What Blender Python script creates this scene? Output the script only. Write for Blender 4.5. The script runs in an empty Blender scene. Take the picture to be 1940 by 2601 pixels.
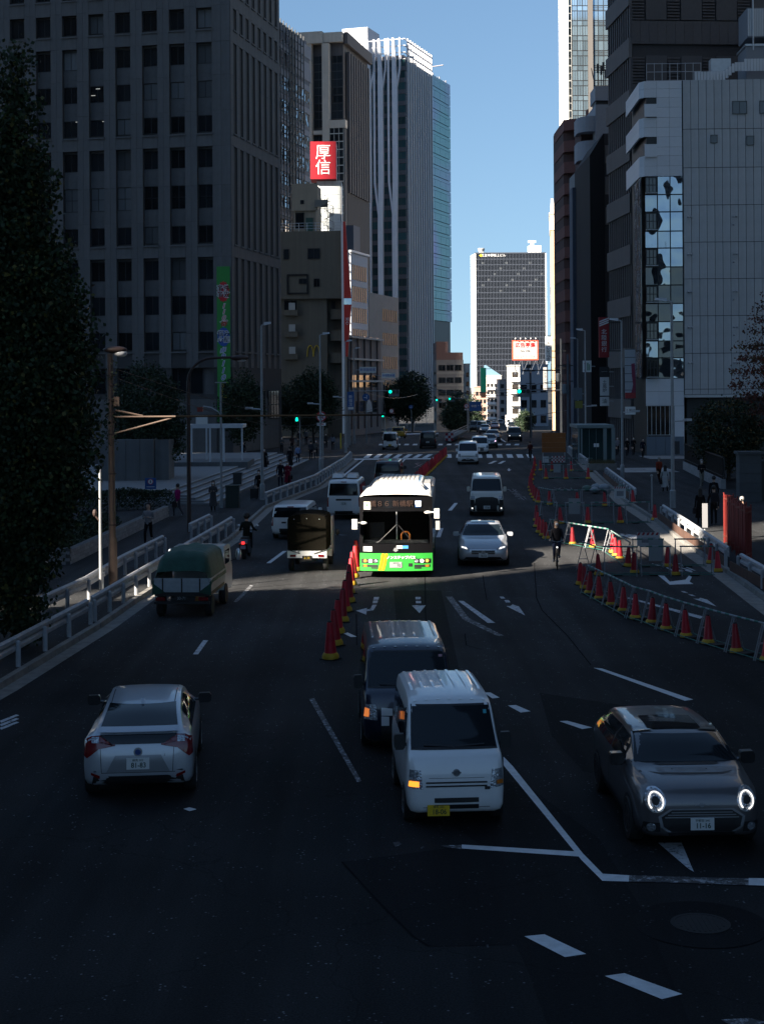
import bpy, bmesh, math, random
from mathutils import Vector, Matrix
from mathutils.bvhtree import BVHTree
R = math.radians
sc = bpy.context.scene
COL = sc.collection
# ------------------------------------------------------------------ camera
CAMZ, F, CX, CY, ROLL = 6.6, 3900.0, 970.0, 980.0, 0.007
cam = bpy.data.cameras.new('camera')
cam.sensor_fit = 'VERTICAL'; cam.sensor_height = 36.0
cam.lens = F / 2601.0 * 36.0
cam.shift_y = -(1300.5 - CY) / 2601.0
cam.clip_start = 0.5; cam.clip_end = 9000
camo = bpy.data.objects.new('camera', cam); COL.objects.link(camo)
_c, _s = math.cos(ROLL), math.sin(ROLL)
camo.matrix_world = Matrix(((_c, _s, 0, 0), (0, 0, -1, 0), (-_s, _c, 0, CAMZ), (0, 0, 0, 1)))
sc.camera = camo
# ------------------------------------------------------------------ light
SUN_EL = 30.0
SDX, SDY = 0.77, 0.64                     # the sunlight travels right and away from the camera
w = bpy.data.worlds.new('World'); sc.world = w; w.use_nodes = True
nt = w.node_tree; nt.nodes.clear()
sky = nt.nodes.new('ShaderNodeTexSky'); sky.sky_type = 'NISHITA'; sky.sun_disc = False
sky.sun_elevation = R(SUN_EL); sky.sun_rotation = math.atan2(-SDX, -SDY) 
sky.altitude = 0; sky.air_density = 1.5; sky.dust_density = 0.25; sky.ozone_density = 5.0
bg = nt.nodes.new('ShaderNodeBackground'); bg.inputs['Strength'].default_value = 0.036
ow = nt.nodes.new('ShaderNodeOutputWorld')
stc = nt.nodes.new('ShaderNodeTexCoord'); sva = nt.nodes.new('ShaderNodeVectorMath'); sva.operation = 'ADD'; sva.inputs[1].default_value = (0, 0, .15)
svn = nt.nodes.new('ShaderNodeVectorMath'); svn.operation = 'NORMALIZE'      # lifts the whole sky a little: a clear, even blue down to the roofs
nt.links.new(stc.outputs['Generated'], sva.inputs[0]); nt.links.new(sva.outputs[0], svn.inputs[0]); nt.links.new(svn.outputs[0], sky.inputs[0])
nt.links.new(sky.outputs[0], bg.inputs[0]); nt.links.new(bg.outputs[0], ow.inputs[0])
sl = bpy.data.lights.new('sun', 'SUN'); sl.energy = 5.0; sl.angle = R(0.55); sl.color = (1.0, 0.90, 0.76)
so = bpy.data.objects.new('sun', sl); COL.objects.link(so)
_d = Vector((SDX, SDY, -math.tan(R(SUN_EL)) * math.hypot(SDX, SDY)))
so.rotation_euler = _d.to_track_quat('-Z', 'Y').to_euler(); so.location = (-40, -20, 60)
sc.view_settings.view_transform = 'Standard'; sc.view_settings.look = 'None'
sc.view_settings.exposure = 2.15; sc.view_settings.gamma = 1.0
sc.cycles.use_denoising = True
sc.cycles.use_adaptive_sampling = True
sc.cycles.max_bounces = 6; sc.cycles.diffuse_bounces = 3; sc.cycles.glossy_bounces = 3
sc.cycles.transmission_bounces = 4; sc.cycles.transparent_max_bounces = 6
sc.cycles.sample_clamp_indirect = 4.0
rnd = random.Random(7)

# ------------------------------------------------------------------ helpers
PROF = [(-200, 0), (170, 0), (200, -.5), (270, -1.5), (424, -6), (600, -8), (1000, -6), (1500, -4), (6000, -4)]
def gz(y):
    for (a, za), (b, zb) in zip(PROF, PROF[1:]):
        if y <= b:
            return za + (zb - za) * (y - a) / (b - a)
    return -4
def ray(u, v):
    a = (u - CX) / F; b = (CY - v) / F
    return a + ROLL * b, b - ROLL * a
def P(u, v, z=0.0):
    """ground point seen at photo pixel (u, v), on the level z"""
    X, Z = ray(u, v); y = (z - CAMZ) / Z
    return Vector((X * y, y, z))
def G(u, v):
    """the same on the real terrain, which dips beyond the crossing"""
    z = 0.0
    for _ in range(12):
        p = P(u, v, z); z = 0.5 * z + 0.5 * gz(min(p.y, 1500))
    return P(u, v, z)
def Q(u, v, d):
    X, Z = ray(u, v)
    return Vector((X * d, d, CAMZ + Z * d))
def zpx(v, d): return CAMZ + (CY - v) / F * d
def solve(c, d, px):
    a = (px - CX) / F
    return (a * c[1] - c[0]) / (d[0] - a * d[1])

MATS = {}
def mat(name, col, rough=.6, metal=0, noise=0.0, nscale=3.0, bump=0.0, bscale=40.0, coat=0.0, emit=0.0, rand=0.0, spec=.5, streak=0.0, wave=0.0, trans=0.0, alpha=1.0):
    if name in MATS: return MATS[name]
    m = bpy.data.materials.new(name); m.use_nodes = True; MATS[name] = m
    n = m.node_tree; b = n.nodes['Principled BSDF']; L = n.links.new
    c = tuple(col) + (1,)
    b.inputs['Base Color'].default_value = c; b.inputs['Roughness'].default_value = rough
    b.inputs['Metallic'].default_value = metal; b.inputs['Specular IOR Level'].default_value = spec
    b.inputs['Coat Weight'].default_value = coat; b.inputs['Coat Roughness'].default_value = .04
    if trans: b.inputs['Transmission Weight'].default_value = trans
    if alpha < 1: b.inputs['Alpha'].default_value = alpha
    m.diffuse_color = c
    if emit:
        b.inputs['Emission Color'].default_value = c; b.inputs['Emission Strength'].default_value = emit
    tc = None
    def coords():
        nonlocal tc
        if tc is None: tc = n.nodes.new('ShaderNodeTexCoord')
        return tc.outputs['Object']
    val = None
    def mul(x):
        nonlocal val
        if val is None: val = x; return
        k = n.nodes.new('ShaderNodeMath'); k.operation = 'MULTIPLY'; L(val, k.inputs[0]); L(x, k.inputs[1]); val = k.outputs[0]
    def rng(src, lo, hi, a=.3, b_=.7):
        k = n.nodes.new('ShaderNodeMapRange'); L(src, k.inputs[0])
        k.inputs[1].default_value = a; k.inputs[2].default_value = b_; k.inputs[3].default_value = lo; k.inputs[4].default_value = hi
        return k.outputs[0]
    if noise:
        t = n.nodes.new('ShaderNodeTexNoise'); t.inputs['Scale'].default_value = nscale; t.inputs['Detail'].default_value = 6
        t.inputs['Roughness'].default_value = .65
        L(coords(), t.inputs['Vector']); mul(rng(t.outputs[0], 1 - noise, 1 + noise))
    if streak:
        mp = n.nodes.new('ShaderNodeMapping'); mp.inputs['Scale'].default_value = (1.3, 1.3, .06); L(coords(), mp.inputs[0])
        t = n.nodes.new('ShaderNodeTexNoise'); t.inputs['Scale'].default_value = 1.6; t.inputs['Detail'].default_value = 5
        L(mp.outputs[0], t.inputs['Vector']); mul(rng(t.outputs[0], 1 - streak, 1 + streak * .5))
    if rand:
        o = n.nodes.new('ShaderNodeObjectInfo'); mul(rng(o.outputs['Random'], 1 - rand, 1 + rand, 0, 1))
    if val is not None:
        mx = n.nodes.new('ShaderNodeVectorMath'); mx.operation = 'SCALE'; mx.inputs[0].default_value = col
        L(val, mx.inputs['Scale']); L(mx.outputs[0], b.inputs['Base Color'])
    if bump or wave:
        t = n.nodes.new('ShaderNodeTexNoise'); t.inputs['Scale'].default_value = bscale
        t.inputs['Detail'].default_value = 5 if bump else 1
        L(n.nodes.new('ShaderNodeNewGeometry').outputs['Position'] if wave else coords(), t.inputs['Vector'])
        k = n.nodes.new('ShaderNodeBump'); k.inputs['Strength'].default_value = 1.0; k.inputs['Distance'].default_value = bump or wave
        L(t.outputs[0], k.inputs['Height']); L(k.outputs[0], b.inputs['Normal'])
    return m

class MB:
    """collects shapes, then links them as one mesh object"""
    def __init__(s): s.v = []; s.f = []; s.mi = []
    def face(s, pts, m=0):
        i = len(s.v); s.v += [tuple(p) for p in pts]; s.f.append(tuple(range(i, i + len(pts)))); s.mi.append(m); return s
    def hexa(s, p, m=0):
        i = len(s.v); s.v += [tuple(q) for q in p]
        for f in ((0, 3, 2, 1), (4, 5, 6, 7), (0, 1, 5, 4), (1, 2, 6, 5), (2, 3, 7, 6), (3, 0, 4, 7)):
            s.f.append(tuple(i + k for k in f)); s.mi.append(m)
        return s
    def box(s, x0, x1, y0, y1, z0, z1, m=0):
        return s.hexa(((x0, y0, z0), (x1, y0, z0), (x1, y1, z0), (x0, y1, z0), (x0, y0, z1), (x1, y0, z1), (x1, y1, z1), (x0, y1, z1)), m)
    def taper(s, x0, x1, y0, y1, z0, z1, k=.8, m=0):
        cx, cy = (x0 + x1) / 2, (y0 + y1) / 2; a, b = (x1 - x0) / 2 * k, (y1 - y0) / 2 * k
        return s.hexa(((x0, y0, z0), (x1, y0, z0), (x1, y1, z0), (x0, y1, z0), (cx - a, cy - b, z1), (cx + a, cy - b, z1), (cx + a, cy + b, z1), (cx - a, cy + b, z1)), m)
    def tube(s, p, q, r, r2=None, n=8, m=0, caps=True):
        p, q = Vector(p), Vector(q); r2 = r if r2 is None else r2
        d = (q - p).normalized(); a = d.orthogonal().normalized(); b = d.cross(a); i = len(s.v)
        for c, rr in ((p, r), (q, r2)):
            for k in range(n):
                t = 2 * math.pi * k / n; s.v.append(tuple(c + (a * math.cos(t) + b * math.sin(t)) * rr))
        for k in range(n):
            l = (k + 1) % n; s.f.append((i + k, i + l, i + n + l, i + n + k)); s.mi.append(m)
        if caps:
            s.f.append(tuple(i + k for k in reversed(range(n)))); s.mi.append(m)
            s.f.append(tuple(i + n + k for k in range(n))); s.mi.append(m)
        return s
    def path(s, pts, r, n=6, m=0):
        for p, q in zip(pts, pts[1:]): s.tube(p, q, r, n=n, m=m)
        return s
    def lathe(s, prof, n=14, m=0, o=(0, 0, 0), axis='z'):
        """prof: (radius, height) list turned about the axis through o"""
        i = len(s.v); k = len(prof)
        for r, h in prof:
            for j in range(n):
                t = 2 * math.pi * j / n; c, d = r * math.cos(t), r * math.sin(t)
                s.v.append((o[0] + c, o[1] + d, o[2] + h) if axis == 'z' else (o[0] + h, o[1] + c, o[2] + d) if axis == 'x' else (o[0] + d, o[1] + h, o[2] + c))
        for a in range(k - 1):
            for j in range(n):
                l = (j + 1) % n; s.f.append((i + a * n + j, i + a * n + l, i + (a + 1) * n + l, i + (a + 1) * n + j)); s.mi.append(m)
        s.f.append(tuple(i + j for j in reversed(range(n)))); s.mi.append(m)
        s.f.append(tuple(i + (k - 1) * n + j for j in range(n))); s.mi.append(m)
        return s
    def prism(s, poly, z0, z1, m=0, plane='xy'):
        """2-D polygon swept along the third axis"""
        def v(a, b, c): return (a, b, c) if plane == 'xy' else (a, c, b) if plane == 'xz' else (c, a, b)
        i = len(s.v); n = len(poly)
        s.v += [v(a, b, z0) for a, b in poly] + [v(a, b, z1) for a, b in poly]
        s.f.append(tuple(i + k for k in reversed(range(n)))); s.f.append(tuple(i + n + k for k in range(n))); s.mi += [m, m]
        for k in range(n):
            l = (k + 1) % n; s.f.append((i + k, i + l, i + n + l, i + n + k)); s.mi.append(m)
        return s
    def ball(s, c, rx, ry=None, rz=None, n=10, k=6, m=0):
        ry = rx if ry is None else ry; rz = rx if rz is None else rz; i = len(s.v)
        for a in range(k + 1):
            t = math.pi * a / k
            for j in range(n):
                p = 2 * math.pi * j / n
                s.v.append((c[0] + rx * math.sin(t) * math.cos(p), c[1] + ry * math.sin(t) * math.sin(p), c[2] + rz * math.cos(t)))
        for a in range(k):
            for j in range(n):
                l = (j + 1) % n; s.f.append((i + a * n + j, i + a * n + l, i + (a + 1) * n + l, i + (a + 1) * n + j)); s.mi.append(m)
        return s
    def mesh(s, name, mats, smooth=None):
        me = bpy.data.meshes.new(name); me.from_pydata(s.v, [], s.f)
        for m in (mats if isinstance(mats, (list, tuple)) else [mats]): me.materials.append(m)
        me.polygons.foreach_set('material_index', s.mi)
        if smooth:
            bm = bmesh.new(); bm.from_mesh(me); bmesh.ops.remove_doubles(bm, verts=bm.verts, dist=1e-4)
            bmesh.ops.recalc_face_normals(bm, faces=bm.faces); bm.to_mesh(me); bm.free()
            me.shade_smooth(); me.set_sharp_from_angle(angle=R(smooth))
        me.update(); return me
    def build(s, name, mats, parent=None, smooth=None, loc=None, rot=None, kind=None):
        return link(name, s.mesh(name, mats, smooth), parent, loc, rot, kind)
def link(name, data, parent=None, loc=None, rot=None, kind=None):
    o = bpy.data.objects.new(name, data); COL.objects.link(o)
    if parent is not None: o.parent = parent
    if loc is not None: o.location = loc
    if rot is not None: o.rotation_euler = rot if hasattr(rot, '__len__') else (0, 0, rot)
    if kind: o['kind'] = kind
    return o
def tag(o, label, cat, group=None, kind=None):
    if label: o['label'] = label
    if cat: o['category'] = cat
    if group: o['group'] = group
    if kind: o['kind'] = kind
    return o
def thing(name, label, cat, loc=(0, 0, 0), rz=0, group=None):
    o = bpy.data.objects.new(name, None); COL.objects.link(o); o.location = loc; o.rotation_euler = (0, 0, rz)
    o.empty_display_size = .3
    return tag(o, label, cat, group)
def copy_tree(o, parent=None):
    c = o.copy(); COL.objects.link(c); c.parent = parent
    for ch in o.children: copy_tree(ch, c)
    return c
def text(s, parent, loc, rot, size, m, name='lettering', depth=.004, align='CENTER', sx=1.0, space=1.0, weight=0.0, shear=0):
    cu = bpy.data.curves.new(name, 'FONT'); cu.body = s; cu.size = size; cu.align_x = align; cu.align_y = 'CENTER'
    cu.extrude = depth; cu.space_line = space; cu.offset = weight; cu.shear = shear; cu.resolution_u = 3
    cu.materials.append(m)
    tmp = bpy.data.objects.new('tmp', cu); me = bpy.data.meshes.new_from_object(tmp)
    bpy.data.objects.remove(tmp); bpy.data.curves.remove(cu); me.name = name
    if not me.materials: me.materials.append(m)
    o = link(name, me, parent, loc, rot); o.scale = (sx, 1, 1)
    return o
def nth(i): return ('first', 'second', 'third', 'fourth', 'fifth', 'sixth', 'seventh', 'eighth', 'ninth', 'tenth')[i] if i < 10 else '%d%s' % (i + 1, {1: 'st', 2: 'nd', 3: 'rd'}.get((i + 1) % 10, 'th') if (i + 1) // 10 != 1 else 'th')
_cache = {}
def shared(key, make):
    if key not in _cache: _cache[key] = make()
    return _cache[key]
def boxmesh(w, h, d, m, bev=0):
    """panel from (0,0,0) to (w,-d,h): face towards -Y"""
    return shared(('box', round(w, 3), round(h, 3), round(d, 3), m.name), lambda: MB().box(0, w, -d, 0, 0, h).mesh('panel', m))
def winmesh(w, h, nx, ny, fr, mf, mg, d=.06):
    """window of w x h: frame, mullions and glass, face towards -Y, glass set back"""
    def mk():
        b = MB(); b.box(0, w, -d, 0, 0, fr, 0).box(0, w, -d, 0, h - fr, h, 0).box(0, fr, -d, 0, fr, h - fr, 0).box(w - fr, w, -d, 0, fr, h - fr, 0)
        for i in range(1, nx): x = w * i / nx; b.box(x - fr / 2, x + fr / 2, -d * .9, 0, fr, h - fr, 0)
        for j in range(1, ny): z = h * j / ny; b.box(fr, w - fr, -d * .8, 0, z - fr / 2, z + fr / 2, 0)
        b.face(((fr, -d * .3, fr), (w - fr, -d * .3, fr), (w - fr, -d * .3, h - fr), (fr, -d * .3, h - fr)), 1)
        return b.mesh('window', [mf, mg])
    return shared(('win', round(w, 3), round(h, 3), nx, ny, fr, mf.name, mg.name), mk)

class Bld:
    """a building: Empty at its near corner; local x runs along the front, y away from the camera"""
    def __init__(s, name, label, cat, cx, cy, phi, x0, x1, D, H, group=None, z=None):
        s.z = gz(cy) if z is None else z
        s.e = thing(name, label, cat, (cx, cy, s.z), -R(phi), group)
        s.x0, s.x1, s.D, s.H = x0, x1, D, H; s.c = (cx, cy); s.phi = phi
    def frame(s, side):
        if side == 'front': return Matrix.Translation((s.x0, 0, 0)), s.x1 - s.x0
        if side == 'right': return Matrix.Translation((s.x1, 0, 0)) @ Matrix.Rotation(R(90), 4, 'Z'), s.D
        if side == 'left': return Matrix.Translation((s.x0, s.D, 0)) @ Matrix.Rotation(R(-90), 4, 'Z'), s.D
    def body(s, m, name='wall', inset=0.0, z0=-1.0, top=None):
        i = inset
        b = MB().box(s.x0 + i, s.x1 - i, i, s.D - i, z0, s.H if top is None else top)
        return b.build(name, m, s.e)
    def put(s, side, name, me, S, z, n=0.0, parent=None, mirror=False):
        """place a shared mesh at distance S along the face, height z, n proud of it"""
        Mx, _ = s.frame(side)
        o = link(name, me, s.e)
        o.matrix_local = Mx @ Matrix.Translation((S, -n, z))
        return o
    def slab(s, side, name, S0, S1, z0, z1, n0, n1, m):
        Mx, _ = s.frame(side)
        o = MB().box(S0, S1, -n1, -n0, z0, z1).build(name, m, s.e); o.matrix_local = Mx; return o
    def holes(s, side, name, xs, zs, hole, depth, mats):
        """wall face with rectangular recesses: hole(i,j) -> bool; recess floor uses mats[1]"""
        Mx, _ = s.frame(side); b = MB()
        nx, nz = len(xs) - 1, len(zs) - 1
        hs = {(i, j) for i in range(nx) for j in range(nz) if hole(i, j)}
        for i in range(nx):
            for j in range(nz):
                a, c, e, f = xs[i], xs[i + 1], zs[j], zs[j + 1]
                if (i, j) not in hs: b.face(((a, 0, e), (c, 0, e), (c, 0, f), (a, 0, f)), 0); continue
                b.face(((a, depth, e), (c, depth, e), (c, depth, f), (a, depth, f)), 1)
                if (i - 1, j) not in hs: b.face(((a, 0, e), (a, depth, e), (a, depth, f), (a, 0, f)), 0)
                if (i + 1, j) not in hs: b.face(((c, depth, e), (c, 0, e), (c, 0, f), (c, depth, f)), 0)
                if (i, j - 1) not in hs: b.face(((a, 0, e), (c, 0, e), (c, depth, e), (a, depth, e)), 0)
                if (i, j + 1) not in hs: b.face(((a, depth, f), (c, depth, f), (c, 0, f), (a, 0, f)), 0)
        o = b.build(name, mats, s.e); o.matrix_local = Mx; return o
    def txt(s, side, st, S, z, n, size, m, **k):
        Mx, _ = s.frame(side)
        o = text(st, s.e, (0, 0, 0), (0, 0, 0), size, m, **k)
        o.matrix_local = Mx @ Matrix.Translation((S, -n, z)) @ Matrix.Rotation(R(90), 4, 'X') @ Matrix.Diagonal((k.get('sx', 1), 1, 1, 1))
        return o
# ------------------------------------------------------------------ ground
def asphalt(name, base, patch=.25, fine=.35, near_shade=False):
    m = bpy.data.materials.new(name); m.use_nodes = True; MATS[name] = m
    n = m.node_tree; b = n.nodes['Principled BSDF']; L = n.links.new
    tc = n.nodes.new('ShaderNodeTexCoord')
    def noise(sc_, det, vec=None):
        t = n.nodes.new('ShaderNodeTexNoise'); t.inputs['Scale'].default_value = sc_; t.inputs['Detail'].default_value = det
        L(vec or tc.outputs['Object'], t.inputs['Vector']); return t.outputs[0]
    def rng(src, a, c, lo, hi):
        k = n.nodes.new('ShaderNodeMapRange'); L(src, k.inputs[0])
        for i, x in enumerate((a, c, lo, hi)): k.inputs[i + 1].default_value = x
        return k.outputs[0]
    def mul(a, c, op='MULTIPLY'):
        k = n.nodes.new('ShaderNodeMath'); k.operation = op; L(a, k.inputs[0]); L(c, k.inputs[1]); return k.outputs[0]
    big = rng(noise(.22, 4), .3, .7, 1 - patch, 1 + patch)
    mp = n.nodes.new('ShaderNodeMapping'); mp.inputs['Scale'].default_value = (1.4, .05, 1); mp.inputs['Rotation'].default_value = (0, 0, R(3)); L(tc.outputs['Object'], mp.inputs[0])
    track = rng(noise(1.0, 3, mp.outputs[0]), .3, .7, .72, 1.28)
    sp = rng(noise(38, 3), .30, .75, 1 - fine, 1 + fine * 1.4)
    # pale stone chips worn out of the surface
    vo = n.nodes.new('ShaderNodeTexVoronoi'); vo.inputs['Scale'].default_value = 11; L(tc.outputs['Object'], vo.inputs['Vector'])
    chip = rng(vo.outputs['Distance'], .10, .20, 8.0, 1.0)
    gate = rng(noise(3.1, 2), .53, .60, 0, 1)
    ch = n.nodes.new('ShaderNodeMix'); ch.data_type = 'FLOAT'; L(gate, ch.inputs[0]); ch.inputs[2].default_value = 1.0; L(chip, ch.inputs[3])
    # hairline cracks
    vc = n.nodes.new('ShaderNodeTexVoronoi'); vc.feature = 'DISTANCE_TO_EDGE'; vc.inputs['Scale'].default_value = .16
    wv = n.nodes.new('ShaderNodeMix'); wv.data_type = 'VECTOR'; wv.inputs[0].default_value = .06
    nz = n.nodes.new('ShaderNodeTexNoise'); nz.inputs['Scale'].default_value = 1.2; nz.inputs['Detail'].default_value = 6; L(tc.outputs['Object'], nz.inputs['Vector'])
    va = n.nodes.new('ShaderNodeVectorMath'); va.operation = 'ADD'
    L(tc.outputs['Object'], va.inputs[0]); L(nz.outputs['Color'], va.inputs[1]); L(va.outputs[0], vc.inputs['Vector'])
    crack = rng(vc.outputs['Distance'], .0, .003, .62, 1.0)
    val = mul(mul(mul(mul(big, track), sp), ch.outputs[0]), crack)
    if near_shade:   # foreground shade put into the colour: darker near the camera, full tone further on
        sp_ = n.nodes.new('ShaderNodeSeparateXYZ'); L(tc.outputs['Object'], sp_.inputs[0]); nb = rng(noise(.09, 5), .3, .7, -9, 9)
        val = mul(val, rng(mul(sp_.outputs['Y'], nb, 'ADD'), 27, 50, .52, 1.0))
    sx = n.nodes.new('ShaderNodeVectorMath'); sx.operation = 'SCALE'; sx.inputs[0].default_value = base; L(val, sx.inputs['Scale'])
    L(sx.outputs[0], b.inputs['Base Color']); b.inputs['Roughness'].default_value = .82; b.inputs['Specular IOR Level'].default_value = .06
    bp = n.nodes.new('ShaderNodeBump'); bp.inputs['Distance'].default_value = .008; L(noise(60, 4), bp.inputs['Height']); L(bp.outputs[0], b.inputs['Normal'])
    return m
A_ROAD = asphalt('asphalt_old', (.042, .0425, .044), near_shade=True)
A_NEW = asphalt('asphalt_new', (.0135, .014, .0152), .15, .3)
A_WALK = asphalt('sidewalk_asphalt', (.04, .041, .043), .15, .2)
CONC = mat('concrete_kerb', (.20, .19, .175), .85, noise=.3, nscale=2.5, bump=.004)
PAINT = mat('road_paint', (.60, .61, .62), .6, noise=.16, nscale=6, bump=.002)
def worn(name, col, lo):
    m = bpy.data.materials.new(name); m.use_nodes = True; n = m.node_tree; b = n.nodes['Principled BSDF']; L = n.links.new
    tc = n.nodes.new('ShaderNodeTexCoord'); t = n.nodes.new('ShaderNodeTexNoise'); t.inputs['Scale'].default_value = 7; t.inputs['Detail'].default_value = 8
    t.inputs['Roughness'].default_value = .8; L(tc.outputs['Object'], t.inputs['Vector'])
    k = n.nodes.new('ShaderNodeMapRange'); L(t.outputs[0], k.inputs[0]); k.inputs[1].default_value = lo; k.inputs[2].default_value = lo + .12
    mx = n.nodes.new('ShaderNodeMix'); mx.data_type = 'RGBA'; L(k.outputs[0], mx.inputs[0]); mx.inputs[6].default_value = (.04, .04, .042, 1); mx.inputs[7].default_value = tuple(col) + (1,)
    L(mx.outputs[2], b.inputs['Base Color']); b.inputs['Roughness'].default_value = .75; return m
P_WORN = worn('road_paint_worn', (.46, .46, .48), .50)
P_HALF = worn('road_paint_scuffed', (.52, .53, .55), .38)
P_PINK = worn('road_paint_faded_red', (.40, .22, .20), .45)

ys = sorted(set([y for y, _ in PROF] + list(range(-200, 1000, 50))))
b = MB()
for a, c in zip(ys, ys[1:]):
    xa = -2500, 2500
    b.face(((xa[0], a, gz(a)), (xa[1], a, gz(a)), (xa[1], c, gz(c)), (xa[0], c, gz(c))))
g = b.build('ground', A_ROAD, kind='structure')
ROADE = 0.004
def sheet(name, pts, z, m, px=True, kind='structure', parent=None):
    pp = [P(u, v) if px else Vector((u, v, 0)) for u, v in pts]
    return MB().face([(p.x, p.y, z) for p in pp]).build(name, m, parent, kind=kind)
# asphalt patches of different age
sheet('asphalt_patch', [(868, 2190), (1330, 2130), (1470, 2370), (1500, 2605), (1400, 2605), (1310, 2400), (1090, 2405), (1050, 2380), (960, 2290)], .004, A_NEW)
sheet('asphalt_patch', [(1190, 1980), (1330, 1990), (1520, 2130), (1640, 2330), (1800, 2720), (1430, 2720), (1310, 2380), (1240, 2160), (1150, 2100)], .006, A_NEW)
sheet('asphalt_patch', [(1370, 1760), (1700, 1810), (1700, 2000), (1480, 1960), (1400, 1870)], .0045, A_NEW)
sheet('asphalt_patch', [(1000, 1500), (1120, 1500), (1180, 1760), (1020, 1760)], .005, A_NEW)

# pavements and kerbs
LK = [(-11.5, 5), (-8.4, 33.6), (-7.75, 42.2), (-7.5, 47.9), (-6.5, 66.3), (-6.3, 83.3), (-4.1, 100.5), (-2.5, 137.6)]
RK = [(9.5, 10), (11.5, 46.4), (11.9, 53.3), (12.4, 65), (13.0, 73), (13.5, 85.8), (15.3, 109), (18.6, 151)]
def pavement(name, line, far, m, h=.13):
    b = MB(); n = len(line)
    for i in range(n - 1):
        (x, y), (x2, y2) = line[i], line[i + 1]; (fx, fy), (fx2, fy2) = far[i], far[i + 1]
        b.face(((x, y, h), (x2, y2, h), (fx2, fy2, h), (fx, fy, h)))
    return b.build(name, m, kind='structure')
def kerb(name, line, side, h=.14, wd=.18):
    b = MB(); seg = []
    for (x, y), (x2, y2) in zip(line, line[1:]):
        L_ = math.hypot(x2 - x, y2 - y); k = max(1, int(L_ / 2.0))
        for i in range(k):
            t0, t1 = i / k, (i + 1) / k - .012 / (L_ / k)
            seg.append(((x + (x2 - x) * t0, y + (y2 - y) * t0), (x + (x2 - x) * t1, y + (y2 - y) * t1)))
    root = tag(bpy.data.objects.new(name, None), None, None, kind='structure'); COL.objects.link(root)
    for p, q in seg:
        a = Vector((q[0] - p[0], q[1] - p[1])); nrm = Vector((-a.y, a.x)).normalized() * wd * side
        MB().hexa(((p[0], p[1], -.02), (q[0], q[1], -.02), (q[0] + nrm.x, q[1] + nrm.y, -.02), (p[0] + nrm.x, p[1] + nrm.y, -.02),
                   (p[0] + nrm.x * .12, p[1] + nrm.y * .12, h), (q[0] + nrm.x * .12, q[1] + nrm.y * .12, h), (q[0] + nrm.x, q[1] + nrm.y, h), (p[0] + nrm.x, p[1] + nrm.y, h))).build('kerb_stone', CONC, root)
kerb('kerb', LK, 1); kerb('kerb', RK, -1)
pavement('sidewalk', [(x - .17, y) for x, y in LK], [(-60, y) for x, y in LK], A_WALK)
pavement('sidewalk', [(x + .17, y) for x, y in RK], [(60, y) for x, y in RK], A_WALK)
# concrete gutter along the right kerb
b = MB()
for (x, y), (x2, y2) in zip(RK[:-1], RK[1:]): b.face(((x - .55, y, .005), (x - .01, y, .005), (x2 - .01, y2, .005), (x2 - .55, y2, .005)))
b.build('gutter_strip', CONC, kind='structure')
b = MB()
for (x, y), (x2, y2) in zip(LK[:-1], LK[1:]): b.face(((x + .01, y, .005), (x + .4, y, .005), (x2 + .4, y2, .005), (x2 + .01, y2, .005)))
b.build('gutter_strip', CONC, kind='structure')
# pale paving on the right pavement by the wall, and left plaza
PAVE = mat('paving_pale', (.28, .28, .28), .8, noise=.2, nscale=1.2, rand=.15)
for u0, v0, nu in ((1588, 1200, 4), (1650, 1166, 5)):
    o = P(u0, v0, .13)
    for i in range(nu):
        for j in range(3):
            MB().box(0, .96, 0, 1.9, 0, .012).build('paving_slab', PAVE, None, loc=(o.x + i * 1.0, o.y + j * 2.0, .131), kind='structure')

# ------------------------------------------------------------------ painted markings
marks = tag(bpy.data.objects.new('road_marking', None), None, None, kind='structure'); COL.objects.link(marks)
MZ = .010
def mark(pts, m=PAINT, name='painted_stripe', z=MZ):
    pp = [P(u, v) for u, v in pts]
    return MB().face([(p.x, p.y, z) for p in pp]).build(name, m, marks)
def stripe(p, q, wd, m=PAINT, name='painted_stripe'):
    a, c = P(*p), P(*q); d = (c - a).normalized(); n = Vector((-d.y, d.x, 0)) * wd / 2
    return MB().face([(a - n) + Vector((0, 0, MZ)), (a + n) + Vector((0, 0, MZ)), (c + n) + Vector((0, 0, MZ)), (c - n) + Vector((0, 0, MZ))]).build(name, m, marks)
mark([(1278, 1923), (1302, 1948), (1480, 2170), (1530, 2221), (1597, 2225), (1596, 2241), (1529, 2239), (1476, 2186), (1278, 1945)])
mark([(1172, 2147), (1470, 2165), (1478, 2178), (1172, 2157)], z=.011)
mark([(1120, 2149), (1171, 2148), (1171, 2158), (1130, 2153)], P_WORN)
mark([(1597, 2225), (1700, 2228), (1900, 2233), (1900, 2250), (1700, 2243), (1597, 2241)], P_WORN)
mark([(1900, 2232), (1960, 2233), (1960, 2252), (1900, 2250)])
mark([(1331, 2380), (1382, 2375), (1488, 2425), (1434, 2433)])
mark([(1535, 2481), (1585, 2474), (1732, 2527), (1680, 2540)])
mark([(1830, 2592), (1900, 2588), (1950, 2600), (1860, 2610)], P_WORN)
mark([(1506, 1697), (1528, 1699), (1760, 1778), (1738, 1781)])
mark([(1228, 1760), (1245, 1760), (1268, 1773), (1250, 1775)])
mark([(1289, 1793), (1310, 1792), (1347, 1808), (1322, 1811)])
mark([(1420, 1833), (1440, 1832), (1503, 1849), (1478, 1853)])
mark([(1862, 1950), (1872, 1949), (1885, 1955), (1872, 1957)])
mark([(785, 1776), (798, 1774), (918, 1985), (907, 1988)], P_WORN)
mark([(466, 2056), (482, 2052), (500, 2057), (482, 2062)])
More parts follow.
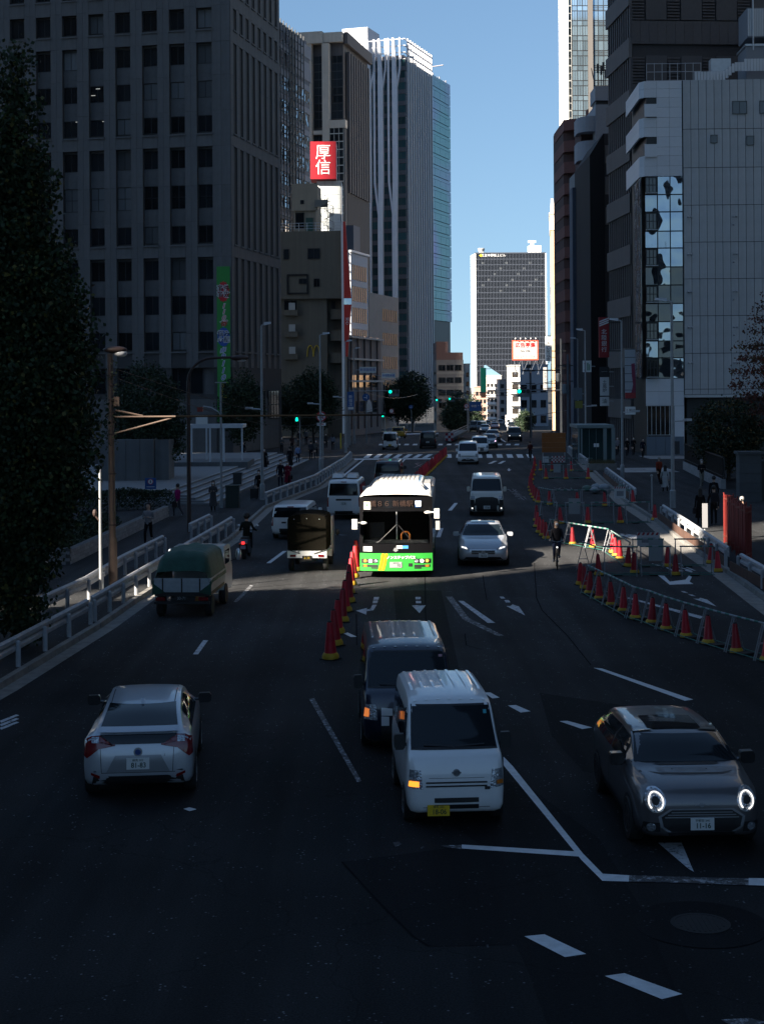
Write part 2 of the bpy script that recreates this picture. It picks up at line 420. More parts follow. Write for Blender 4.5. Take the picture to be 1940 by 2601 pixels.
mark([(998, 2142), (1012, 2139), (1020, 2146), (1004, 2153)], P_WORN)
mark([(1670, 2142), (1730, 2142), (1761, 2216), (1747, 2208)], P_HALF, 'painted_arrow')
# chevrons at the left edge
for k in range(3): mark([(0, 1832 + k * 9), (42, 1816 + k * 9), (50, 1818 + k * 9), (4, 1837 + k * 9)], P_HALF)
mark([(1132, 1516), (1148, 1516), (1190, 1570), (1280, 1616), (1262, 1616), (1175, 1574)], P_WORN)
mark([(1163, 1527), (1176, 1527), (1257, 1583), (1238, 1583)], P_HALF)
mark([(868, 1608), (880, 1606), (906, 1618), (892, 1619)])
stripe((682, 1431), (724, 1400), .16); stripe((598, 1530), (640, 1487), .13, P_WORN); stripe((497, 1663), (523, 1627), .13, P_HALF)
stripe((1142, 1297), (1158, 1278), .2); stripe((1113, 1365), (1121, 1342), .18, P_HALF); stripe((855, 1358), (878, 1360), .3, P_WORN)
for pl in ([(1055, 1517), (1068, 1517), (1068, 1523), (1055, 1523)], [(1056, 1527), (1069, 1527), (1069, 1533), (1056, 1533)], [(1268, 1516), (1277, 1516), (1283, 1521), (1272, 1521)], [(1280, 1525), (1291, 1525), (1296, 1531), (1284, 1531)], [(1727, 1502), (1738, 1503), (1747, 1507), (1735, 1506)], [(1746, 1510), (1757, 1511), (1766, 1515), (1754, 1514)]): mark(pl, P_HALF)
for pl in ([(1065, 1558), (1081, 1538), (1068, 1539), (1057, 1538), (1046, 1539)], [(1333, 1564), (1317, 1541), (1301, 1536), (1296, 1540), (1285, 1540)], [(1818, 1541), (1795, 1524), (1777, 1519), (1774, 1522), (1759, 1521)]): mark(pl, P_HALF, 'painted_arrow')
mark([(950, 1517), (963, 1517), (961, 1524), (948, 1524)], P_HALF); mark([(948, 1526), (960, 1526), (958, 1533), (946, 1533)], P_HALF)
mark([(946, 1537), (957, 1537), (948, 1551), (931, 1553), (930, 1562), (904, 1552), (932, 1545), (931, 1549), (940, 1548)], P_HALF, 'painted_arrow')
# near-side crossing, its stop line, and the lane lines before it
for k in range(17):
    u = 928 + k * 25.6
    mark([(u + 6, 1154), (u + 18, 1154), (u + 8 - k * .9, 1163), (u - 6 - k * .9 + k * .2, 1163)] if k < 8 else [(u + 1 - (k - 8) * .4, 1154), (u + 13, 1154), (u + 14 + (k - 8) * .5, 1163), (u - 1 + (k - 8) * .5, 1163)], name='crossing_bar')
for k in range(17):
    u = 962 + k * 21.5
    mark([(u + 2, 1127.5), (u + 12, 1127.5), (u + 11, 1131), (u - 1, 1131)], name='crossing_bar')
mark([(900, 1165), (1105, 1164), (1104, 1166.5), (898, 1168)])
mark([(921, 1168), (925, 1168), (860, 1222), (852, 1222)])
mark([(1027, 1166), (1031, 1166), (1016, 1181), (1012, 1181)])
mark([(1022, 1102), (1113, 1100), (1113, 1101.5), (1022, 1104)])  # far strip of sunlight on the road, put in as pale paint
for a in ((1243, 1178, 1258, 1171), (1268, 1178, 1280, 1171)): stripe((a[0], a[1]), (a[2], a[3]), .3)
stripe((1269, 1113), (1283, 1123), .2)
mark([(1287, 1193), (1291, 1193), (1290, 1190), (1293, 1190), (1294, 1193), (1298, 1193), (1292, 1197)], name='painted_arrow')
# pink crossed arrow, faded
stripe((1052, 1188), (1073, 1178), .12, P_PINK); stripe((1055, 1178), (1075, 1188), .12, P_PINK); stripe((1055, 1178), (1066, 1176), .25, P_PINK)
SEAM_AND_SHADOW = mat('tar_seam_and_shadow', (.017, .017, .018), .95, spec=.0)
def seam_or_shadow(pts, wd=.028):
    pp = [P(u, v) for u, v in pts]
    for a, c in zip(pp, pp[1:]):
        d = (c - a).normalized(); n = Vector((-d.y, d.x, 0)) * wd / 2; z = Vector((0, 0, .0075)); MB().face([a - n + z, a + n + z, c + n + z, c - n + z]).build('tar_seam_and_shadow', SEAM_AND_SHADOW, marks)
for pl in ([(1078, 1450), (1080, 1500), (1080, 1552), (1086, 1640)], [(1226, 1462), (1230, 1492), (1236, 1525)], [(1356, 1430), (1360, 1490), (1362, 1520), (1376, 1551), (1440, 1615), (1500, 1690)], [(905, 1560), (906, 1640)], [(1180, 1610), (1184, 1640), (1222, 1650)], [(868, 2190), (960, 2290), (1050, 2380), (1090, 2405)], [(560, 1500), (700, 1488), (870, 1474)]): seam_or_shadow(pl)  # last line paints the cable's cast shadow on the road; the rest are seams
# kana painted on the carriageway, read from the other end
def roadtext(s, c, w_, h_, rz, m=P_HALF):
    t = P(*c)
    o = text(s, marks, (t.x, t.y, MZ), (0, 0, R(rz)), 1.0, m, name='painted_letters', depth=.001, space=.95, weight=.02)
    o.scale = (w_, h_, 1); return o
roadtext('\u6b62\n\u307e\n\u308c', (1312, 1255), .62, 3.4, 180, P_WORN)
roadtext('\u30d0\u30b9', (1432, 1242), .62, 3.4, 180, P_WORN)
roadtext('\u5c02', (1600, 1362), .8, 2.6, 190)
roadtext('\u30d0\u30b9', (1710, 1440), .55, 3.2, 188)
mark([(1670, 1462), (1686, 1463), (1700, 1478), (1740, 1473), (1748, 1463), (1756, 1466), (1750, 1478), (1760, 1484), (1720, 1485), (1700, 1486)], PAINT, 'painted_arrow')
mark([(1588, 1519), (1600, 1519), (1790, 1568), (1776, 1572)], P_HALF)
# manhole cover with its ring
IRON = mat('cast_iron', (.016, .016, .017), .8, metal=.2, noise=.3, nscale=20)
mh = tag(bpy.data.objects.new('manhole_cover', None), 'round iron manhole cover set in the darker asphalt by the stop line', 'manhole'); COL.objects.link(mh)
c = P(1778, 2348); mh.location = (c.x, c.y, .006); mh.scale = (.86, .86, 1)
MB().lathe([(.95, 0), (.95, .003)], 40).build('asphalt_collar', A_NEW, mh)
MB().lathe([(.42, .003), (.42, .012), (.37, .012), (.37, .006)], 40).build('rim', IRON, mh)
b = MB().lathe([(.365, .004), (.365, .009)], 32)
for i in range(-4, 5):
    h = math.sqrt(max(.01, .33 ** 2 - (i * .075) ** 2)); b.box(i * .075 - .016, i * .075 + .016, -h, h, .009, .014)
b.build('grating', IRON, mh)

# ------------------------------------------------------------------ unseen towers added to block the sun, spaced to let one strip through
FAR_T = mat('tower_stone', (.13, .125, .12), .8, noise=.1, nscale=.05)
FAR_G = mat('tower_glass', (.03, .04, .05), .15)
ux, uy = SDX / math.hypot(SDX, SDY), SDY / math.hypot(SDX, SDY)      # sun travel
qx, qy = -uy, ux                                                    # across it
def off_tower(name, label, q0, q1, t, dep, H):
    ox, oy = qx * q0 + ux * t, qy * q0 + uy * t
    o = thing(name, label, 'tower', (ox, oy, 0), math.atan2(qy, qx))
    L_ = q1 - q0
    MB().box(0, L_, 0, dep, 0, H).build('wall', FAR_T, o)          # local +y points against the sun's travel side
    for j in range(int(H / 4)):
        for sgn, y in ((-1, -.02), (1, dep + .02)):
            MB().box(1.0, L_ - 1.0, min(y, y + sgn * .1), max(y, y + sgn * .1), 4 * j + 1.4, 4 * j + 3.4).build('window_band', FAR_G, o)
    return o
Q_NEAR, Q_FAR = 38.8, 43.5
off_tower('added_shade_tower', 'tall unseen tower added behind the camera to shade the foreground', Q_NEAR - 78, Q_NEAR, -62, 40, 200)
off_tower('added_shade_tower', 'tall unseen tower added beyond the sunny gap to bound the strip of sun', Q_FAR, Q_FAR + 70, -70, 44, 200)
off_tower('added_shade_tower', 'taller unseen tower added farther along to shade the street ahead', Q_FAR + 70.5, Q_FAR + 134.3, -120, 40, 240)
off_tower('added_shade_tower', 'unseen tower added to shade the beige and wave-columned towers', 297, 445, 130, 30, 226)

# unseen blocks added beside and behind the footbridge to cut the skylight
def near_block(label, x0, x1, y0, y1, H):
    o = thing('added_shade_block', label, 'building', (x0, y0, 0))
    MB().box(0, x1 - x0, 0, y1 - y0, 0, H).build('wall', FAR_T, o)
    for j in range(int(H / 4)):
        MB().box(-.12, x1 - x0 + .12, -.12, y1 - y0 + .12, 4 * j + 1.5, 4 * j + 3.3).build('window_band', FAR_G, o)
near_block('unseen block added to the right of the camera to cut the skylight', 17.5, 33, 4, 40, 130)
near_block('unseen block added to the left of the camera to cut the skylight', -37, -21, -12, 9, 140)
near_block('broad unseen block added behind the camera to limit the skylight', -20, 60, -130, -100, 14)
near_block('tall dark unseen tower added beyond the right-hand row to cut the skylight', 74, 110, 40, 200, 150)
# ------------------------------------------------------------------ buildings
GLASS = mat('window_glass', (.012, .016, .02), .06, rand=.5, spec=.7)
GLASS_W = mat('wavy_glass', (.015, .022, .03), .03, spec=.9, wave=.06, bscale=.5, rand=.3)
GLASS_M = mat('mirror_glass', (.30, .34, .38), .03, metal=.9, wave=.09, bscale=.5, rand=.15)
GLASS_T = mat('teal_glass', (.02, .06, .07), .08, spec=.8, rand=.45, wave=.02, bscale=.6)
DARKFR = mat('dark_frame', (.035, .037, .04), .5, metal=.3)
CURT = mat('window_blind', (.10, .105, .11), .8, rand=.8)
# -- police headquarters-like office block, left
STONE = mat('granite_grey', (.125, .126, .13), .8, noise=.10, nscale=1.5, streak=.12, rand=.06)
STONE_B = mat('granite_backing', (.06, .06, .062), .85)
SPAN = mat('granite_spandrel', (.11, .111, .115), .8, noise=.12, nscale=2, rand=.08)
A = Bld('office_block', 'big grey granite office block with deep window slots and a green banner', 'building', -14.6, 150, 12.3, -40, 0, 17.3, 60)
MB().box(-39.9, -.1, .45, 17.2, -1, 59.9).build('core_wall', STONE_B, A.e)
rows = [(10.26, 12.04), (13.77, 15.6), (17.2, 19.13), (20.8, 22.5), (24.2, 26.5), (28.2, 30.0), (31.7, 33.3), (35.06, 36.7), (38.4, 40.2), (41.9, 43.7), (45.5, 47.2), (49, 50.8), (52.4, 54.2)]
groups = [(10.1, 19.35), (20.6, 30.2), (31.5, 40.4), (41.7, 43.8), (45.3, 54.4)]
for side, pitch, off, ww, n in (('front', 2.82, 40 - 2.65, 1.57, 12), ('right', 2.06, 1.45, 1.06, 8)):
    Mx, Wd = A.frame(side)
    cs = sorted((off - k * pitch) if side == 'front' else (off + k * pitch) for k in range(n))
    xs = [0]
    for c in cs: xs += [c - ww / 2, c + ww / 2]
    xs.append(Wd)
    zs = [-1, 5.9, 8.5]
    for a, c in groups: zs += [a, c]
    zs.append(60)
    hol = lambda i, j: (i % 2 == 1 and j in (3, 5, 7, 9, 11)) or (j == 1 and i % 4 in (1, 2, 3) and side == 'front')
    A.holes(side, 'facade_wall', xs, zs, hol, .42, [STONE_B, SPAN])
    for i, c in enumerate(cs):
        for j, (a, t) in enumerate(rows):
            me = winmesh(ww - .04, t - a, 2, 2 if j == 4 else 1, .05, DARKFR, [GLASS, GLASS, CURT, GLASS][(i * 7 + j * 5 + (i * j) % 3) % 4])
            A.put(side, 'window', me, c - ww / 2 + .02, a, -.40)
        for j, (a, t) in enumerate(zip([r[1] for r in rows], [r[0] for r in rows[1:]])):
            if any(g0 < a + .2 and t - .2 < g1 for g0, g1 in groups):
                A.put(side, 'spandrel_panel', boxmesh(ww - .03, t - a - .04, .10, SPAN), c - ww / 2 + .015, a + .02, -.41)
    # piers: stone panels either side of a centre joint, one per storey
    lev = [8.52, 11.9, 15.5, 19.4, 22.9, 26.4, 30.25, 33.7, 37.2, 40.45, 44.0, 48.0, 52, 56, 60]
    ed = [0] + [x for c in cs for x in (c - ww / 2, c + ww / 2)] + [Wd]
    for k in range(0, len(ed), 2):
        a, c = ed[k], ed[k + 1]
        halves = [(a, (a + c) / 2), ((a + c) / 2, c)] if c - a > .8 else [(a, c)]
        for h0, h1 in halves:
            for z0, z1 in zip(lev, lev[1:]):
                A.put(side, 'stone_panel', boxmesh(h1 - h0 - .022, z1 - z0 - .025, .05, STONE), h0 + .011, z0, 0)
    for c in cs:   # bands above and below each slot, with a sill
        for (a, t), (a2, t2) in zip(groups, groups[1:]):
            A.put(side, 'stone_panel', boxmesh(ww - .02, a2 - t - .03, .05, STONE), c - ww / 2 + .01, t + .015, 0)
            A.put(side, 'window_sill', boxmesh(ww + .16, .14, .16, STONE), c - ww / 2 - .08, a2 - .14, 0)
        A.put(side, 'window_sill', boxmesh(ww + .16, .14, .16, STONE), c - ww / 2 - .08, 9.96, 0)
    for k in range(int(Wd / 3.2)):
        A.put(side, 'stone_panel', boxmesh(3.17, 1.5, .05, STONE), k * 3.2 + .02, 8.52 - 3.0 - 1.6, 0)
        A.put(side, 'stone_panel', boxmesh(3.17, 3.8, .05, STONE), k * 3.2 + .02, .1, 0)
for k in range(5):
    A.put('front', 'window', winmesh(3.9, 2.5, 3, 1, .06, DARKFR, GLASS), 3 + k * 7.5, 5.95, -.40)
for k in range(3): A.put('right', 'window', winmesh(4.2, 3.0, 4, 2, .07, DARKFR, GLASS), 1.5 + k * 5.2, 3.2, .06)
MB().box(-40.2, .2, -.2, 17.5, 60, 60.6).build('roof_coping', STONE, A.e)
TUBE = mat('ceiling_tube', (1, .95, .85), .5, emit=.10)
for u, v in ((200, 304), (268, 303), (252, 220), (240, 237)):
    o = MB().box(-.22, .22, -.02, 0, 0, .05).build('ceiling_light', TUBE, A.e); tt = ((u - CX) / F * 150 + 14.6) / -(.977 + (u - CX) / F * .213); o.location = (-tt, .28, zpx(v, 150 + .213 * tt))
# green banner down its corner
BAN = mat('banner_green', (.035, .26, .05), .6, noise=.06, nscale=3)
RED_P = mat('red_print', (.55, .02, .03), .55); BLUE_P = mat('blue_print', (.03, .10, .42), .55); WHITE_P = mat('white_print', (.75, .75, .75), .55); BLACK_P = mat('black_print', (.015, .015, .018), .55); YEL_P = mat('yellow_print', (.75, .55, .03), .55)
bx, bw = -1.47, 1.34
BN = thing('banner', 'long green vertical banner with stacked slogans on the granite block', 'banner', (0, 0, 0))
BN.parent = None; BN.matrix_world = Matrix.Translation((A.c[0], A.c[1], 0)) @ Matrix.Rotation(-R(12.3), 4, 'Z') @ Matrix.Translation((0, -.10, 0))
MB().box(bx, bx + bw, -.05, 0, zpx(1068, 150), zpx(674, 150)).build('cloth', BAN, BN)
def star(cx, cz, rx, rz, n, k, m, y=-.056):
    MB().prism([(cx + (rx if i % 2 else rx * k) * math.cos(math.pi * i / n), cz + (rz if i % 2 else rz * k) * math.sin(math.pi * i / n)) for i in range(2 * n)], y - .01, y, plane='xz').build('emblem', m, BN)
star(bx + bw / 2, zpx(738, 150), .66, 1.05, 14, .86, RED_P)
star(bx + bw / 2, zpx(853, 150), .66, .95, 14, .93, BLUE_P)
def bt(s, v, size, m, halo=WHITE_P, shear=0, sx=1, dx=0):
    for mm, off, y, wgt in ((halo, 0, -.070, .045), (m, 0, -.078, .0)):
        o = text(s, BN, (bx + bw / 2 + dx, y, zpx(v, 150)), (R(90), 0, 0), size, mm, weight=wgt, space=.92, shear=shear, sx=sx)
bt('\u4e8b\u4ef6\n\u4e8b\u6545', 738, .66, BLACK_P); bt('1\n1\n0\n\u756a', 797, .62, RED_P, shear=.25, sx=1.2); bt('\u60a9\u307f\n\u5fc3\u914d', 853, .64, BLACK_P)
bt('#\n9\n1\n1\n0', 921, .74, BLUE_P, shear=.25, sx=1.15, dx=-.1); bt('\u65b0\n\u5bbf\n\u8b66\n\u5bdf\n\u7f72', 1017, .78, BLACK_P, YEL_P)

# -- glass tower with steel lattice behind it
GREYB = mat('tower_band_grey', (.24, .23, .25), .7, noise=.1, nscale=.6); GREYD = mat('tower_band_dark', (.12, .115, .13), .7, noise=.1, nscale=.6)
B = Bld('glass_tower', 'banded grey tower with a dark steel lattice over wavy glass, behind the granite block', 'building', -17.3, 240, 13.5, -24, 0, 22.4, 66.4)
B.body(GREYD, inset=.3)
fl = 3.85
for j in range(5, 17):
    z = j * fl
    B.slab('right', 'spandrel_band', 0, 22.4, z, z + .95, 0, .12, GREYB); B.slab('right', 'spandrel_band', 0, 22.4, z + .96, z + 1.7, 0, .08, GREYD)
    if j < 15:
        for k in range(10):
            if k == 5: continue
            B.put('right', 'window', winmesh(2.2, 2.1, 2, 1, .05, DARKFR, GLASS_M), k * 2.24 + .02, z + 1.72, .0)
    else:
        for k in range(7): B.slab('right', 'pier', k * 3.3, k * 3.3 + (.9 if k < 4 else 3.28), z + 1.7, z + fl, 0, .2, GREYB)
for k in range(11): B.slab('right', 'lattice_post', .2 + k * 1.62, .36 + k * 1.62, 18, 66.0, .75, .9, DARKFR)
for k in range(34): B.slab('right', 'lattice_rail', .1, 16.6, 18 + k * 1.4, 18.16 + k * 1.4, .6, .74, DARKFR)
B.slab('right', 'lift_shaft', 10.8, 13.4, 0, 66, .0, .3, mat('shaft_brown', (.12, .11, .10), .7))

# -- beige pier tower
BEI = mat('beige_stone', (.46, .41, .35), .8, noise=.08, nscale=.8, streak=.1); BRN = mat('brown_fin_wall', (.075, .068, .07), .8, streak=.1)
Cc = Bld('beige_tower', 'beige tower with projecting piers in front and dark finned brown flank', 'building', -9.0, 390, 13, -22, 0, 27.2, 96.5, z=0)
Cc.body(BRN, inset=.35)
Cc.slab('front', 'cornice', 0, 16.8, 93.6, 96.6, 0, 2.2, BEI); Cc.slab('front', 'cornice', 16.8, 21.8, 93.9, 96.4, 0, 1.2, BEI)
Cc.slab('right', 'cornice', 0, 27.2, 93.6, 96.5, 0, .9, BRN)
for a in (3.6, 8.0, 12.6, 16.9 - .05): Cc.slab('front', 'pier', a - .2, a + (1.3 if a < 16 else 1.6), 10, 93.5, 0, 2.0, BEI)
for j in range(40):
    z = 10 + j * 2.02
    for s0, s1 in ((5.0, 7.7), (9.4, 12.3), (14.0, 16.6)):
        if z < 71 and j % 3 != 0 or z >= 71: Cc.put('front', 'window', winmesh(s1 - s0, 1.95, 2, 1, .07, DARKFR, GLASS), s0, z, .05)
        else: Cc.slab('front', 'spandrel_band', s0, s1, z, z + 1.0, 0, 1.2, BEI)
    if z > 72: Cc.put('front', 'window', winmesh(2.9, 1.95, 2, 1, .07, DARKFR, GLASS), 18.6, z, -.25)
    else: Cc.put('front', 'window', winmesh(3.7, 1.98, 3, 1, .10, mat('pale_frame', (.45, .44, .40), .5), GLASS), 18.4, z, 1.5)
MB().box(-3.6, .4, -1.45, .4, 5, 72).build('bay', BRN, Cc.e); MB().box(-3.7, .6, -1.7, .5, 72, 74).build('bay_cap', BEI, Cc.e)
for k in range(24): Cc.slab('right', 'fin', 2.0 + k * 1.02, 2.62 + k * 1.02, 2, 62 if k < 8 else 56, 0, .16, BRN)
for k in range(9):
    Cc.slab('right', 'fin', 2.5 + k * 2.6, 3.9 + k * 2.6, 56, 92, .0, .7, BRN)

# -- tower with wave-shaped columns
WCOL = mat('white_column', (.55, .56, .60), .55, noise=.05, nscale=.5); FLOORB = mat('floor_band', (.075, .075, .085), .6)
D4 = Bld('wave_tower', 'slender tower whose pale columns fork and merge over dark glass', 'building', 8.26, 500, 19, -26, 0, 29, 121, z=0)
D4.body(mat('dark_core', (.02, .025, .03), .5), inset=.4, top=112)
fh = 3.77
for j in range(2, 30):
    z = j * fh
    D4.slab('front', 'floor_band', 0, 26, z, z + 1.35, 0, .12, FLOORB)
    for k in range(8): D4.put('front', 'window', winmesh(3.2, fh - 1.38, 2, 1, .08, DARKFR, GLASS_T), k * 3.25, z + 1.37, -.1)
    for k in range(11): D4.put('right', 'window', winmesh(1.5, fh - .08, 1, 1, .08, DARKFR, mat('iridescent_glass', (.16, .20, .24), .12, metal=.7, rand=.35)), .5 + k * 2.6, z, -.2)
for s, wdt, fork in ((26 - 12.3, 1.7, 1), (26 - 8.25, 1.7, 1), (26 - 3.35, 1.7, 1), (2.5, 1.7, 1), (7.8, 1.7, 1)):
    b = MB()
    b.prism([(s - wdt / 2 - .3, 60), (s + wdt / 2 - .3, 60), (s + wdt / 2, 73), (s + wdt / 2, 106), (s + wdt / 2 - 1.0, 120), (s - wdt / 2, 120), (s - wdt / 2, 73)], -1.2, -.15, plane='xz')
    b.prism([(s - wdt / 2 - .3, 0), (s + wdt / 2 - .3, 0), (s + wdt / 2 - .3, 60), (s - wdt / 2 - .3, 60)], -1.2, -.15, plane='xz')
    o = b.build('column', WCOL, D4.e); o.matrix_local = D4.frame('front')[0]
    b = MB(); t = s - 2.2
    b.prism([(s - .9, 60), (s - .4, 60), (t + .3, 73), (t + .3, 120), (t - .3, 120), (t - .3, 73)], -1.0, -.2, plane='xz')
    b.prism([(s + .4, 104), (s + .9, 104), (s + 1.95, 110), (s + 1.95, 120), (s + 1.5, 120), (s + 1.5, 110)], -1.0, -.2, plane='xz')
    o = b.build('branch_column', WCOL, D4.e); o.matrix_local = D4.frame('front')[0]
for k in range(11): D4.slab('right', 'column', 2.05 + k * 2.6, 2.6 + k * 2.6, 0, 120, -.1, .5, mat('mullion_fin', (.42, .42, .44), .5))
for z in (113, 115.2, 117.4, 119.6):
    D4.slab('front', 'crown_rail', 0, 26, z, z + .25, -.6, -.3, WCOL); D4.slab('right', 'crown_rail', 0, 29, z, z + .25, -.6, -.3, WCOL)
MB().box(-25, -1.5, 3, 26, 112, 115).build('plant_room', GREYB, D4.e); MB().box(-24, -15, 6, 18, 115, 126).build('lift_house', mat('pale_plant', (.32, .33, .37), .6), D4.e)

# -- iridescent panelled tower behind
IRI = mat('iridescent_panel', (.30, .36, .46), .4, metal=.1, rand=.12)
m = IRI; n = m.node_tree; bs = n.nodes['Principled BSDF']
tcx = n.nodes.new('ShaderNodeTexCoord'); nz = n.nodes.new('ShaderNodeTexNoise'); nz.inputs['Scale'].default_value = .035; nz.inputs['Detail'].default_value = 1
ge = n.nodes.new('ShaderNodeNewGeometry'); n.links.new(ge.outputs['Position'], nz.inputs['Vector'])
cr = n.nodes.new('ShaderNodeValToRGB'); cr.color_ramp.elements[0].position = .38; cr.color_ramp.elements[0].color = (.13, .36, .36, 1)
cr.color_ramp.elements[1].position = .60; cr.color_ramp.elements[1].color = (.36, .27, .55, 1)
n.links.new(nz.outputs[0], cr.inputs[0]); n.links.new(cr.outputs[0], bs.inputs['Base Color'])
E5 = Bld('panelled_tower', 'slab tower clad in green and violet shimmering panels', 'building', 17.2, 545, 20, -22, 0, 0, 118, z=0)
E5.D = solve(E5.c, (math.sin(R(20)), math.cos(R(20))), 1147)
E5.body(DARKFR, inset=.3, top=116)
for j in range(8, 30):
    z = 4 * j - 2
    for k in range(4): E5.put('right', 'cladding_panel', boxmesh(E5.D / 4 - .12, 2.55, .2, IRI), k * E5.D / 4 + .06, z, 0)
    E5.put('right', 'cladding_panel', boxmesh(E5.D - .1, 1.1, .2, IRI), .05, z + 2.65, 0)
MB().box(-20, -1, 1, E5.D - 1, 116, 117).build('roof_deck', GREYD, E5.e)
b = MB()
for k in range(9): b.box(-.8, -.5, 2 + k * E5.D / 10, 2.5 + k * E5.D / 10, 117, 118 + (k % 3) * .5)
b.tube((-1, 5, 117), (-1, 5, 120.5), .15).tube((-4, 5, 120.5), (4, 5, 121), .2); b.build('roof_plant', GREYB, E5.e)

# -- low block with a rounded corner at the foot of the towers
LOWG = mat('low_grey_render', (.14, .135, .135), .8, noise=.1, nscale=.5); LOWR = mat('low_brown_top', (.11, .06, .055), .8)
y0 = 420; x0 = (1108 - 970) / F * y0; x1 = (1178 - 970) / F * y0
E6 = thing('corner_block', 'low grey block with rounded balcony corner and brown top floors', 'building', (x0, y0, gz(y0)))
W_ = x1 - x0; prof = [(0, 0), (W_ - 2, 0)] + [(W_ - 2 + 2 * math.sin(R(a)), 2 - 2 * math.cos(R(a))) for a in (22, 45, 68, 90)] + [(W_, 22), (0, 22)]
zt = zpx(915, y0) - gz(y0)
b = MB(); b.prism(prof, -1, zt); b.build('wall', LOWG, E6)
MB().prism([(x * .97 + .1, y + .3) for x, y in prof], zt, zt + 2.0).build('top_floor', LOWR, E6); MB().prism([(x * .45, y + .6) for x, y in prof], zt + 2.0, zt + 5.0).build('top_floor', LOWR, E6)
for j in range(5):
    z = zt - 3.0 - j * 3.4
    for k in range(3): link('window', winmesh(1.9, 1.6, 2, 1, .08, DARKFR, GLASS), E6, (.6 + k * 2.2, -.06, z))
    MB().prism([(x * 1.0 + (.1 if x > W_ - 3 else 0), y - (.1 if y < 2 else 0)) for x, y in prof], z - .9, z - .3).build('balcony_band', mat('balcony_band', (.18, .175, .17), .8), E6)

# -- far office slab on the axis of the road
SWH = mat('white_cladding', (.72, .72, .72), .6, noise=.05); SFR = mat('slab_grid', (.048, .058, .08), .6); SGL = mat('slab_glass', (.018, .022, .027), .35, rand=.25, spec=.2)
dS = 1000; sx0, sx1 = (1208 - 970) / F * dS, (1388 - 970) / F * dS; S8z = gz(dS); H8 = zpx(646, dS) - S8z
S8 = Bld('office_slab', 'tall dark gridded office slab closing the far end of the road', 'building', sx0, dS, -1.5, 0, sx1 - sx0, 26, H8)
S8.body(SGL, inset=.1)
W8 = sx1 - sx0
fl8 = H8 / 27
for j in range(6, 27):
    S8.slab('front', 'floor_band', 0, W8, j * fl8 - .28, j * fl8 + .28, 0, .35, SFR)
for k in range(49):
    S8.slab('front', 'mullion', k * W8 / 48 - .10, k * W8 / 48 + .10, 0, H8, 0, .6, SFR)
S8.slab('front', 'edge_trim', -.4, .5, 0, H8, .0, .7, SWH); S8.slab('front', 'edge_trim', W8 - .3, W8 + .4, 0, H8, 0, .7, SWH); S8.slab('front', 'roof_edge', 0, W8, H8, H8 + .7, -.5, .7, SFR)
nx = Vector((-math.cos(R(13)), math.sin(R(13))))
lw = MB()
for j in range(28):
    z0, z1 = j * H8 / 28, (j + 1) * H8 / 28 - .12
    MB().hexa(((-.5, -.3, z0), (-1.7, 14, z0), (-1.6, 15, z0), (-.4, .9, z0), (-.5, -.3, z1), (-1.7, 14, z1), (-1.6, 15, z1), (-.4, .9, z1))).build('white_panel', mat('flank_panel', (.5, .5, .5), .6), S8.e)
for j in range(20, 26):
    for k in range(12):
        if (k * 5 + j * 3) % 4 == 0: S8.put('front', 'window_blind', boxmesh(1.6, 1.3, .12, mat('blind_pale', (.18, .19, .19), .8)), k * W8 / 12 + .3, j * fl8 + .5, 0)
S8.txt('front', '\u4f4f\u53cb\u4e2d\u91ce\u5742\u4e0a\u30d3\u30eb', 12.0, H8 - 1.35, .75, 2.0, WHITE_P)
MB().prism([(2.6, H8 - 1.2), (3.9, H8 - .2), (5.2, H8 - 1.2), (3.9, H8 - 2.2)], -.95, -.7, plane='xz').build('emblem', YEL_P, S8.e)
b = MB(); b.box(3, 6, 3, 8, H8 + .5, H8 + 1.5); b.lathe([(1.6, H8 + 1.2), (2.4, H8 + 3.6), (2.2, H8 + 3.9)], 14, o=(4.6, 5, 0)); b.build('cooling_drum', mat('roof_machine', (.45, .45, .44), .5, metal=.3), S8.e)
b = MB(); b.box(W8 - 10.3, W8 - 2.4, 4, 12, H8, H8 + 5.5); b.build('lift_house', SWH, S8.e)
b = MB(); b.box(W8 - 9, W8 - 7, 6, 8, H8 + 5.5, H8 + 7.6); b.box(W8 - 10.6, W8 - 5.6, 6, 8, H8 + 7.6, H8 + 9); b.build('antenna', SWH, S8.e)

# -- small sunlit buildings along the dip of the road
def small(name, label, u0, u1, vt, d, m, D=14, fl=3.1, cols=3, win=True, wm=None, bal=None):
    x0, x1 = (u0 - 970) / F * d, (u1 - 970) / F * d; z = gz(d); H = zpx(vt, d) - z
    o = thing(name, label, 'building', (x0, d, z)); W = x1 - x0
    MB().box(0, W, 0, D, -1, H).build('wall', m, o); MB().box(-.15, W + .15, -.15, D, H, H + .3).build('roof_coping', m, o)
    if win:
        for j in range(int(H / fl)):
            for k in range(cols):
                ww = W / cols * .58
                link('window', winmesh(ww, fl * .5, 2, 1, .08, DARKFR, wm or GLASS), o, (W * (k + .5) / cols - ww / 2, -.05, j * fl + 1.0))
            if bal:
                MB().box(.05, W * bal, -.9, -.06, j * fl + .1, j * fl + 1.15).build('balcony', SWH, o)
    return o
small('pale_block', 'narrow pale block at the end of the shaded left row', 1181, 1193, 927, 520, mat('pale_render', (.40, .38, .36), .8), cols=1)
small('brick_house', 'small reddish building low beside the white tower flank', 1206, 1235, 985, 620, mat('pink_brick', (.42, .27, .22), .8), cols=3)
o = small('striped_flats', 'striped pinkish apartment block under a blue glass gable', 1234, 1273, 957, 640, mat('striped_flats', (.50, .44, .40), .8), cols=4, bal=.6)
zt = zpx(957, 640) - gz(640)
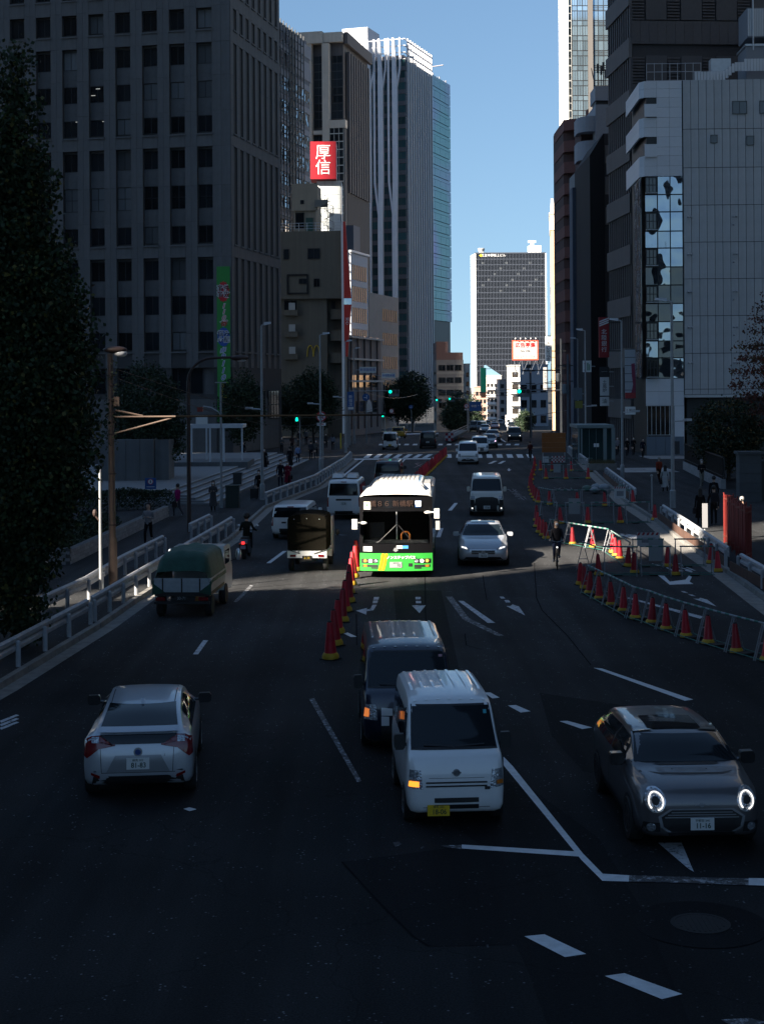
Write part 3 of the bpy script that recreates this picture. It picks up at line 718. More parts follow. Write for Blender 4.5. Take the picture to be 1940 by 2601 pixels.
MB().prism([(0, zt + .3), (6.3, zt + .3), (0, zt + 4.6)], .5, 12, plane='xz').build('glass_gable', mat('gable_glass', (.25, .42, .55), .2, metal=.4), o)
small('grey_flats', 'dark grey flat-roofed block between two white apartment blocks', 1268, 1297, 967, 600, mat('mid_grey_render', (.26, .24, .24), .8), cols=2)
small('white_flats', 'white balconied apartment block under the billboard', 1295, 1320, 932, 392, mat('flats_white', (.42, .42, .41), .7), D=10, cols=1, bal=.98)
small('grey_slab', 'plain grey block behind the billboard frame', 1318, 1391, 930, 500, mat('cool_grey_render', (.30, .32, .36), .8), cols=3, fl=5)
o = thing('shop_sign', 'small green and orange shop sign left of the blue gable', 'sign', tuple(Q(1227, 970, 600)))
MB().box(-1.1, 1.1, -.3, .3, -4, 5.5).build('board', mat('sign_green', (.02, .45, .2), .5), o); MB().box(-1.0, 1.0, -.32, .28, -6.2, -4.02).build('lower_board', mat('sign_orange', (.8, .25, .1), .5), o)
for pz in (-5.5, 5): MB().box(1.05, 3, -.05, .05, pz, pz + .2).build('bracket', DARKFR, o)
# billboard
d = 380; o = thing('billboard', 'white billboard with red border and phone number above the white flats', 'billboard', (Q(1334, 980, d).x, d, 0))
bw_, bh0, bh1 = (1367 - 1301) / F * d, zpx(917, d), zpx(867, d)
MB().box(-bw_ / 2, bw_ / 2, 0, .4, bh0, bh1).build('border', mat('billboard_red', (.75, .10, .05), .5), o)
MB().box(-bw_ / 2 + .28, bw_ / 2 - .28, -.06, 0, bh0 + .28, bh1 - .28).build('panel', mat('billboard_white', (.34, .34, .34), .7, spec=.1), o)
hh = bh1 - bh0
text('\u5e83\u544a\u52df\u96c6', o, (0, -.09, bh0 + hh * .74), (R(90), 0, 0), 1.25, mat('billboard_ink', (.30, .01, .01), .7, spec=.05), weight=.02); text('No 106', o, (0, -.09, bh0 + hh * .45), (R(90), 0, 0), .78, BLACK_P); text('03-5717-1506', o, (0, -.09, bh0 + hh * .17), (R(90), 0, 0), .86, mat('grey_print', (.2, .25, .25), .5))
for k in range(5): MB().tube((-bw_ / 2 + .75 + k * 1.25, 0, bh1), (-bw_ / 2 + .75 + k * 1.25, -.9, bh1 + .5), .05).ball((-bw_ / 2 + .75 + k * 1.25, -.9, bh1 + .45), .16).build('floodlight', SWH, o)
b = MB()
for k in range(4): x = -bw_ / 2 + .5 + k * bw_ / 3.4; b.tube((x, .2, bh0), (x + .4, .2, bh0 - 3.6), .09).tube((x + 1.6, .2, bh0), (x, .2, bh0 - 3.6), .07)
b.tube((-bw_ / 2, .2, bh0 - .1), (bw_ / 2, .2, bh0 - .1), .1); b.build('support_frame', SFR, o)
# vertical hotel board
def vsign(name, label, u0, u1, v0, v1, d, s, mb, mt, size, sx=1, rot=None, weight=0, space=1.0, thick=.4, dv=0, arm=1):
    c = Q((u0 + u1) / 2, (v0 + v1) / 2, d); W, H = (u1 - u0) / F * d, (v1 - v0) / F * d
    o = thing(name, label, 'sign', tuple(c)); MB().box(-W / 2, W / 2, -thick / 2, thick / 2, -H / 2, H / 2).build('board', mb, o)
    if s: text(s, o, (0, -thick / 2 - .02, dv), rot or (R(90), 0, 0), size, mt, sx=sx, weight=weight, space=space)
    if arm:
        for q in (-.35, .35): MB().box(W / 2 if arm > 0 else -W / 2 - 1.2, W / 2 + 1.2 if arm > 0 else -W / 2, -.05, .05, H * q, H * q + .1).build('bracket', DARKFR, o)
    return o
BOARD_W = mat('sign_white', (.72, .72, .70), .5); BOARD_G = mat('sign_grey', (.33, .32, .31), .6)
vsign('hotel_sign', 'white vertical board with sideways latin lettering before the beige hotel', 1384, 1401, 855, 918, 322, 'Roy Garden', BOARD_W, BLACK_P, 1.2, rot=(R(90), R(90), 0))
vsign('small_sign', 'pale vertical board with dark kana low beside the hotel', 1379, 1388, 933, 990, 330, '\u30c8\n\u30e9\n\u30f3\n\u30af', BOARD_G, BLACK_P, .7)

# -- right-hand row, far to near
BEIG = mat('orange_render', (.55, .36, .22), .8, noise=.06, nscale=.4, streak=.1); PINKW = mat('cream_top', (.72, .62, .54), .8)
x0 = (1400 - 970) / F * 335; Hb = zpx(563, 335) - gz(335)
F11 = Bld('hotel', 'tall orange and cream sunlit hotel beside the sky', 'building', x0, 335, 6, 0, 16, 14, Hb, z=gz(335))
F11.body(BEIG, top=Hb - 3.6 + 1.5); MB().box(-.15, 16, -.15, 14, Hb - 2.1, Hb + 1.3).build('top_storey', PINKW, F11.e); MB().box(-.3, 16.2, -.3, 14.2, Hb + 1.3, Hb + 1.7).build('cornice', mat('peach_cornice', (.7, .48, .34), .7), F11.e)
MB().prism([(0, Hb + 1.7), (1.1, Hb + 1.7), (.6, Hb + 4.8), (.15, Hb + 4.8)], .3, .8, plane='xz').build('roof_fin', PINKW, F11.e)
for j in range(9): F11.put('left', 'window', winmesh(1.4, 1.5, 2, 1, .08, DARKFR, GLASS), 5, 3 + j * 3.4, .02)
# white tower with gridded glass
WT = mat('white_tower_stone', (.72, .70, .66), .7, noise=.04, nscale=.3); SKYG = mat('sky_glass', (.40, .55, .66), .06, metal=.8, rand=.25, wave=.01, bscale=.2)
x0 = (1447 - 970) / F * 400
W12 = Bld('white_glass_tower', 'white edged tower of pale gridded glass rising out of the picture', 'building', x0, 400, -1, 0, 24, 16, 118, z=0)
W12.body(DARKFR, inset=.3)
W12.slab('left', 'stone_edge', 0, 16.0, 0, 118, -.2, .15, WT)
for j in range(8, 30):
    z = j * 3.9
    W12.put('front', 'window', winmesh(.9, 3.8, 1, 2, .08, mat('pale_mullion', (.5, .5, .48), .5), GLASS), .12, z, .0)
    for k in range(3):
        W12.put('front', 'window', winmesh(1.35, 2.5, 2, 1, .07, DARKFR, SKYG), 1.15 + k * 1.38, z, 0); W12.put('front', 'window', winmesh(1.35, 1.3, 1, 1, .07, DARKFR, SKYG), 1.15 + k * 1.38, z + 2.55, 0)
        W12.put('front', 'window', winmesh(1.35, 2.5, 1, 1, .07, DARKFR, SKYG), 6.6 + k * 1.38, z, 0); W12.put('front', 'window', winmesh(1.35, 1.3, 1, 3, .12, DARKFR, SKYG), 6.6 + k * 1.38, z + 2.55, 0)
W12.slab('front', 'pier', 5.3, 6.55, 0, 118, 0, .5, mat('pier_taupe', (.11, .10, .095), .7))
# grey sign box and chequered tower behind the red-brown building
vsign('sign_box', 'blank dark grey box sign on the roof edge by the hotel', 1410, 1440, 466, 533, 260, None, mat('sign_slate', (.13, .14, .165), .6), BLACK_P, 1, thick=2)
o = vsign('sign_box', 'lower dark grey strip sign under the blank box', 1411, 1440, 540, 562, 262, None, MATS['sign_slate'], BLACK_P, 1, thick=2)
G15 = Bld('tiled_block', 'narrow dark chequered block behind the vertical hotel sign', 'building', (1425 - 970) / F * 262, 262, 3, 0, 5, 8, zpx(560, 262), z=gz(262))
G15.body(mat('chequer_dark', (.05, .055, .065), .5))
for j in range(int(G15.H / 1.1)):
    for k in range(2): G15.put('front', 'tile', boxmesh(.34, 1.0, .06, mat('tile_grey', (.14, .15, .17), .5)), .1 + k * .45 + (j % 2) * .12, j * 1.1 + .05, 0)
vsign('hotel_sign', 'grey vertical board with dark hotel name on the right row', 1424, 1441, 708, 853, 240, '\u897f\n\u9244\n\u30a4\n\u30f3\n\u65b0\n\u5bbf', BOARD_G, BLACK_P, .98, space=1.08, thick=.6)

# -- red-brown building with curved balconies
REDB = mat('red_brown_render', (.115, .045, .038), .8, noise=.1, nscale=1)
dR = 216; xr = (1439 - 970) / F * dR; wr = (1500 - 1439) / F * dR + 4
RB = thing('red_brown_flats', 'red-brown flats with curved recessed balconies on the right row', 'building', (xr, dR, 0))
Hr = zpx(303, dR)
arc = [(wr * t, 1.6 * (1 - math.sin(math.pi / 2 * min(1, t * 2.2))) ) for t in (0, .08, .16, .24, .34, .46)]
poly = arc + [(wr, 0), (wr, 14), (0, 14)]
MB().prism([(x + .1 if x < .01 else x, y + 1.6) for x, y in poly], -.5, Hr).build('core_wall', mat('red_brown_dark', (.05, .022, .02), .8), RB)
sp = 54.2 / F * dR
for j in range(13):
    z = Hr - j * sp
    MB().prism(poly, z - 1.55, z).build('balcony_front', REDB, RB)
    MB().box(wr * .46, wr, .02, 2, z - sp, z - 1.5).build('wall_pier', REDB, RB)
MB().box(wr * .42, wr * .45, -.05, 1.5, 0, Hr + 1.2).build('corner_fin', REDB, RB)
# grey rounded balconies beside it
GCB = mat('grey_balcony', (.20, .225, .26), .7, noise=.06)
dG = 205; xg = (1474 - 970) / F * dG; wg = (1546 - 1474) / F * dG
GB = thing('grey_flats', 'blue-grey flats with rounded balcony fronts above the black building', 'building', (xg, dG, 0))
arc = [(wg * .5 * (1 - math.cos(R(a))) , 2.2 * (1 - math.sin(R(a)))) for a in (0, 15, 30, 45, 60, 75, 90)]
for v0, v1 in ((298, 337), (360, 408)):
    MB().prism(arc + [(wg, 0), (wg, 5), (0, 5)], zpx(v1, dG), zpx(v0, dG)).build('balcony_front', GCB, GB)
MB().box(wg * .58, wg + 3, -.2, 10, 0, zpx(270, dG)).build('wall', GCB, GB); MB().box(.6, wg, 2.6, 9, 0, zpx(310, dG)).build('core_wall', MATS['red_brown_dark'], GB)
MB().box(wg * .62, wg + 2, 1, 6, zpx(255, dG), zpx(219, dG)).build('roof_tank', GCB, GB); MB().box(wg * .66, wg + 1, 1.4, 5, zpx(272, dG), zpx(254, dG)).build('roof_void', DARKFR, GB)
b = MB()
for k, (dx, h) in enumerate(((.0, 2.6), (.35, 3.2), (.8, 2.9), (1.1, 3.4), (1.4, 2.4))):
    b.tube((wg * .66 + dx, 2, zpx(219, dG)), (wg * .66 + dx + (.0 if k else -.5), 2, zpx(219, dG) + h), .06)
    if k: b.box(wg * .66 + dx - .14, wg * .66 + dx + .14, 1.8, 1.98, zpx(219, dG) + h - 1.2, zpx(219, dG) + h)
for z in (1.0, 2.0, 2.7): b.tube((wg * .66, 2, zpx(219, dG) + z), (wg * .66 + 1.4, 2, zpx(219, dG) + z), .04)
b.build('antenna_mast', DARKFR, GB)
# glass banded narrow block
dN = 190; xn = (1474 - 970) / F * dN; wn = (1501 - 1474) / F * dN
NB = Bld('narrow_office', 'narrow slate office with sloping sign bands beside the black building', 'building', xn, dN, 0, 0, wn, 10, zpx(430, dN), z=0)
NB.body(mat('slate_cladding', (.10, .12, .145), .6, noise=.1))
for j in range(13):
    z = NB.H - 1.0 - j * 2.35
    NB.put('front', 'spandrel_panel', boxmesh(wn - .06, 1.3, .10, mat('slate_panel', (.15, .175, .20), .55, rand=.1)), .03, z - .9, 0)
    NB.put('front', 'window', winmesh(wn - .1, .9, 3, 1, .04, DARKFR, GLASS_M if j % 4 == 2 else GLASS), .05, z - 1.85, .02)
for k in range(5): NB.slab('front', 'roof_post', .1 + k * .28, .16 + k * .28, NB.H, NB.H + .5 + (k % 2) * .3, -.2, -.1, GCB)
MB().box(-.75, -.02, 1, 4, 0, zpx(477, dN)).build('brick_flue', mat('flue_slate', (.085, .10, .13), .8, noise=.15, nscale=6), NB.e)
for u, v0, v1 in ((1499, 474, 501), (1499.5, 556, 583), (1500, 640, 668)): NB.slab('front', 'window_strip', wn - .02, wn + .1, zpx(v1, dN), zpx(v0, dN), .02, .14, SWH)
# black windowless flank and taupe strip
BLK = mat('black_render', (.012, .012, .014), .85)
dK = 178; xk0 = (1501 - 970) / F * dK; xk1 = (1538 - 970) / F * dK; xk2 = (1556 - 970) / F * dK
KB = thing('black_building', 'black blank-walled building with a slanting top edge on the right row', 'building', (xk0, dK, 0))
wk = xk1 - xk0
MB().prism([(0, 0), (wk, 0), (wk, zpx(343, dK)), (wk * .94, zpx(343, dK)), (0, zpx(398, dK))], 0, 14, plane='xz').build('wall', BLK, KB)
MB().box(wk, xk2 - xk0 + 1, .3, 14, 0, zpx(342, dK)).build('side_wall', mat('taupe_dark', (.075, .068, .068), .8), KB)
for v0, v1 in ((372, 418), (452, 497), (530, 574)): MB().box(wk + .1, xk2 - xk0 + .9, .22, .32, zpx(v1, dK), zpx(v0, dK)).build('pale_panel', mat('taupe_pale', (.26, .23, .21), .8), KB)
vsign('bank_sign', 'red vertical sign with a striped white head and bank characters', 1520, 1545, 806, 908, 150, '\u5317\n\u9678\n\u9280\n\u884c', mat('sign_red', (.30, .01, .015), .5), WHITE_P, .55, dv=-.35, space=1.05)
o = bpy.data.objects['bank_sign']
for k in range(3): MB().prism([(-.46, 1.05 + k * .2), (.46, 1.4 + k * .2), (.46, 1.54 + k * .2), (-.46, 1.19 + k * .2)], -.225, -.205, plane='xz').build('stripe', WHITE_P, o)

# -- dark brown tower with ribbon windows
BTL = mat('brown_tile', (.085, .078, .08), .75, noise=.12, nscale=6, rand=.05); BTD = mat('brown_tile_dark', (.045, .042, .045), .75, noise=.15, nscale=8)
BTP = mat('brown_panel', (.075, .07, .072), .7, noise=.1, nscale=4, rand=.06); BRB = mat('brown_band', (.125, .115, .112), .75, noise=.08, nscale=1, streak=.08)
x0 = (1608 - 970) / F * 150
T17 = Bld('brown_tower', 'dark brown tiled tower with ribbon windows rising out of the picture', 'building', x0, 150, -4, 0, 26, 20, 58, z=0)
T17.D = -1
dv = (math.sin(R(-4)), math.cos(R(-4))); dvx = (1549 - 970) / F
T17.D = max(10, (dvx * 150 - x0) / (dv[0] - dvx * dv[1]))
T17.body(BTD, inset=.2)
Dt = T17.D
st = 5.05
for j in range(-1, 13):
    z = 3.2 + j * st
    T17.slab('left', 'ribbon_band', 0, Dt, z, z + 1.9, -.1, .25, BRB)
    n = 11
    for k in range(n):
        T17.put('left', 'window', winmesh(Dt / n - .5, 3.0, 1, 2, .06, DARKFR, GLASS), k * Dt / n + .1, z + 1.95, -.15)
        T17.slab('left', 'pier', (k + 1) * Dt / n - .42, (k + 1) * Dt / n, z + 1.9, z + st, -.15, .12, BTL)
        if j > -1:
            for q in range(4): T17.slab('left', 'louvre', k * Dt / n, (k + 1) * Dt / n - .42, z + 2.2 + q * .7, z + 2.34 + q * .7, -.12, .02, BTD)
    # front: tiled bays with ribbed strips between
    zf = 2.6 + j * 6.2
    for k in range(8):
        T17.put('front', 'tile_panel', boxmesh(2.05, 2.7, .10, BTP), 1.45 + k * 3.5, zf + 2.4, 0)
        for q in range(9): T17.slab('front', 'rib', .1 + k * 3.5 - (0 if k else 0), 1.3 + k * 3.5, zf + 2.4 + q * .30, zf + 2.54 + q * .30, 0, .09, BTL)
        for q in range(4): T17.put('front', 'tile_panel', boxmesh(.85, 2.25, .05, BTL), .02 + k * 3.5 + q * .875, zf + .05, 0)
# -- white-grey corner building
PANEL = mat('concrete_panel', (.44, .46, .47), .75, noise=.10, nscale=.9, streak=.16, rand=.05); WTILE = mat('pale_tile_panel', (.62, .64, .67), .45, noise=.03, rand=.04)
JOINT = mat('panel_joint', (.07, .075, .08), .8); STEEL = mat('galvanised', (.42, .43, .45), .45, metal=.6, noise=.1)
x0 = (1640 - 970) / F * 139
K18 = Bld('corner_building', 'grey panelled building with a mirrored glass corner beside the brown tower', 'building', x0, 139, 2, 0, 22, 10.5, zpx(209, 139), z=0)
K18.x0 = 0
Hk = K18.H
wg_ = (1736 - 1640) / F * 139
MB().box(wg_ + .05, 22, .12, 10.5, 5.6, Hk - .02).build('core_wall', JOINT, K18.e)
MB().box(.2, wg_ + .04, .2, 10.4, -.5, Hk - .03).build('corner_core', mat('core_black', (.018, .02, .022), .5), K18.e)
MB().box(wg_ + .4, 22, 1.2, 10, -.5, 5.6).build('recessed_shopfront', mat('shop_dark', (.03, .032, .035), .5), K18.e)
MB().box(wg_ + .02, 22, .02, 1.2, 5.35, 5.6).build('soffit', STEEL, K18.e)
pw = 48.6 / F * 139 / 2.58 * 1.0
pw = (50 / 2.58) / F * 139
rowz = [5.62] + [zpx(v, 139) for v in (994, 903, 808, 714, 621, 527, 432, 334)] + [Hk]
rowz = sorted(set(rowz))
npan = 12
wins = {(4, 8): 1, (2, 7): .5, (6, 7): .5, (8, 8): 1}
for j, (za, zb) in enumerate(zip(rowz, rowz[1:])):
    for k in range(npan + 6):
        a = wg_ + .08 + k * .70
        if a + .7 > 22: break
        K18.put('front', 'wall_panel', boxmesh(.655, zb - za - .055, .10, PANEL), a, za + .027, -.12)
for u, v, wpx, hpx in ((1880, 281, 37, 33), (1815, 360, 18, 21), (1906, 365, 19, 24), (1945, 281, 30, 33)):
    S0 = (u - 1640) / F * 139; K18.put('front', 'window', winmesh(wpx / F * 139, hpx / F * 139, 2 if wpx > 25 else 1, 1, .05, mat('black_frame', (.01, .01, .012), .4), mat('grey_glass', (.10, .11, .12), .2)), S0 - wpx / F * 139 / 2, zpx(v, 139) - hpx / F * 139 / 2, .02)
for j, v in enumerate((655, 560, 750, 840, 930)):
    for u in (1748, 1756, 1862, 1870):
        S0 = (u - 1640) / F * 139
        MB().ball((S0, -.12, zpx(v - 3, 139)), .11).build('vent_cap', STEEL, K18.e)
    MB().ball(((1862 - 1640) / F * 139, -.12, zpx(v + 17, 139)), .11).build('vent_cap', STEEL, K18.e)
# corner: tiles on top, then mirrored panes, then pale base
ch = .95
tz = [zpx(v, 139) for v in (452, 426, 400, 378, 352, 328, 303, 277, 252, 230, 210)]
for za, zb in zip(tz, tz[1:]):
    mid = (za + zb) / 2; slot = any(zpx(b_, 139) < mid < zpx(a_, 139) for a_, b_ in ((254, 300), (352, 402)))
    for k in range(3):
        if k == 0 and slot: continue
        K18.put('front', 'tile_panel', boxmesh(1.12, zb - za - .02, .06, WTILE), .0 + k * 1.14 + (.0), za + .01, -.2)
    if not slot:
        MB().hexa(((-.35, .75, za), (.0, .15, za), (.1, .3, za), (-.2, .9, za), (-.35, .75, zb - .02), (.0, .15, zb - .02), (.1, .3, zb - .02), (-.2, .9, zb - .02))).build('tile_panel', WTILE, K18.e)
        MB().box(-.37, -.2, .76, 10.4, za, zb - .02).build('tile_panel', WTILE, K18.e)
for a_, b_ in ((254, 300), (352, 402)):
    K18.put('front', 'balcony_screen', boxmesh(1.1, 1.15, .05, WTILE), .02, zpx(b_, 139) - .05, .0)
    MB().box(.05, 1.1, .25, .35, zpx(b_, 139), zpx(a_, 139) - .6).build('balcony_back', mat('balcony_back', (.30, .31, .32), .7), K18.e)
gv = [452, 499, 543, 592, 635, 683, 729, 776, 822, 871, 914, 966]
for j, (va, vb) in enumerate(zip(gv, gv[1:])):
    za, zb = zpx(vb, 139), zpx(va, 139)
    for k in range(3):
        if k == 0 and j % 2 == 0:
            o = K18.put('front', 'casement', winmesh(1.0, zb - za - .25, 3, 2, .07, DARKFR, GLASS), .06, za + .15, -.05)
            K18.put('front', 'balcony_rail', boxmesh(1.1, .06, .3, STEEL), .02, za + .08, -.0)
        else:
            K18.put('front', 'glass_pane', winmesh(1.11, zb - za - .04, 1, 1, .03, DARKFR, GLASS_M if (j < 5 or (j + k) % 3 == 0) else GLASS_W), .02 + k * 1.14, za + .02, -.15)
    MB().box(-.3, -.22, .8, 5, za, zb - .05).build('glass_pane', GLASS_W, K18.e)
base = zpx(966, 139)
for k in range(3):
    for za, zb in ((4.6, 5.9), (5.92, base - .02)): K18.put('front', 'tile_panel', boxmesh(1.13, zb - za, .06, WTILE), k * 1.14, za, -.2)
K18.slab('front', 'pier', 2.55, 3.42, .1, 4.58, -.2, -.12, WTILE)
K18.put('front', 'shop_window', winmesh(2.4, 2.7, 6, 1, .04, STEEL, GLASS), .1, 1.95, -.2)
for k in range(4): K18.put('front', 'wall_panel', boxmesh(.82, 1.7, .08, mat('blue_grey_panel', (.11, .14, .18), .5)), .02 + k * .85, .12, -.18)
K18.put('front', 'notice_board', boxmesh(.42, 1.15, .06, DARKFR), 2.55, .25, -.08)
# roof rail, parapet, machinery
b = MB()
for k in range(8): b.tube((.3 + k * .7, .5, Hk), (.3 + k * .7, .5, Hk + 1.65), .03)
for z in (.05, .85, 1.6): b.tube((.3, .5, Hk + z), (5.2, .5, Hk + z), .03)
b.build('roof_fence', STEEL, K18.e)
PARA = mat('corrugated_white', (.58, .60, .62), .5, rand=.05)
for k in range(60):
    S0 = 4.6 + k * .28; h = .75 if S0 < 7.2 else min(1.55, .75 + (S0 - 7.2) * .9)
    K18.put('front', 'parapet_rib', boxmesh(.24, .8 if S0 < 9 else 1.1, .07, PARA), S0, Hk + h - (.75), -.4)
MB().box(6.2, 8.0, 1, 2.2, Hk + .6, Hk + 2.1).build('air_unit', STEEL, K18.e)
b = MB(); b.box(9.6, 14, 2, 6, Hk, Hk + 3.4); b.build('plant_box', mat('plant_grey', (.22, .23, .25), .6), K18.e)
b = MB()
for k in range(14): b.box(9.75 + k * .16, 9.87 + k * .16, 1.9, 1.98, Hk + 4.3, Hk + 6.8)
b.tube((10.2, 1.8, Hk + 3), (10.2, 1.8, Hk + 9), .06); b.build('louvre_screen', PARA, K18.e); MB().box(9.7, 14, 2.0, 6, Hk + 4.2, Hk + 6.9).build('plant_box', MATS['plant_grey'], K18.e)
MB().box(9.5, 14.1, 1.9, 6, Hk + 3.4, Hk + 3.6).build('plant_deck', STEEL, K18.e)

# -- beige corner building with arches logo, left beyond the granite block
TAUPE = mat('taupe_render', (.115, .102, .08), .85, noise=.06, nscale=.6, streak=.12); CREAM = mat('cream_render', (.25, .215, .165), .85, noise=.06, nscale=.6, streak=.1)
dM = 215; mc = (868 - 970) / F * dM
def X(u): return (u - 868) / F * dM
McB = Bld('taupe_building', 'taupe corner building with yellow arches and small windows, roof terrace above', 'building', mc, dM, 6, -14, 0, 6.5, zpx(585, dM), z=0)
MB().box(-14, 0, 0, 6.5, zpx(757, dM), zpx(585, dM)).build('upper_wall', TAUPE, McB.e)
MB().box(-14, X(830), .5, 6.5, -.5, zpx(757, dM)).build('lower_wall', TAUPE, McB.e)
MB().box(X(830), -.05, 2.0, 6.5, -.5, zpx(757, dM)).build('lower_wall', TAUPE, McB.e)
MB().box(X(745), X(800), 1.5, 7, zpx(585, dM), zpx(462, dM)).build('penthouse', CREAM, McB.e)
MB().box(X(740), X(806), 1.2, 1.5, zpx(530, dM), zpx(461, dM)).build('penthouse_front', CREAM, McB.e)
MB().box(X(762), X(771), 1.1, 1.21, zpx(513, dM), zpx(503, dM)).build('window', GLASS, McB.e)
MB().box(X(775), X(793), 1.35, 1.52, zpx(583, dM), zpx(548, dM)).build('door', mat('door_green', (.02, .06, .045), .5), McB.e)
MB().box(X(748), X(770), 1.40, 1.6, zpx(575, dM), zpx(535, dM)).build('window', GLASS, McB.e)
def mw(u0, u1, v0, v1, nx=2, n=.03, yb=0):
    o = link('window', winmesh((u1 - u0) / F * dM, (v1 - v0) / F * dM, nx, 1, .07, mat('black_frame', (.01, .01, .012), .4), GLASS), McB.e, (X(u0), yb - n, zpx(v1, dM)))
mw(783, 815, 629, 656); mw(721, 735, 630, 656, 1); mw(760, 781, 706, 719); mw(798, 813, 706, 727); mw(720, 752, 760, 788, 2, .03, .5); mw(838, 848, 762, 782, 2, .03, 2.0)
b = MB()
for u0, u1, v0, v1 in ((729, 784, 694, 698), (729, 784, 741, 745), (729, 733, 698, 741), (780, 784, 698, 741)): b.box(X(u0), X(u1), -.14, .0, zpx(v1, dM), zpx(v0, dM))
b.build('sign_frame', mat('black_frame', (.01, .01, .012), .4), McB.e)
for v in (783, 838, 895):
    MB().box(X(838), .25, 1.0, 2.0, zpx(v + 26, dM), zpx(v, dM)).build('balcony', TAUPE, McB.e)
    MB().box(X(722), X(756), -.1, .5, zpx(v + 16, dM), zpx(v + 2, dM)).build('balcony', TAUPE, McB.e)
    MB().box(X(734), X(750), -.2, .0, zpx(v + 2, dM), zpx(v - 16, dM)).build('air_unit', mat('air_unit', (.34, .34, .33), .5), McB.e)
b = MB()
for s in (-1, 1):
    pts = [(X(795) + s * .03 + s * (.43 - .43 * math.cos(R(a))), -.03 + .45, zpx(904, dM) + 1.55 * math.sin(R(a)) ** .9) for a in range(0, 181, 15)]
    b.path(pts, .085, 6)
b.build('arches_logo', mat('arches_yellow', (.40, .26, .01), .5), McB.e)
b = MB()
for z in (.35, .75, 1.15): b.tube((-13, .1, McB.H + z), (0, .1, McB.H + z), .03)
for k in range(12): b.tube((-13 + k * 1.18, .1, McB.H), (-13 + k * 1.18, .1, McB.H + 1.15), .03)
b.build('roof_rail', STEEL, McB.e)
b = MB(); cx_, cy_ = X(832), .9
b.tube((cx_, cy_, McB.H), (cx_, cy_, McB.H + 4.8), .06)
for k in range(24):
    a = R(k * 28); z = McB.H + .2 + k * .17
    b.hexa(((cx_, cy_, z), (cx_ + .9 * math.cos(a), cy_ + .9 * math.sin(a), z), (cx_ + .9 * math.cos(a + .45), cy_ + .9 * math.sin(a + .45), z), (cx_ + .05, cy_ + .05, z), (cx_, cy_, z + .05), (cx_ + .9 * math.cos(a), cy_ + .9 * math.sin(a), z + .05), (cx_ + .9 * math.cos(a + .45), cy_ + .9 * math.sin(a + .45), z + .05), (cx_ + .05, cy_ + .05, z + .05)))
    b.tube((cx_ + .9 * math.cos(a), cy_ + .9 * math.sin(a), z), (cx_ + .9 * math.cos(a), cy_ + .9 * math.sin(a), z + 1.0), .02)
b.path([(cx_ + .9 * math.cos(R(k * 28)), cy_ + .9 * math.sin(R(k * 28)), McB.H + 1.2 + k * .17) for k in range(24)], .03)
b.box(X(800), X(832), .6, 1.5, zpx(522, dM), zpx(504, dM)); b.build('spiral_stair', mat('stair_steel', (.14, .14, .13), .5, metal=.3), McB.e)
# white panelled sign tower with a red crest, and the red sail
dW = 226
def Xw(u): return (u - 970) / F * dW
TW = thing('sign_tower', 'white panelled stair tower topped by a red sign cube', 'building', (Xw(808), dW, 0))
w_ = Xw(868) - Xw(808)
MB().box(.05, w_ + .1, .1, 7, 0, zpx(462, dW)).build('core_wall', JOINT, TW)
for j in range(12):
    zt_ = zpx(458, dW) - j * 2.05
    for k in range(3): link('wall_panel', boxmesh(w_ / 3 - .03, 2.02, .08, mat('white_wall_panel', (.50, .53, .54), .5, rand=.04, noise=.05)), TW, (k * w_ / 3 + .02, .1, zt_ - 2.05))
    MB().box(w_ + .1, w_ + .16, .1, 7, zt_ - 2.05, zt_ - .03).build('wall_panel', SWH, TW)
CRIM = mat('crimson_sign', (.30, .006, .015), .45)
CR_ = thing('roof_sign', 'crimson rooftop sign with two large white characters', 'sign', (Xw(793), dW - 1, zpx(456, dW)))
sw_, sh_ = (858 - 793) / F * dW, (456 - 361) / F * dW
MB().box(0, sw_, 0, 4, 0, sh_).build('board', CRIM, CR_)
text('\u539a\n\u4fe1', CR_, (sw_ / 2, -.03, sh_ / 2 - .05), (R(90), 0, 0), 2.35, WHITE_P, space=.95)
MB().box(sw_ + .01, sw_ + .06, .1, 3.9, .1, sh_ - .1).build('side_board', mat('sign_lilac', (.30, .24, .28), .5), CR_)
text('\u539a\n\u4fe1', CR_, (sw_ + .08, 2, sh_ / 2), (R(90), 0, R(90)), 2.0, WHITE_P, sx=.9)
SAIL = thing('sail_sign', 'tall tapering red sail-shaped sign on the corner of the white tower', 'sign', ((872 - 970) / F * 213, 213, 0))
dS_ = 213
def sp_(u, v): return ((u - 872) / F * dS_, zpx(v, dS_))
rd = mat('sail_red', (.50, .025, .015), .45)
MB().prism([sp_(874, 562), sp_(880, 562), sp_(886, 660), sp_(894, 757), sp_(875, 757)], 0, .6, plane='xz').build('upper_sail', rd, SAIL)
MB().prism([sp_(875, 757), sp_(894, 757), sp_(894, 773), sp_(875, 773)], .05, .55, plane='xz').build('glass_band', GLASS_M, SAIL)
MB().prism([sp_(875, 773), sp_(894, 773), sp_(890, 820), sp_(884, 905), sp_(876, 905)], 0, .6, plane='xz').build('lower_sail', rd, SAIL)
text('\u5b89\u5fc3', SAIL, (sp_(883, 0)[0], -.03, zpx(815, dS_)), (R(90), R(90), 0), .55, WHITE_P)
MB().box(sp_(869, 0)[0], sp_(875, 0)[0], .1, .6, 0, zpx(560, dS_)).build('mast_edge', SWH, SAIL)
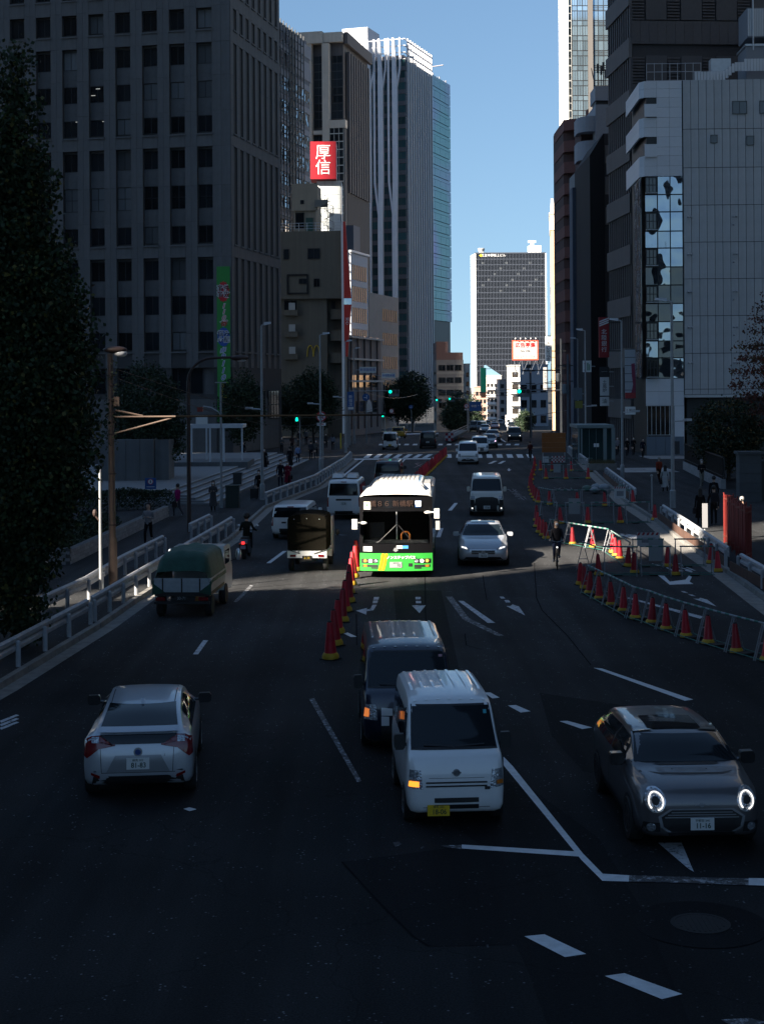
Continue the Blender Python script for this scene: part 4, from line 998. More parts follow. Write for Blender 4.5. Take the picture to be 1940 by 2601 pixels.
# white low office and others behind
dV = 250
WV = Bld('white_office', 'white office with narrow vertical windows beyond the red sail', 'building', (893 - 970) / F * dV, dV, 16, -5, 0, 0, zpx(640, dV), z=0)
WV.D = solve(WV.c, (math.sin(R(16)), math.cos(R(16))), 936)
WV.body(mat('white_office_wall', (.40, .42, .47), .7, noise=.05))
WV.slab('right', 'roof_coping', -.2, WV.D + .3, WV.H, WV.H + .35, -.3, .3, WTILE)
for j in range(4):
    for k in range(7): WV.put('right', 'window', winmesh(.55, 2.5, 1, 1, .05, DARKFR, GLASS), .8 + k * (WV.D - 1.2) / 7, WV.H - 4.4 - j * 3.5, .02)
MB().box(-3, .2, 1, WV.D - 5, WV.H, zpx(570, dV)).build('slate_penthouse', mat('slate_blue', (.06, .08, .115), .6), WV.e)
dU = 262
UB = Bld('grey_office', 'plain grey office with slit windows beside the wave-columned tower', 'building', (938 - 970) / F * dU, dU, 16, -6, 0, 0, zpx(742, dU), z=0)
UB.D = solve(UB.c, (math.sin(R(16)), math.cos(R(16))), 1013)
UB.body(mat('grey_office_wall', (.20, .20, .20), .8, noise=.08, nscale=.6))
for j in range(5):
    for k in range(7): UB.put('right', 'window', winmesh(.5, 2.2, 1, 1, .05, DARKFR, GLASS), UB.D * .45 + k * UB.D * .075, UB.H - 4.6 - j * 4.2, .02)
dX = 232
PB = Bld('brown_podium', 'brown low podium with pale ledges in front of the white office', 'building', (886 - 970) / F * dX, dX, 14, -6, 0, 0, zpx(850, dX), z=0)
PB.D = solve(PB.c, (math.sin(R(14)), math.cos(R(14))), 968)
PB.body(mat('podium_brown', (.13, .10, .095), .8, noise=.08))
for v in (852, 908, 965): PB.slab('right', 'ledge', 0, PB.D, zpx(v + 5, dX), zpx(v, dX), 0, .5, mat('ledge_pale', (.33, .31, .30), .7))
for k in range(5): PB.slab('right', 'pilaster', 1 + k * PB.D / 5, 1.3 + k * PB.D / 5, 0, PB.H, 0, .25, MATS['podium_brown'])
for j in range(2):
    for k in range(4): PB.put('right', 'window', winmesh(PB.D / 5 - 1.0, 2.0, 3, 1, .06, DARKFR, GLASS), 1.8 + k * PB.D / 5, PB.H - 8 - j * 4, .02)
# ------------------------------------------------------------------ trees and planting
def leafmat(name, col, v=.35):
    m = mat(name, col, .6, noise=v, nscale=1.2, spec=.25); return m
BARK = mat('bark', (.055, .045, .038), .9, noise=.3, nscale=8, bump=.02, bscale=12)
LEAF = [leafmat('leaf_dark', (.022, .036, .016)), leafmat('leaf_mid', (.036, .056, .020)), leafmat('leaf_yellow', (.10, .085, .022))]
LEAFE = [leafmat('evergreen_dark', (.018, .032, .018)), leafmat('evergreen_mid', (.028, .048, .024)), leafmat('evergreen_light', (.04, .06, .03))]
LEAFR = [leafmat('autumn_brown', (.07, .03, .022)), leafmat('autumn_red', (.14, .035, .022)), leafmat('autumn_ochre', (.10, .065, .02))]
def tree(name, label, base, prof, nclump, per, leaf, mats, wts, trunk_r=.18, seed=1, shell=.45, group=None, lean=(0, 0), layered=False, z0=0, spread=None):
    """prof: (height, radius) of the crown's outline; clumps of leaves fill it unevenly"""
    rn = random.Random(seed); t = thing(name, label, 'tree', (base[0], base[1], z0), 0, group)
    H = prof[-1][0]; b = MB(); n = 9
    pts = [(lean[0] * (k / n) ** 1.3 + rn.uniform(-.06, .06), lean[1] * (k / n) ** 1.3 + rn.uniform(-.06, .06), H * .93 * k / n) for k in range(n + 1)]
    for k in range(n): b.tube(pts[k], pts[k + 1], trunk_r * (1 - k / n * .85), trunk_r * (1 - (k + 1) / n * .85), 8, caps=False)
    def rad(z):
        for (a, ra), (c, rc) in zip(prof, prof[1:]):
            if z <= c: return ra + (rc - ra) * (z - a) / max(1e-6, c - a)
        return 0
    cl = []
    area = [(z, rad(z)) for z in [prof[0][0] + (H - prof[0][0]) * i / 40 for i in range(41)]]
    tot = sum(r * r + .15 for _, r in area)
    while len(cl) < nclump:
        z = rn.uniform(prof[0][0], H); r = rad(z)
        if rn.random() > (r * r + .1) / (max(x for _, x in area) ** 2 + .1): continue
        a = rn.uniform(0, 6.283); q = r * (shell + (1 - shell) * rn.random() ** .6) * rn.uniform(.8, 1.08)
        if layered: z = round(z / .8) * .8 + rn.uniform(-.12, .12)
        k = min(1, z / H); cx, cy = lean[0] * k ** 1.3, lean[1] * k ** 1.3
        cl.append((cx + q * math.cos(a), cy + q * math.sin(a), z))
    for i in range(min(46, nclump // 6)):
        c = cl[rn.randrange(len(cl))]; k = min(n - 1, max(1, int(max(.1, (c[2] - .5 * rad(c[2])) / H / .93) * n)))
        s_ = pts[k]; mid = tuple((s_[j] * .5 + c[j] * .5) + (.12 if j == 2 else 0) for j in range(3)); r0 = trunk_r * .32 * (1 - k / n * .6)
        b.tube(s_, mid, r0, r0 * .6, 5, caps=False); b.tube(mid, c, r0 * .6, r0 * .2, 5, caps=False)
    b.build('trunk', BARK, t, smooth=60)
    lv = MB(); sp = spread or leaf * 3.6
    for c in cl:
        m0 = rn.choices(range(len(mats)), wts)[0]
        for _ in range(per):
            d = Vector((rn.gauss(0, 1), rn.gauss(0, 1), rn.gauss(0, .6))).normalized() * sp * rn.random() ** .5
            p = Vector(c) + d; a = Vector((rn.gauss(0, 1), rn.gauss(0, 1), rn.gauss(0, .7))).normalized(); e = a.orthogonal().normalized()
            e = Matrix.Rotation(rn.uniform(0, 6.28), 3, a) @ e; L_ = leaf * rn.uniform(.7, 1.25); w_ = L_ * .42; s2 = a.cross(e)
            lv.face((p - e * L_ * .5, p + s2 * w_ - e * L_ * .05, p + e * L_ * .55, p - s2 * w_ - e * L_ * .05), m0 if rn.random() < .8 else rn.randrange(len(mats)))
    lv.build('crown', mats, t); return t
tree('ginkgo_tree', 'tall conical street tree filling the left edge of the picture', (-9.15, 38.5), [(0.5, 0.45), (2.15, 0.86), (2.98, 1.18), (3.91, 1.6), (4.93, 1.86), (6.41, 1.9), (8.18, 1.78), (9.38, 1.41), (10.68, 1.0), (12.35, 0.74), (13.84, 0.48), (15.23, 0.09)], 2800, 34, .12, LEAF, (7, 3, .25), .15, 3, shell=.12, spread=.5)
tree('ginkgo_tree', 'shorter unseen tree added on the left pavement to shade the green truck', (-13.6, 39.4), [(1.5, .8), (3, 1.8), (5.5, 2.3), (7.5, 2.0), (9.6, .3)], 700, 26, .2, LEAF, (7, 3, .3), .15, 31, shell=.15)  # unseen tree, added to keep the sun off the green truck
for lab, u, d, prof, nc, per, lf, sd in (
        ('dark evergreen tree beside the brown lamp pole', 372, 98, [(1.2, 1.0), (2.5, 2.2), (4.5, 2.5), (6.5, 1.9), (8.3, .3)], 700, 22, .16, 4),
        ('dark evergreen at the foot of the granite block by its corner', 615, 142, [(1.5, .6), (3, 1.7), (5, 2.0), (7, 1.3), (8, .2)], 380, 20, .2, 5),
        ('round dark evergreen in front of the taupe building', 795, 178, [(1.8, 1.0), (3, 2.5), (5.2, 3.0), (7.3, 2.2), (8.9, .4)], 620, 22, .22, 6),
        ('second dark evergreen below the yellow arches', 742, 184, [(1.8, .8), (3, 2.0), (5.0, 2.4), (6.4, 1.6), (7.2, .3)], 400, 20, .22, 16),
        ('dark street tree before the finned right face of the wave-columned tower', 1046, 262, [(2, 1.0), (4, 2.6), (6.5, 3.2), (9, 2.4), (10.5, .4)], 480, 22, .28, 7),
        ('dark street tree at the left kerb before the low podium', 1010, 272, [(2, .8), (4, 2.2), (6, 2.6), (8, 1.8), (9, .3)], 360, 20, .28, 8),
        ('low dark tree on the planted median under the far signals', 1162, 290, [(.3, 1.5), (1.5, 2.8), (3.5, 2.9), (6, 1.7), (7.5, .3)], 420, 22, .28, 9),
        ('dark tree behind the blue route sign', 1196, 330, [(.3, 1.2), (1.5, 2.4), (4, 2.4), (6.5, 1.2), (7.5, .3)], 300, 20, .3, 10),
        ('bush beside the far right kerb near the white lorry', 1333, 262, [(.2, .8), (1, 1.4), (2.5, 1.3), (3.6, .3)], 160, 20, .22, 11)):
    x = (u - CX) / F * d
    tree('evergreen_tree', lab, (x, d), prof, nc, per, lf, LEAFE, (5, 3, 1), .14, sd, group='evergreen trees along the street', z0=gz(d) + (.1 if d < 170 else 0))
tree('autumn_tree', 'reddish-brown autumn tree reaching in at the right edge', (24.6, 96), [(3.6, .4), (5.0, 2.6), (6.5, 2.8), (8.2, 2.5), (10.2, 2.1), (11.6, 1.0), (12.2, .2)], 300, 22, .15, LEAFR, (5, 3, 1.2), .15, 12, shell=.2, layered=True, z0=.13, spread=.5)
tree('garden_tree', 'dark leafy garden tree behind the low stone wall, tinged with ochre', (23.2, 103), [(.6, .9), (1.8, 2.2), (3.4, 2.6), (4.8, 1.8), (5.6, .3)], 420, 22, .17, [LEAFE[0], LEAFE[1], LEAFR[2]], (5, 3, 1.4), .13, 13, z0=.13)

def hedge(name, label, pts, h, wd, seed, n):
    rn = random.Random(seed); t = thing(name, label, 'hedge', (pts[0][0], pts[0][1], .13)); lv = MB(); ox, oy = pts[0]
    b = MB()
    for (x, y), (x2, y2) in zip(pts, pts[1:]):
        for k in range(6): xx, yy = x + (x2 - x) * k / 6 - ox, y + (y2 - y) * k / 6 - oy; b.tube((xx, yy, 0), (xx + rn.uniform(-.2, .2), yy, h * .8), .03, .015, 5)
    b.build('stem', BARK, t)
    for _ in range(n):
        i = rn.randrange(len(pts) - 1); f = rn.random(); x = pts[i][0] + (pts[i + 1][0] - pts[i][0]) * f - ox; y = pts[i][1] + (pts[i + 1][1] - pts[i][1]) * f - oy
        a = rn.uniform(0, math.pi); e = rn.uniform(.82, 1.03)
        bump_ = 1 + .10 * math.sin(y * 1.7) + .06 * math.sin(y * 4.1 + x)
        p = Vector((x + wd * e * math.cos(a), y + rn.uniform(-.3, .3), h * e * bump_ * math.sin(a) ** .7))
        d = Vector((rn.gauss(0, 1), rn.gauss(0, 1), rn.gauss(0, 1))).normalized(); q = d.orthogonal().normalized(); s2 = d.cross(q); L_ = .07 * rn.uniform(.7, 1.3)
        lv.face((p - q * L_, p + s2 * L_ * .5, p + q * L_, p - s2 * L_ * .5), rn.choice((0, 0, 1, 1, 2)))
    lv.build('foliage', LEAFE, t); return t
hedge('clipped_hedge', 'clipped dark hedge mound behind the white brick planter', [(-12.6, 56.8), (-12.4, 68)], .95, .95, 1, 9000)
hedge('clipped_hedge', 'lower clipped hedge nearer the tree trunk inside the planter', [(-12.6, 49.5), (-12.6, 53.5)], .8, .8, 2, 4500)
hedge('clipped_hedge', 'long dark hedge at the foot of the concrete wall', [(-16.5, 80), (-11.5, 82)], 1.0, .7, 3, 4500)
# white brick planter
WBR = mat('white_brick', (.30, .30, .31), .75, noise=.12, nscale=6, rand=.18); MORT = mat('mortar', (.10, .10, .10), .9)
PL = thing('brick_planter', 'low white brick planter wall along the left pavement', 'planter', (0, 0, .13))
def brickwall(p, q, h, ncour, blen, indiv=True):
    p, q = Vector((p[0], p[1], 0)), Vector((q[0], q[1], 0)); L_ = (q - p).length; d = (q - p) / L_; n = Vector((d.y, -d.x, 0)); ang = math.atan2(d.y, d.x)
    MB().box(0, L_, .02, .26, 0, h - .01).build('backing', MORT, PL, loc=p, rot=ang)
    ch_ = h / ncour; me = shared(('brick', blen, round(ch_, 3)), lambda: MB().box(0, blen - .014, 0, .14, 0, ch_ - .014).mesh('brick', WBR))
    far = MB()
    for c in range(ncour):
        k = 0
        while True:
            s = k * blen - (blen / 2 if c % 2 else 0); k += 1
            if s < -.01: continue
            if s + blen > L_ + .02: break
            if indiv and k < 62: link('brick', me, PL, p + d * s + Vector((0, 0, c * ch_)), (0, 0, ang))
            else:
                a = p + d * s; e = d * (blen - .014); w_ = Vector((-d.y, d.x, 0)) * .14; z0, z1 = c * ch_, c * ch_ + ch_ - .014
                far.hexa([v + Vector((0, 0, z0)) for v in (a, a + e, a + e + w_, a + w_)] + [v + Vector((0, 0, z1)) for v in (a, a + e, a + e + w_, a + w_)])
    if far.v: far.build('brick_courses', WBR, PL, kind='stuff')
brickwall((-11.55, 49.4), (-11.6, 53.4), .62, 5, .3); brickwall((-13.4, 56.2), (-11.45, 56.2), .62, 5, .3); brickwall((-11.45, 56.25), (-10.7, 77), .55, 4, .34)
# plaza steps, concrete wall, pergola
STEP = mat('step_stone', (.17, .175, .18), .8, noise=.12, nscale=2); NOSE = mat('step_nosing', (.34, .35, .36), .7, noise=.1)
stp = thing('plaza_steps', 'broad shallow plaza steps with pale edges before the granite block', 'steps', (-9.3, 84, .13), R(-3.3))
for k in range(6):
    MB().box(-14, -.55 * k, .0 + k * .4, 50, .12 * k, .12 * (k + 1) - .004).build('step', STEP, stp)
    MB().box(-.55 * k - .09, -.55 * k + .012, .01 + k * .4, 49.9, .12 * (k + 1) - .05, .12 * (k + 1) + .004).build('nosing', NOSE, stp)
CW = mat('board_concrete', (.15, .155, .16), .85, noise=.12, nscale=.8, streak=.2, rand=.06)
c = Q(250, 1180, 95); cw = thing('concrete_wall', 'plain grey concrete wall block behind the clipped hedge', 'wall', (c.x, 95, .13))
for k in range(4): MB().box(k * .86, k * .86 + .84, 0, 1.2, 0, 3.25).build('wall_panel', CW, cw)
MB().box(3.46, 4.3, .5, 3, 0, 3.2).build('return_panel', CW, cw)
WSTL = mat('white_steel', (.55, .57, .60), .5, noise=.06, nscale=5)
c = Q(485, 1170, 112); pg = thing('pergola', 'white steel pergola frame on a grey plinth by the plaza steps', 'pergola', (c.x, 112, 0))
MB().box(-2.0, 4.2, -.6, 5, 0, 1.15).build('plinth', mat('plinth_granite', (.11, .115, .12), .8, noise=.2, nscale=3), pg)
for x, y in ((.0, 0), (.75, 3), (1.35, 0), (2.0, 3), (2.35, 0), (3.5, 2)): MB().box(x, x + .12, y, y + .12, 1.15, 3.6).build('post', WSTL, pg)
for y in (0, 3): MB().box(-.4, 3.8, y - .05, y + .15, 3.6, 3.85).build('beam', WSTL, pg)
MB().box(-.4, -.2, 0, 3, 3.6, 3.85).build('beam', WSTL, pg); MB().box(3.6, 3.8, 0.2, 2.9, 3.6, 3.85).build('beam', WSTL, pg)
MB().box(.4, 1.25, -.1, -.04, 3.9, 4.55).build('notice_panel', BOARD_W, pg); MB().box(.5, .56, -.05, 0, 3.85, 4.0).build('notice_foot', WSTL, pg)
# ------------------------------------------------------------------ guardrails
GR_W = mat('guardrail_white', (.36, .37, .39), .55, noise=.22, nscale=3, bump=.003, bscale=15); RUST = mat('rust_plate', (.09, .045, .03), .85, noise=.3, nscale=4)
WB = [(.0, .0), (.05, .03), (.05, .09), (.0, .12), (.0, .15), (.05, .18), (.05, .24), (.0, .27), (-.02, .27), (-.02, 0)]
def guardrail(label, line, z0=.13, h=.68, side=1, step=2.0, group='white guardrails', low=False):
    t = thing('guardrail', label, 'guardrail', (line[0][0], line[0][1], z0), 0, group)
    pts = []
    for (x, y), (x2, y2) in zip(line, line[1:]):
        n = max(1, round(math.hypot(x2 - x, y2 - y) / step))
        pts += [(x + (x2 - x) * k / n, y + (y2 - y) * k / n) for k in range(n)]
    pts.append(line[-1]); ox, oy = line[0]
    for i, (p, q) in enumerate(zip(pts, pts[1:])):
        d = Vector((q[0] - p[0], q[1] - p[1], 0)); L_ = d.length; a = math.atan2(d.y, d.x)
        me = shared(('beam', round(L_, 2), side), lambda: MB().prism([(x * side * 1.2, z * 1.35) for x, z in WB], -.02, L_ - .02, plane='yz').mesh('beam', GR_W))
        link('beam', me, t, (p[0] - ox, p[1] - oy, h - .34), a)
    post = shared(('post', h), lambda: MB().lathe([(.06, 0), (.06, h - .10), (.035, h - .07)], 8).mesh('post', GR_W))
    for i, p in enumerate(pts): link('post', post, t, (p[0] - ox - .10 * side, p[1] - oy, 0))
    return t
def off(line, dx): return [(x + dx, y) for x, y in line]
guardrail('long white guardrail along the left kerb, nearest run beside the tree', [(-9.7, 26), (-8.75, 33.6), (-8.1, 42.0)], side=-1)
guardrail('white guardrail along the left kerb behind the green truck', [(-8.08, 42.5), (-7.8, 47.9), (-6.85, 66), (-6.75, 68.5)], side=-1)
guardrail('white guardrail along the left kerb from the opening to the crossing', [(-6.45, 84), (-4.45, 100.5), (-3.1, 125), (-2.85, 136)], side=-1)
guardrail('inner white guardrail around the brown lamp pole, set back from the kerb', [(-9.5, 42.5), (-9.1, 47), (-9.0, 53), (-8.6, 60)], side=-1)
guardrail('short inner white guardrail before the second bend of the left pavement', [(-8.2, 65), (-7.9, 70)], side=-1)
guardrail('white guardrail along the right kerb from the red folding fence outward', [(12.2, 54.3), (12.9, 65), (13.4, 73.5)], side=1)
guardrail('nearest white guardrail on the right kerb at the picture edge', [(11.6, 40), (11.95, 46.4), (12.15, 52.2)], side=1)
guardrail('far white guardrail on the right kerb before the crossing', [(14.0, 85), (15.6, 107)], side=1)
guardrail('farthest right white guardrail beside the orange hoarding', [(15.9, 119), (17.6, 145)], side=1)
for ln in ([(12.05, 46.5), (12.1, 53)], [(12.2, 54.3), (12.75, 65), (13.3, 73.5)], [(13.9, 85), (15.5, 107)]):
    o = thing('rust_plate', 'low rusty brown plate under the right guardrail, ' + {46.5: 'nearest the camera', 54.3: 'by the sunlit rail', 85: 'farther up the road'}[ln[0][1]], 'barrier', (0, 0, 0)); b = MB()
    for k, ((x, y), (x2, y2)) in enumerate(zip(ln, ln[1:])): MB().hexa(((x - .16, y, .13), (x - .12, y, .13), (x2 - .12, y2, .13), (x2 - .16, y2, .13), (x - .16, y, .47), (x - .12, y, .47), (x2 - .12, y2, .47), (x2 - .16, y2, .47))).build('plate', RUST, o)
# ------------------------------------------------------------------ lamps, signals, signs
GALV = mat('galvanised_pole', (.30, .31, .32), .5, metal=.35, noise=.12, nscale=4); BROWNP = mat('brown_pole', (.125, .082, .060), .65, noise=.2, nscale=3); DBROWN = mat('dark_brown_pole', (.04, .022, .018), .6)
LENS = mat('lamp_lens', (.45, .46, .48), .3)
def lamp(label, u, vb, vt, dx, m=GALV, z0=.13, r=.095, arm=None, name='street_lamp'):
    p = G(u, vb) if vb < 1130 else P(u, vb, z0); d = p.y; h = zpx(vt, d) - p.z
    t = thing(name, label, 'street lamp', tuple(p), 0, 'street lamps')
    MB().tube((0, 0, 0), (0, 0, h), r, r * .6, 10).lathe([(r * 1.5, 0), (r * 1.5, .9), (r, .95)], 10).build('pole', m, t, smooth=40)
    w_ = dx / F * d; s = 1 if w_ > 0 else -1
    MB().tube((0, 0, h), (w_ * .45, 0, h + .12), .045, .04, 8).build('arm', m, t)
    MB().hexa(((w_ * .3, -.16, h + .02), (w_, -.14, h + .1), (w_, .14, h + .1), (w_ * .3, .16, h + .02), (w_ * .3, -.12, h + .2), (w_, -.06, h + .22), (w_, .06, h + .22), (w_ * .3, .12, h + .2))).build('lamp_head', LENS, t)
    if arm:
        MB().tube((0, 0, h * arm[0]), (arm[1], 0, h * arm[0] + .05), .04).box(min(arm[1], arm[1] * .55), max(arm[1], arm[1] * .55), -.1, .1, h * arm[0] + .02, h * arm[0] + .14).build('side_lamp', LENS, t)
    return t
lamp('grey street lamp on the left pavement right of the green banner', 667, 1270, 825, 24, arm=(.52, -.95))
lamp('grey street lamp on the left pavement carrying the round red-ringed sign', 815, 1195, 850, 24, arm=(.49, -1.0))
lamp('grey street lamp standing at the end of the left guardrail', 878, 1150, 868, 18, arm=(.5, -1.2))
lamp('grey street lamp just beyond the left crossing corner', 900, 1128, 886, 16, z0=0)
lamp('thin grey street lamp before the brown podium', 976, 1095, 922, 10)
lamp('brightly sunlit street lamp at the left kerb beyond the crossing', 996, 1086, 934, 11, m=mat('pale_pole', (.55, .55, .54), .5, metal=.1))
lamp('grey street lamp right of the sunlit one', 1034, 1086, 946, 10, arm=(.42, -.9)); lamp('faint street lamp before the dark street tree', 1052, 1084, 952, 6)
lamp('far street lamp under the finned tower', 1083, 1078, 957, 9); lamp('far street lamp left of the median', 1118, 1075, 966, 8); lamp('farthest left street lamp beside the rounded block', 1146, 1068, 979, 8, arm=(.5, -.8))
lamp('tall grey street lamp in front of the mirrored glass corner', 1708, 1290, 772, -42, arm=(.42, 1.0), r=.11)
lamp('tall grey street lamp right of the red bank sign', 1580, 1215, 820, -30, arm=(.42, 1.2))
lamp('grey street lamp before the narrow slate office', 1487, 1160, 844, -22, arm=(.4, 1.0)); lamp('grey street lamp left of the slate office', 1468, 1132, 865, -18)
lamp('dark street lamp before the billboard', 1369, 1078, 890, -14, m=DBROWN); lamp('thin street lamp near the far right signal', 1337, 1075, 948, -8); lamp('pale street lamp rising by the white lorry', 1316, 1080, 962, -6, m=MATS['pale_pole'])
# brown pole with its lamp, wires and long gantry pipe
p = P(288, 1490, .13); d = p.y; t = thing('lamp_pole', 'brown lamp pole lit by the sun with a long horizontal pipe', 'pole', tuple(p))
h = zpx(893, d) - .13
MB().tube((0, 0, 0), (-.05, 0, h), .12, .095, 12).lathe([(.15, 0), (.14, 1.5), (.12, 1.6)], 12).build('pole', BROWNP, t, smooth=40)
b = MB().ball((.12, 0, h + .12), .40, .2, .12, 14, 8); b.build('lamp_head', DBROWN, t, smooth=60); MB().ball((.3, 0, h + .0), .22, .16, .12).build('lamp_glass', LENS, t, smooth=60)
za = zpx(1054, d) - .13; xr = (1020 - 288) / F * d
MB().tube((0, 0, za), (xr, -.0, za + .0), .034, .026, 8).build('gantry_pipe', mat('black_pipe', (.003, .003, .003), .9, spec=.0), t); MB().tube((.1, -.05, za + .0), ((450 - 288) / F * d, -.05, za), .030, .028, 8).build('gantry_sleeve', BROWNP, t)
MB().tube((0, 0, zpx(1098, d) - .13), ((440 - 288) / F * d, 0, za - .05), .03, .025, 8).build('brace', BROWNP, t); MB().tube((.1, 0, za + .22), ((366 - 288) / F * d, 0, za + .03), .03).build('brace', BROWNP, t)
MB().box(.07, .24, -.08, .08, za + .35, za + .65).build('junction_box', BROWNP, t)
for v in (1045, 1013, 975, 950, 1070, 1100, 1200, 1330): MB().lathe([(.13, 0), (.13, .05)], 12, o=(0, 0, zpx(v, d) - .13)).build('band_clamp', DBROWN, t)
b = MB()
rn = random.Random(3)
for k in range(150):   # dried vine on the upper pole
    a = rn.uniform(0, 6.28); z = rn.choice((rn.uniform(6.1, 7.4), rn.uniform(4.2, 6))); q = .15 + rn.random() * .05
    c = Vector((q * math.cos(a), q * math.sin(a), z)); e = Vector((rn.gauss(0, 1), rn.gauss(0, 1), rn.gauss(0, 1))).normalized() * .05; f = e.orthogonal().normalized() * .03
    b.face((c - e, c + f, c + e, c - f))
b.build('vine', LEAF[0], t)
for v0 in (938, 960):
    a = Q(297, v0, d); c = Q(980 if v0 == 938 else 900, 1030 + (v0 - 938), d + 60); b = MB(); n = 12
    b.path([tuple(a + (c - a) * (k / n) + Vector((0, 0, -1.2 * math.sin(math.pi * k / n)))) for k in range(n + 1)], .012, 5)
    tag(b.build('overhead_wire', DBROWN), 'thin overhead wire running from the brown lamp pole, ' + ('upper' if v0 == 938 else 'lower'), 'wire')
# thin grey pole beside it
p = P(257, 1512, .13); t = thing('thin_pole', 'thin grey pole just left of the brown lamp pole', 'pole', tuple(p)); h = zpx(1180, p.y) - .13
MB().tube((0, 0, 0), (0, 0, h), .055, .045, 10).build('pole', GALV, t, smooth=40); MB().tube((0, 0, h * .57), (-.16, -.02, h * .62), .03).ball((-.17, -.02, h * .64), .07, .07, .12).build('reflector', DBROWN, t)
# dark swan-neck lamp
p = P(481, 1352, .13); d = p.y; t = thing('swan_neck_lamp', 'dark swan-neck street lamp leaning over from the left pavement', 'street lamp', tuple(p), 0, 'street lamps'); h = zpx(965, d) - .13
MB().tube((0, 0, 0), (0, 0, h), .10, .08, 10).build('pole', DBROWN, t, smooth=40)
R0 = (545 - 481) / F * d
pts = [(R0 * (1 - math.cos(R(a))), 0, h + (zpx(906, d) - .13 - h) * math.sin(R(a))) for a in range(0, 91, 10)] + [((600 - 481) / F * d, 0, zpx(905, d) - .13)]
MB().path(pts, .06, 8).build('neck', DBROWN, t, smooth=40); MB().ball(((612 - 481) / F * d, 0, zpx(907, d) - .13), .42, .17, .13, 12, 8).build('lamp_head', DBROWN, t, smooth=60); MB().ball(((616 - 481) / F * d, 0, zpx(911, d) - .13), .24, .13, .10).build('lamp_glass', LENS, t, smooth=60)
# slim galvanised pole on the pavement, with small fittings
p = P(563, 1290, .13); d = p.y; t = thing('service_pole', 'slim grey service pole with a curved red-tipped arm', 'pole', tuple(p)); h = zpx(970, d) - .13
MB().tube((0, 0, 0), (0, 0, h), .07, .045, 10).lathe([(.09, 0), (.09, 1.0), (.07, 1.1)], 10).build('pole', GALV, t, smooth=40)
zc = zpx(1052, d) - .13; MB().path([(0, 0, zc), (-.15, 0, zc + .2), (-.5, 0, zc + .42), (-.95, 0, zc + .5)], .03).build('arm', LENS, t); MB().box(-1.25, -.95, -.12, .12, zc + .2, zc + .45).build('red_beacon', mat('red_beacon', (.25, .03, .02), .4), t); MB().box(-.3, .3, -.06, .06, h, h + .06).build('crossbar', GALV, t)
# signals
GREEN_ON = mat('signal_green_lit', (.0, .85, .45), .4, emit=.9); OFFL = mat('signal_dark_lens', (.02, .02, .022), .3); SIGB = mat('signal_grey', (.16, .18, .2), .5)
def signal(label, u, v, d, s=1.0, pole_u=None, vb=None, flip=1, arm_v=None):
    c = Q(u, v, d); t = thing('traffic_signal', label, 'traffic light', tuple(c), 0, 'traffic signals'); w_ = .62 * s; h = .22 * s
    MB().box(-w_, w_, -.05, .16, -h, h).build('housing', SIGB, t); MB().hexa(((-w_ * .92, -.03, -h * 2.4), (w_ * .92, -.03, -h * 2.4), (w_ * .92, .12, -h * 2.4), (-w_ * .92, .12, -h * 2.4), (-w_ * .97, -.03, -h - .03), (w_ * .97, -.03, -h - .03), (w_ * .97, .12, -h - .03), (-w_ * .97, .12, -h - .03))).build('hood_panel', SIGB, t)
    for k in range(3):
        x = (-.4 + .4 * k) * s
        MB().lathe([(.165 * s, -.09), (.165 * s, -.05)], 16, o=(x, 0, 0), axis='y').build('lens', GREEN_ON if k == 0 else OFFL, t)
        MB().lathe([(.19 * s, -.07), (.19 * s, -.05)], 16, o=(x, 0, 0), axis='y').build('lens_ring', DARKFR, t)
    if pole_u is not None:
        px = (pole_u - u) / F * d; gy = gz(d) - c.z
        MB().tube((px, .1, gy), (px, .1, .5), .11, .08, 10).build('pole', GALV, t, smooth=40); MB().tube((px, .1, .1), (0, .1, .1), .05).build('arm', GALV, t)
    return t
signal('lit green traffic light before the sunlit lamp, left of the crossing', 1000, 995, 172, 1.0, pole_u=888)
signal('lit green traffic light under the billboard, right of the crossing', 1329, 994, 165, 1.15, pole_u=1424)
signal('small far green traffic light, left of the pair over the median', 1114, 1016, 275, .9, pole_u=1050); signal('small far green traffic light, right of the pair over the median', 1147, 1013, 268, .9, pole_u=1187)
def ped(label, u, v, d, vb):
    c = Q(u, v, d); t = thing('pedestrian_signal', label, 'pedestrian light', tuple(c), 0, 'pedestrian signals'); MB().box(-.22, .22, -.1, .15, -.38, .38).build('housing', SIGB, t)
    MB().ball((0, -.12, -.02), .09, .03, .09).box(-.11, .11, -.14, -.11, -.3, -.12).build('green_figure', GREEN_ON, t); MB().box(-.17, .17, -.115, -.10, .02, .33).build('dark_lens', OFFL, t)
    MB().tube((.3, .05, .3), (.3, .05, gz(d) - c.z), .06).tube((.3, .05, .1), (.1, .05, .1), .03).build('pole', GALV, t)
ped('lit green pedestrian signal in the dark by the left crossing', 754, 1062, 160, 1150); ped('small lit green pedestrian signal under the blue arrow sign', 972, 1053, 215, 1090)
BLUE_S = mat('sign_blue', (.015, .09, .30), .45); RED_S = mat('sign_ring_red', (.5, .02, .03), .45)
def disc(t, x, y, z, r, m, name='disc', y2=.03): return MB().lathe([(r, y), (r, y + y2)], 24, o=(x, 0, z), axis='y').build(name, m, t)
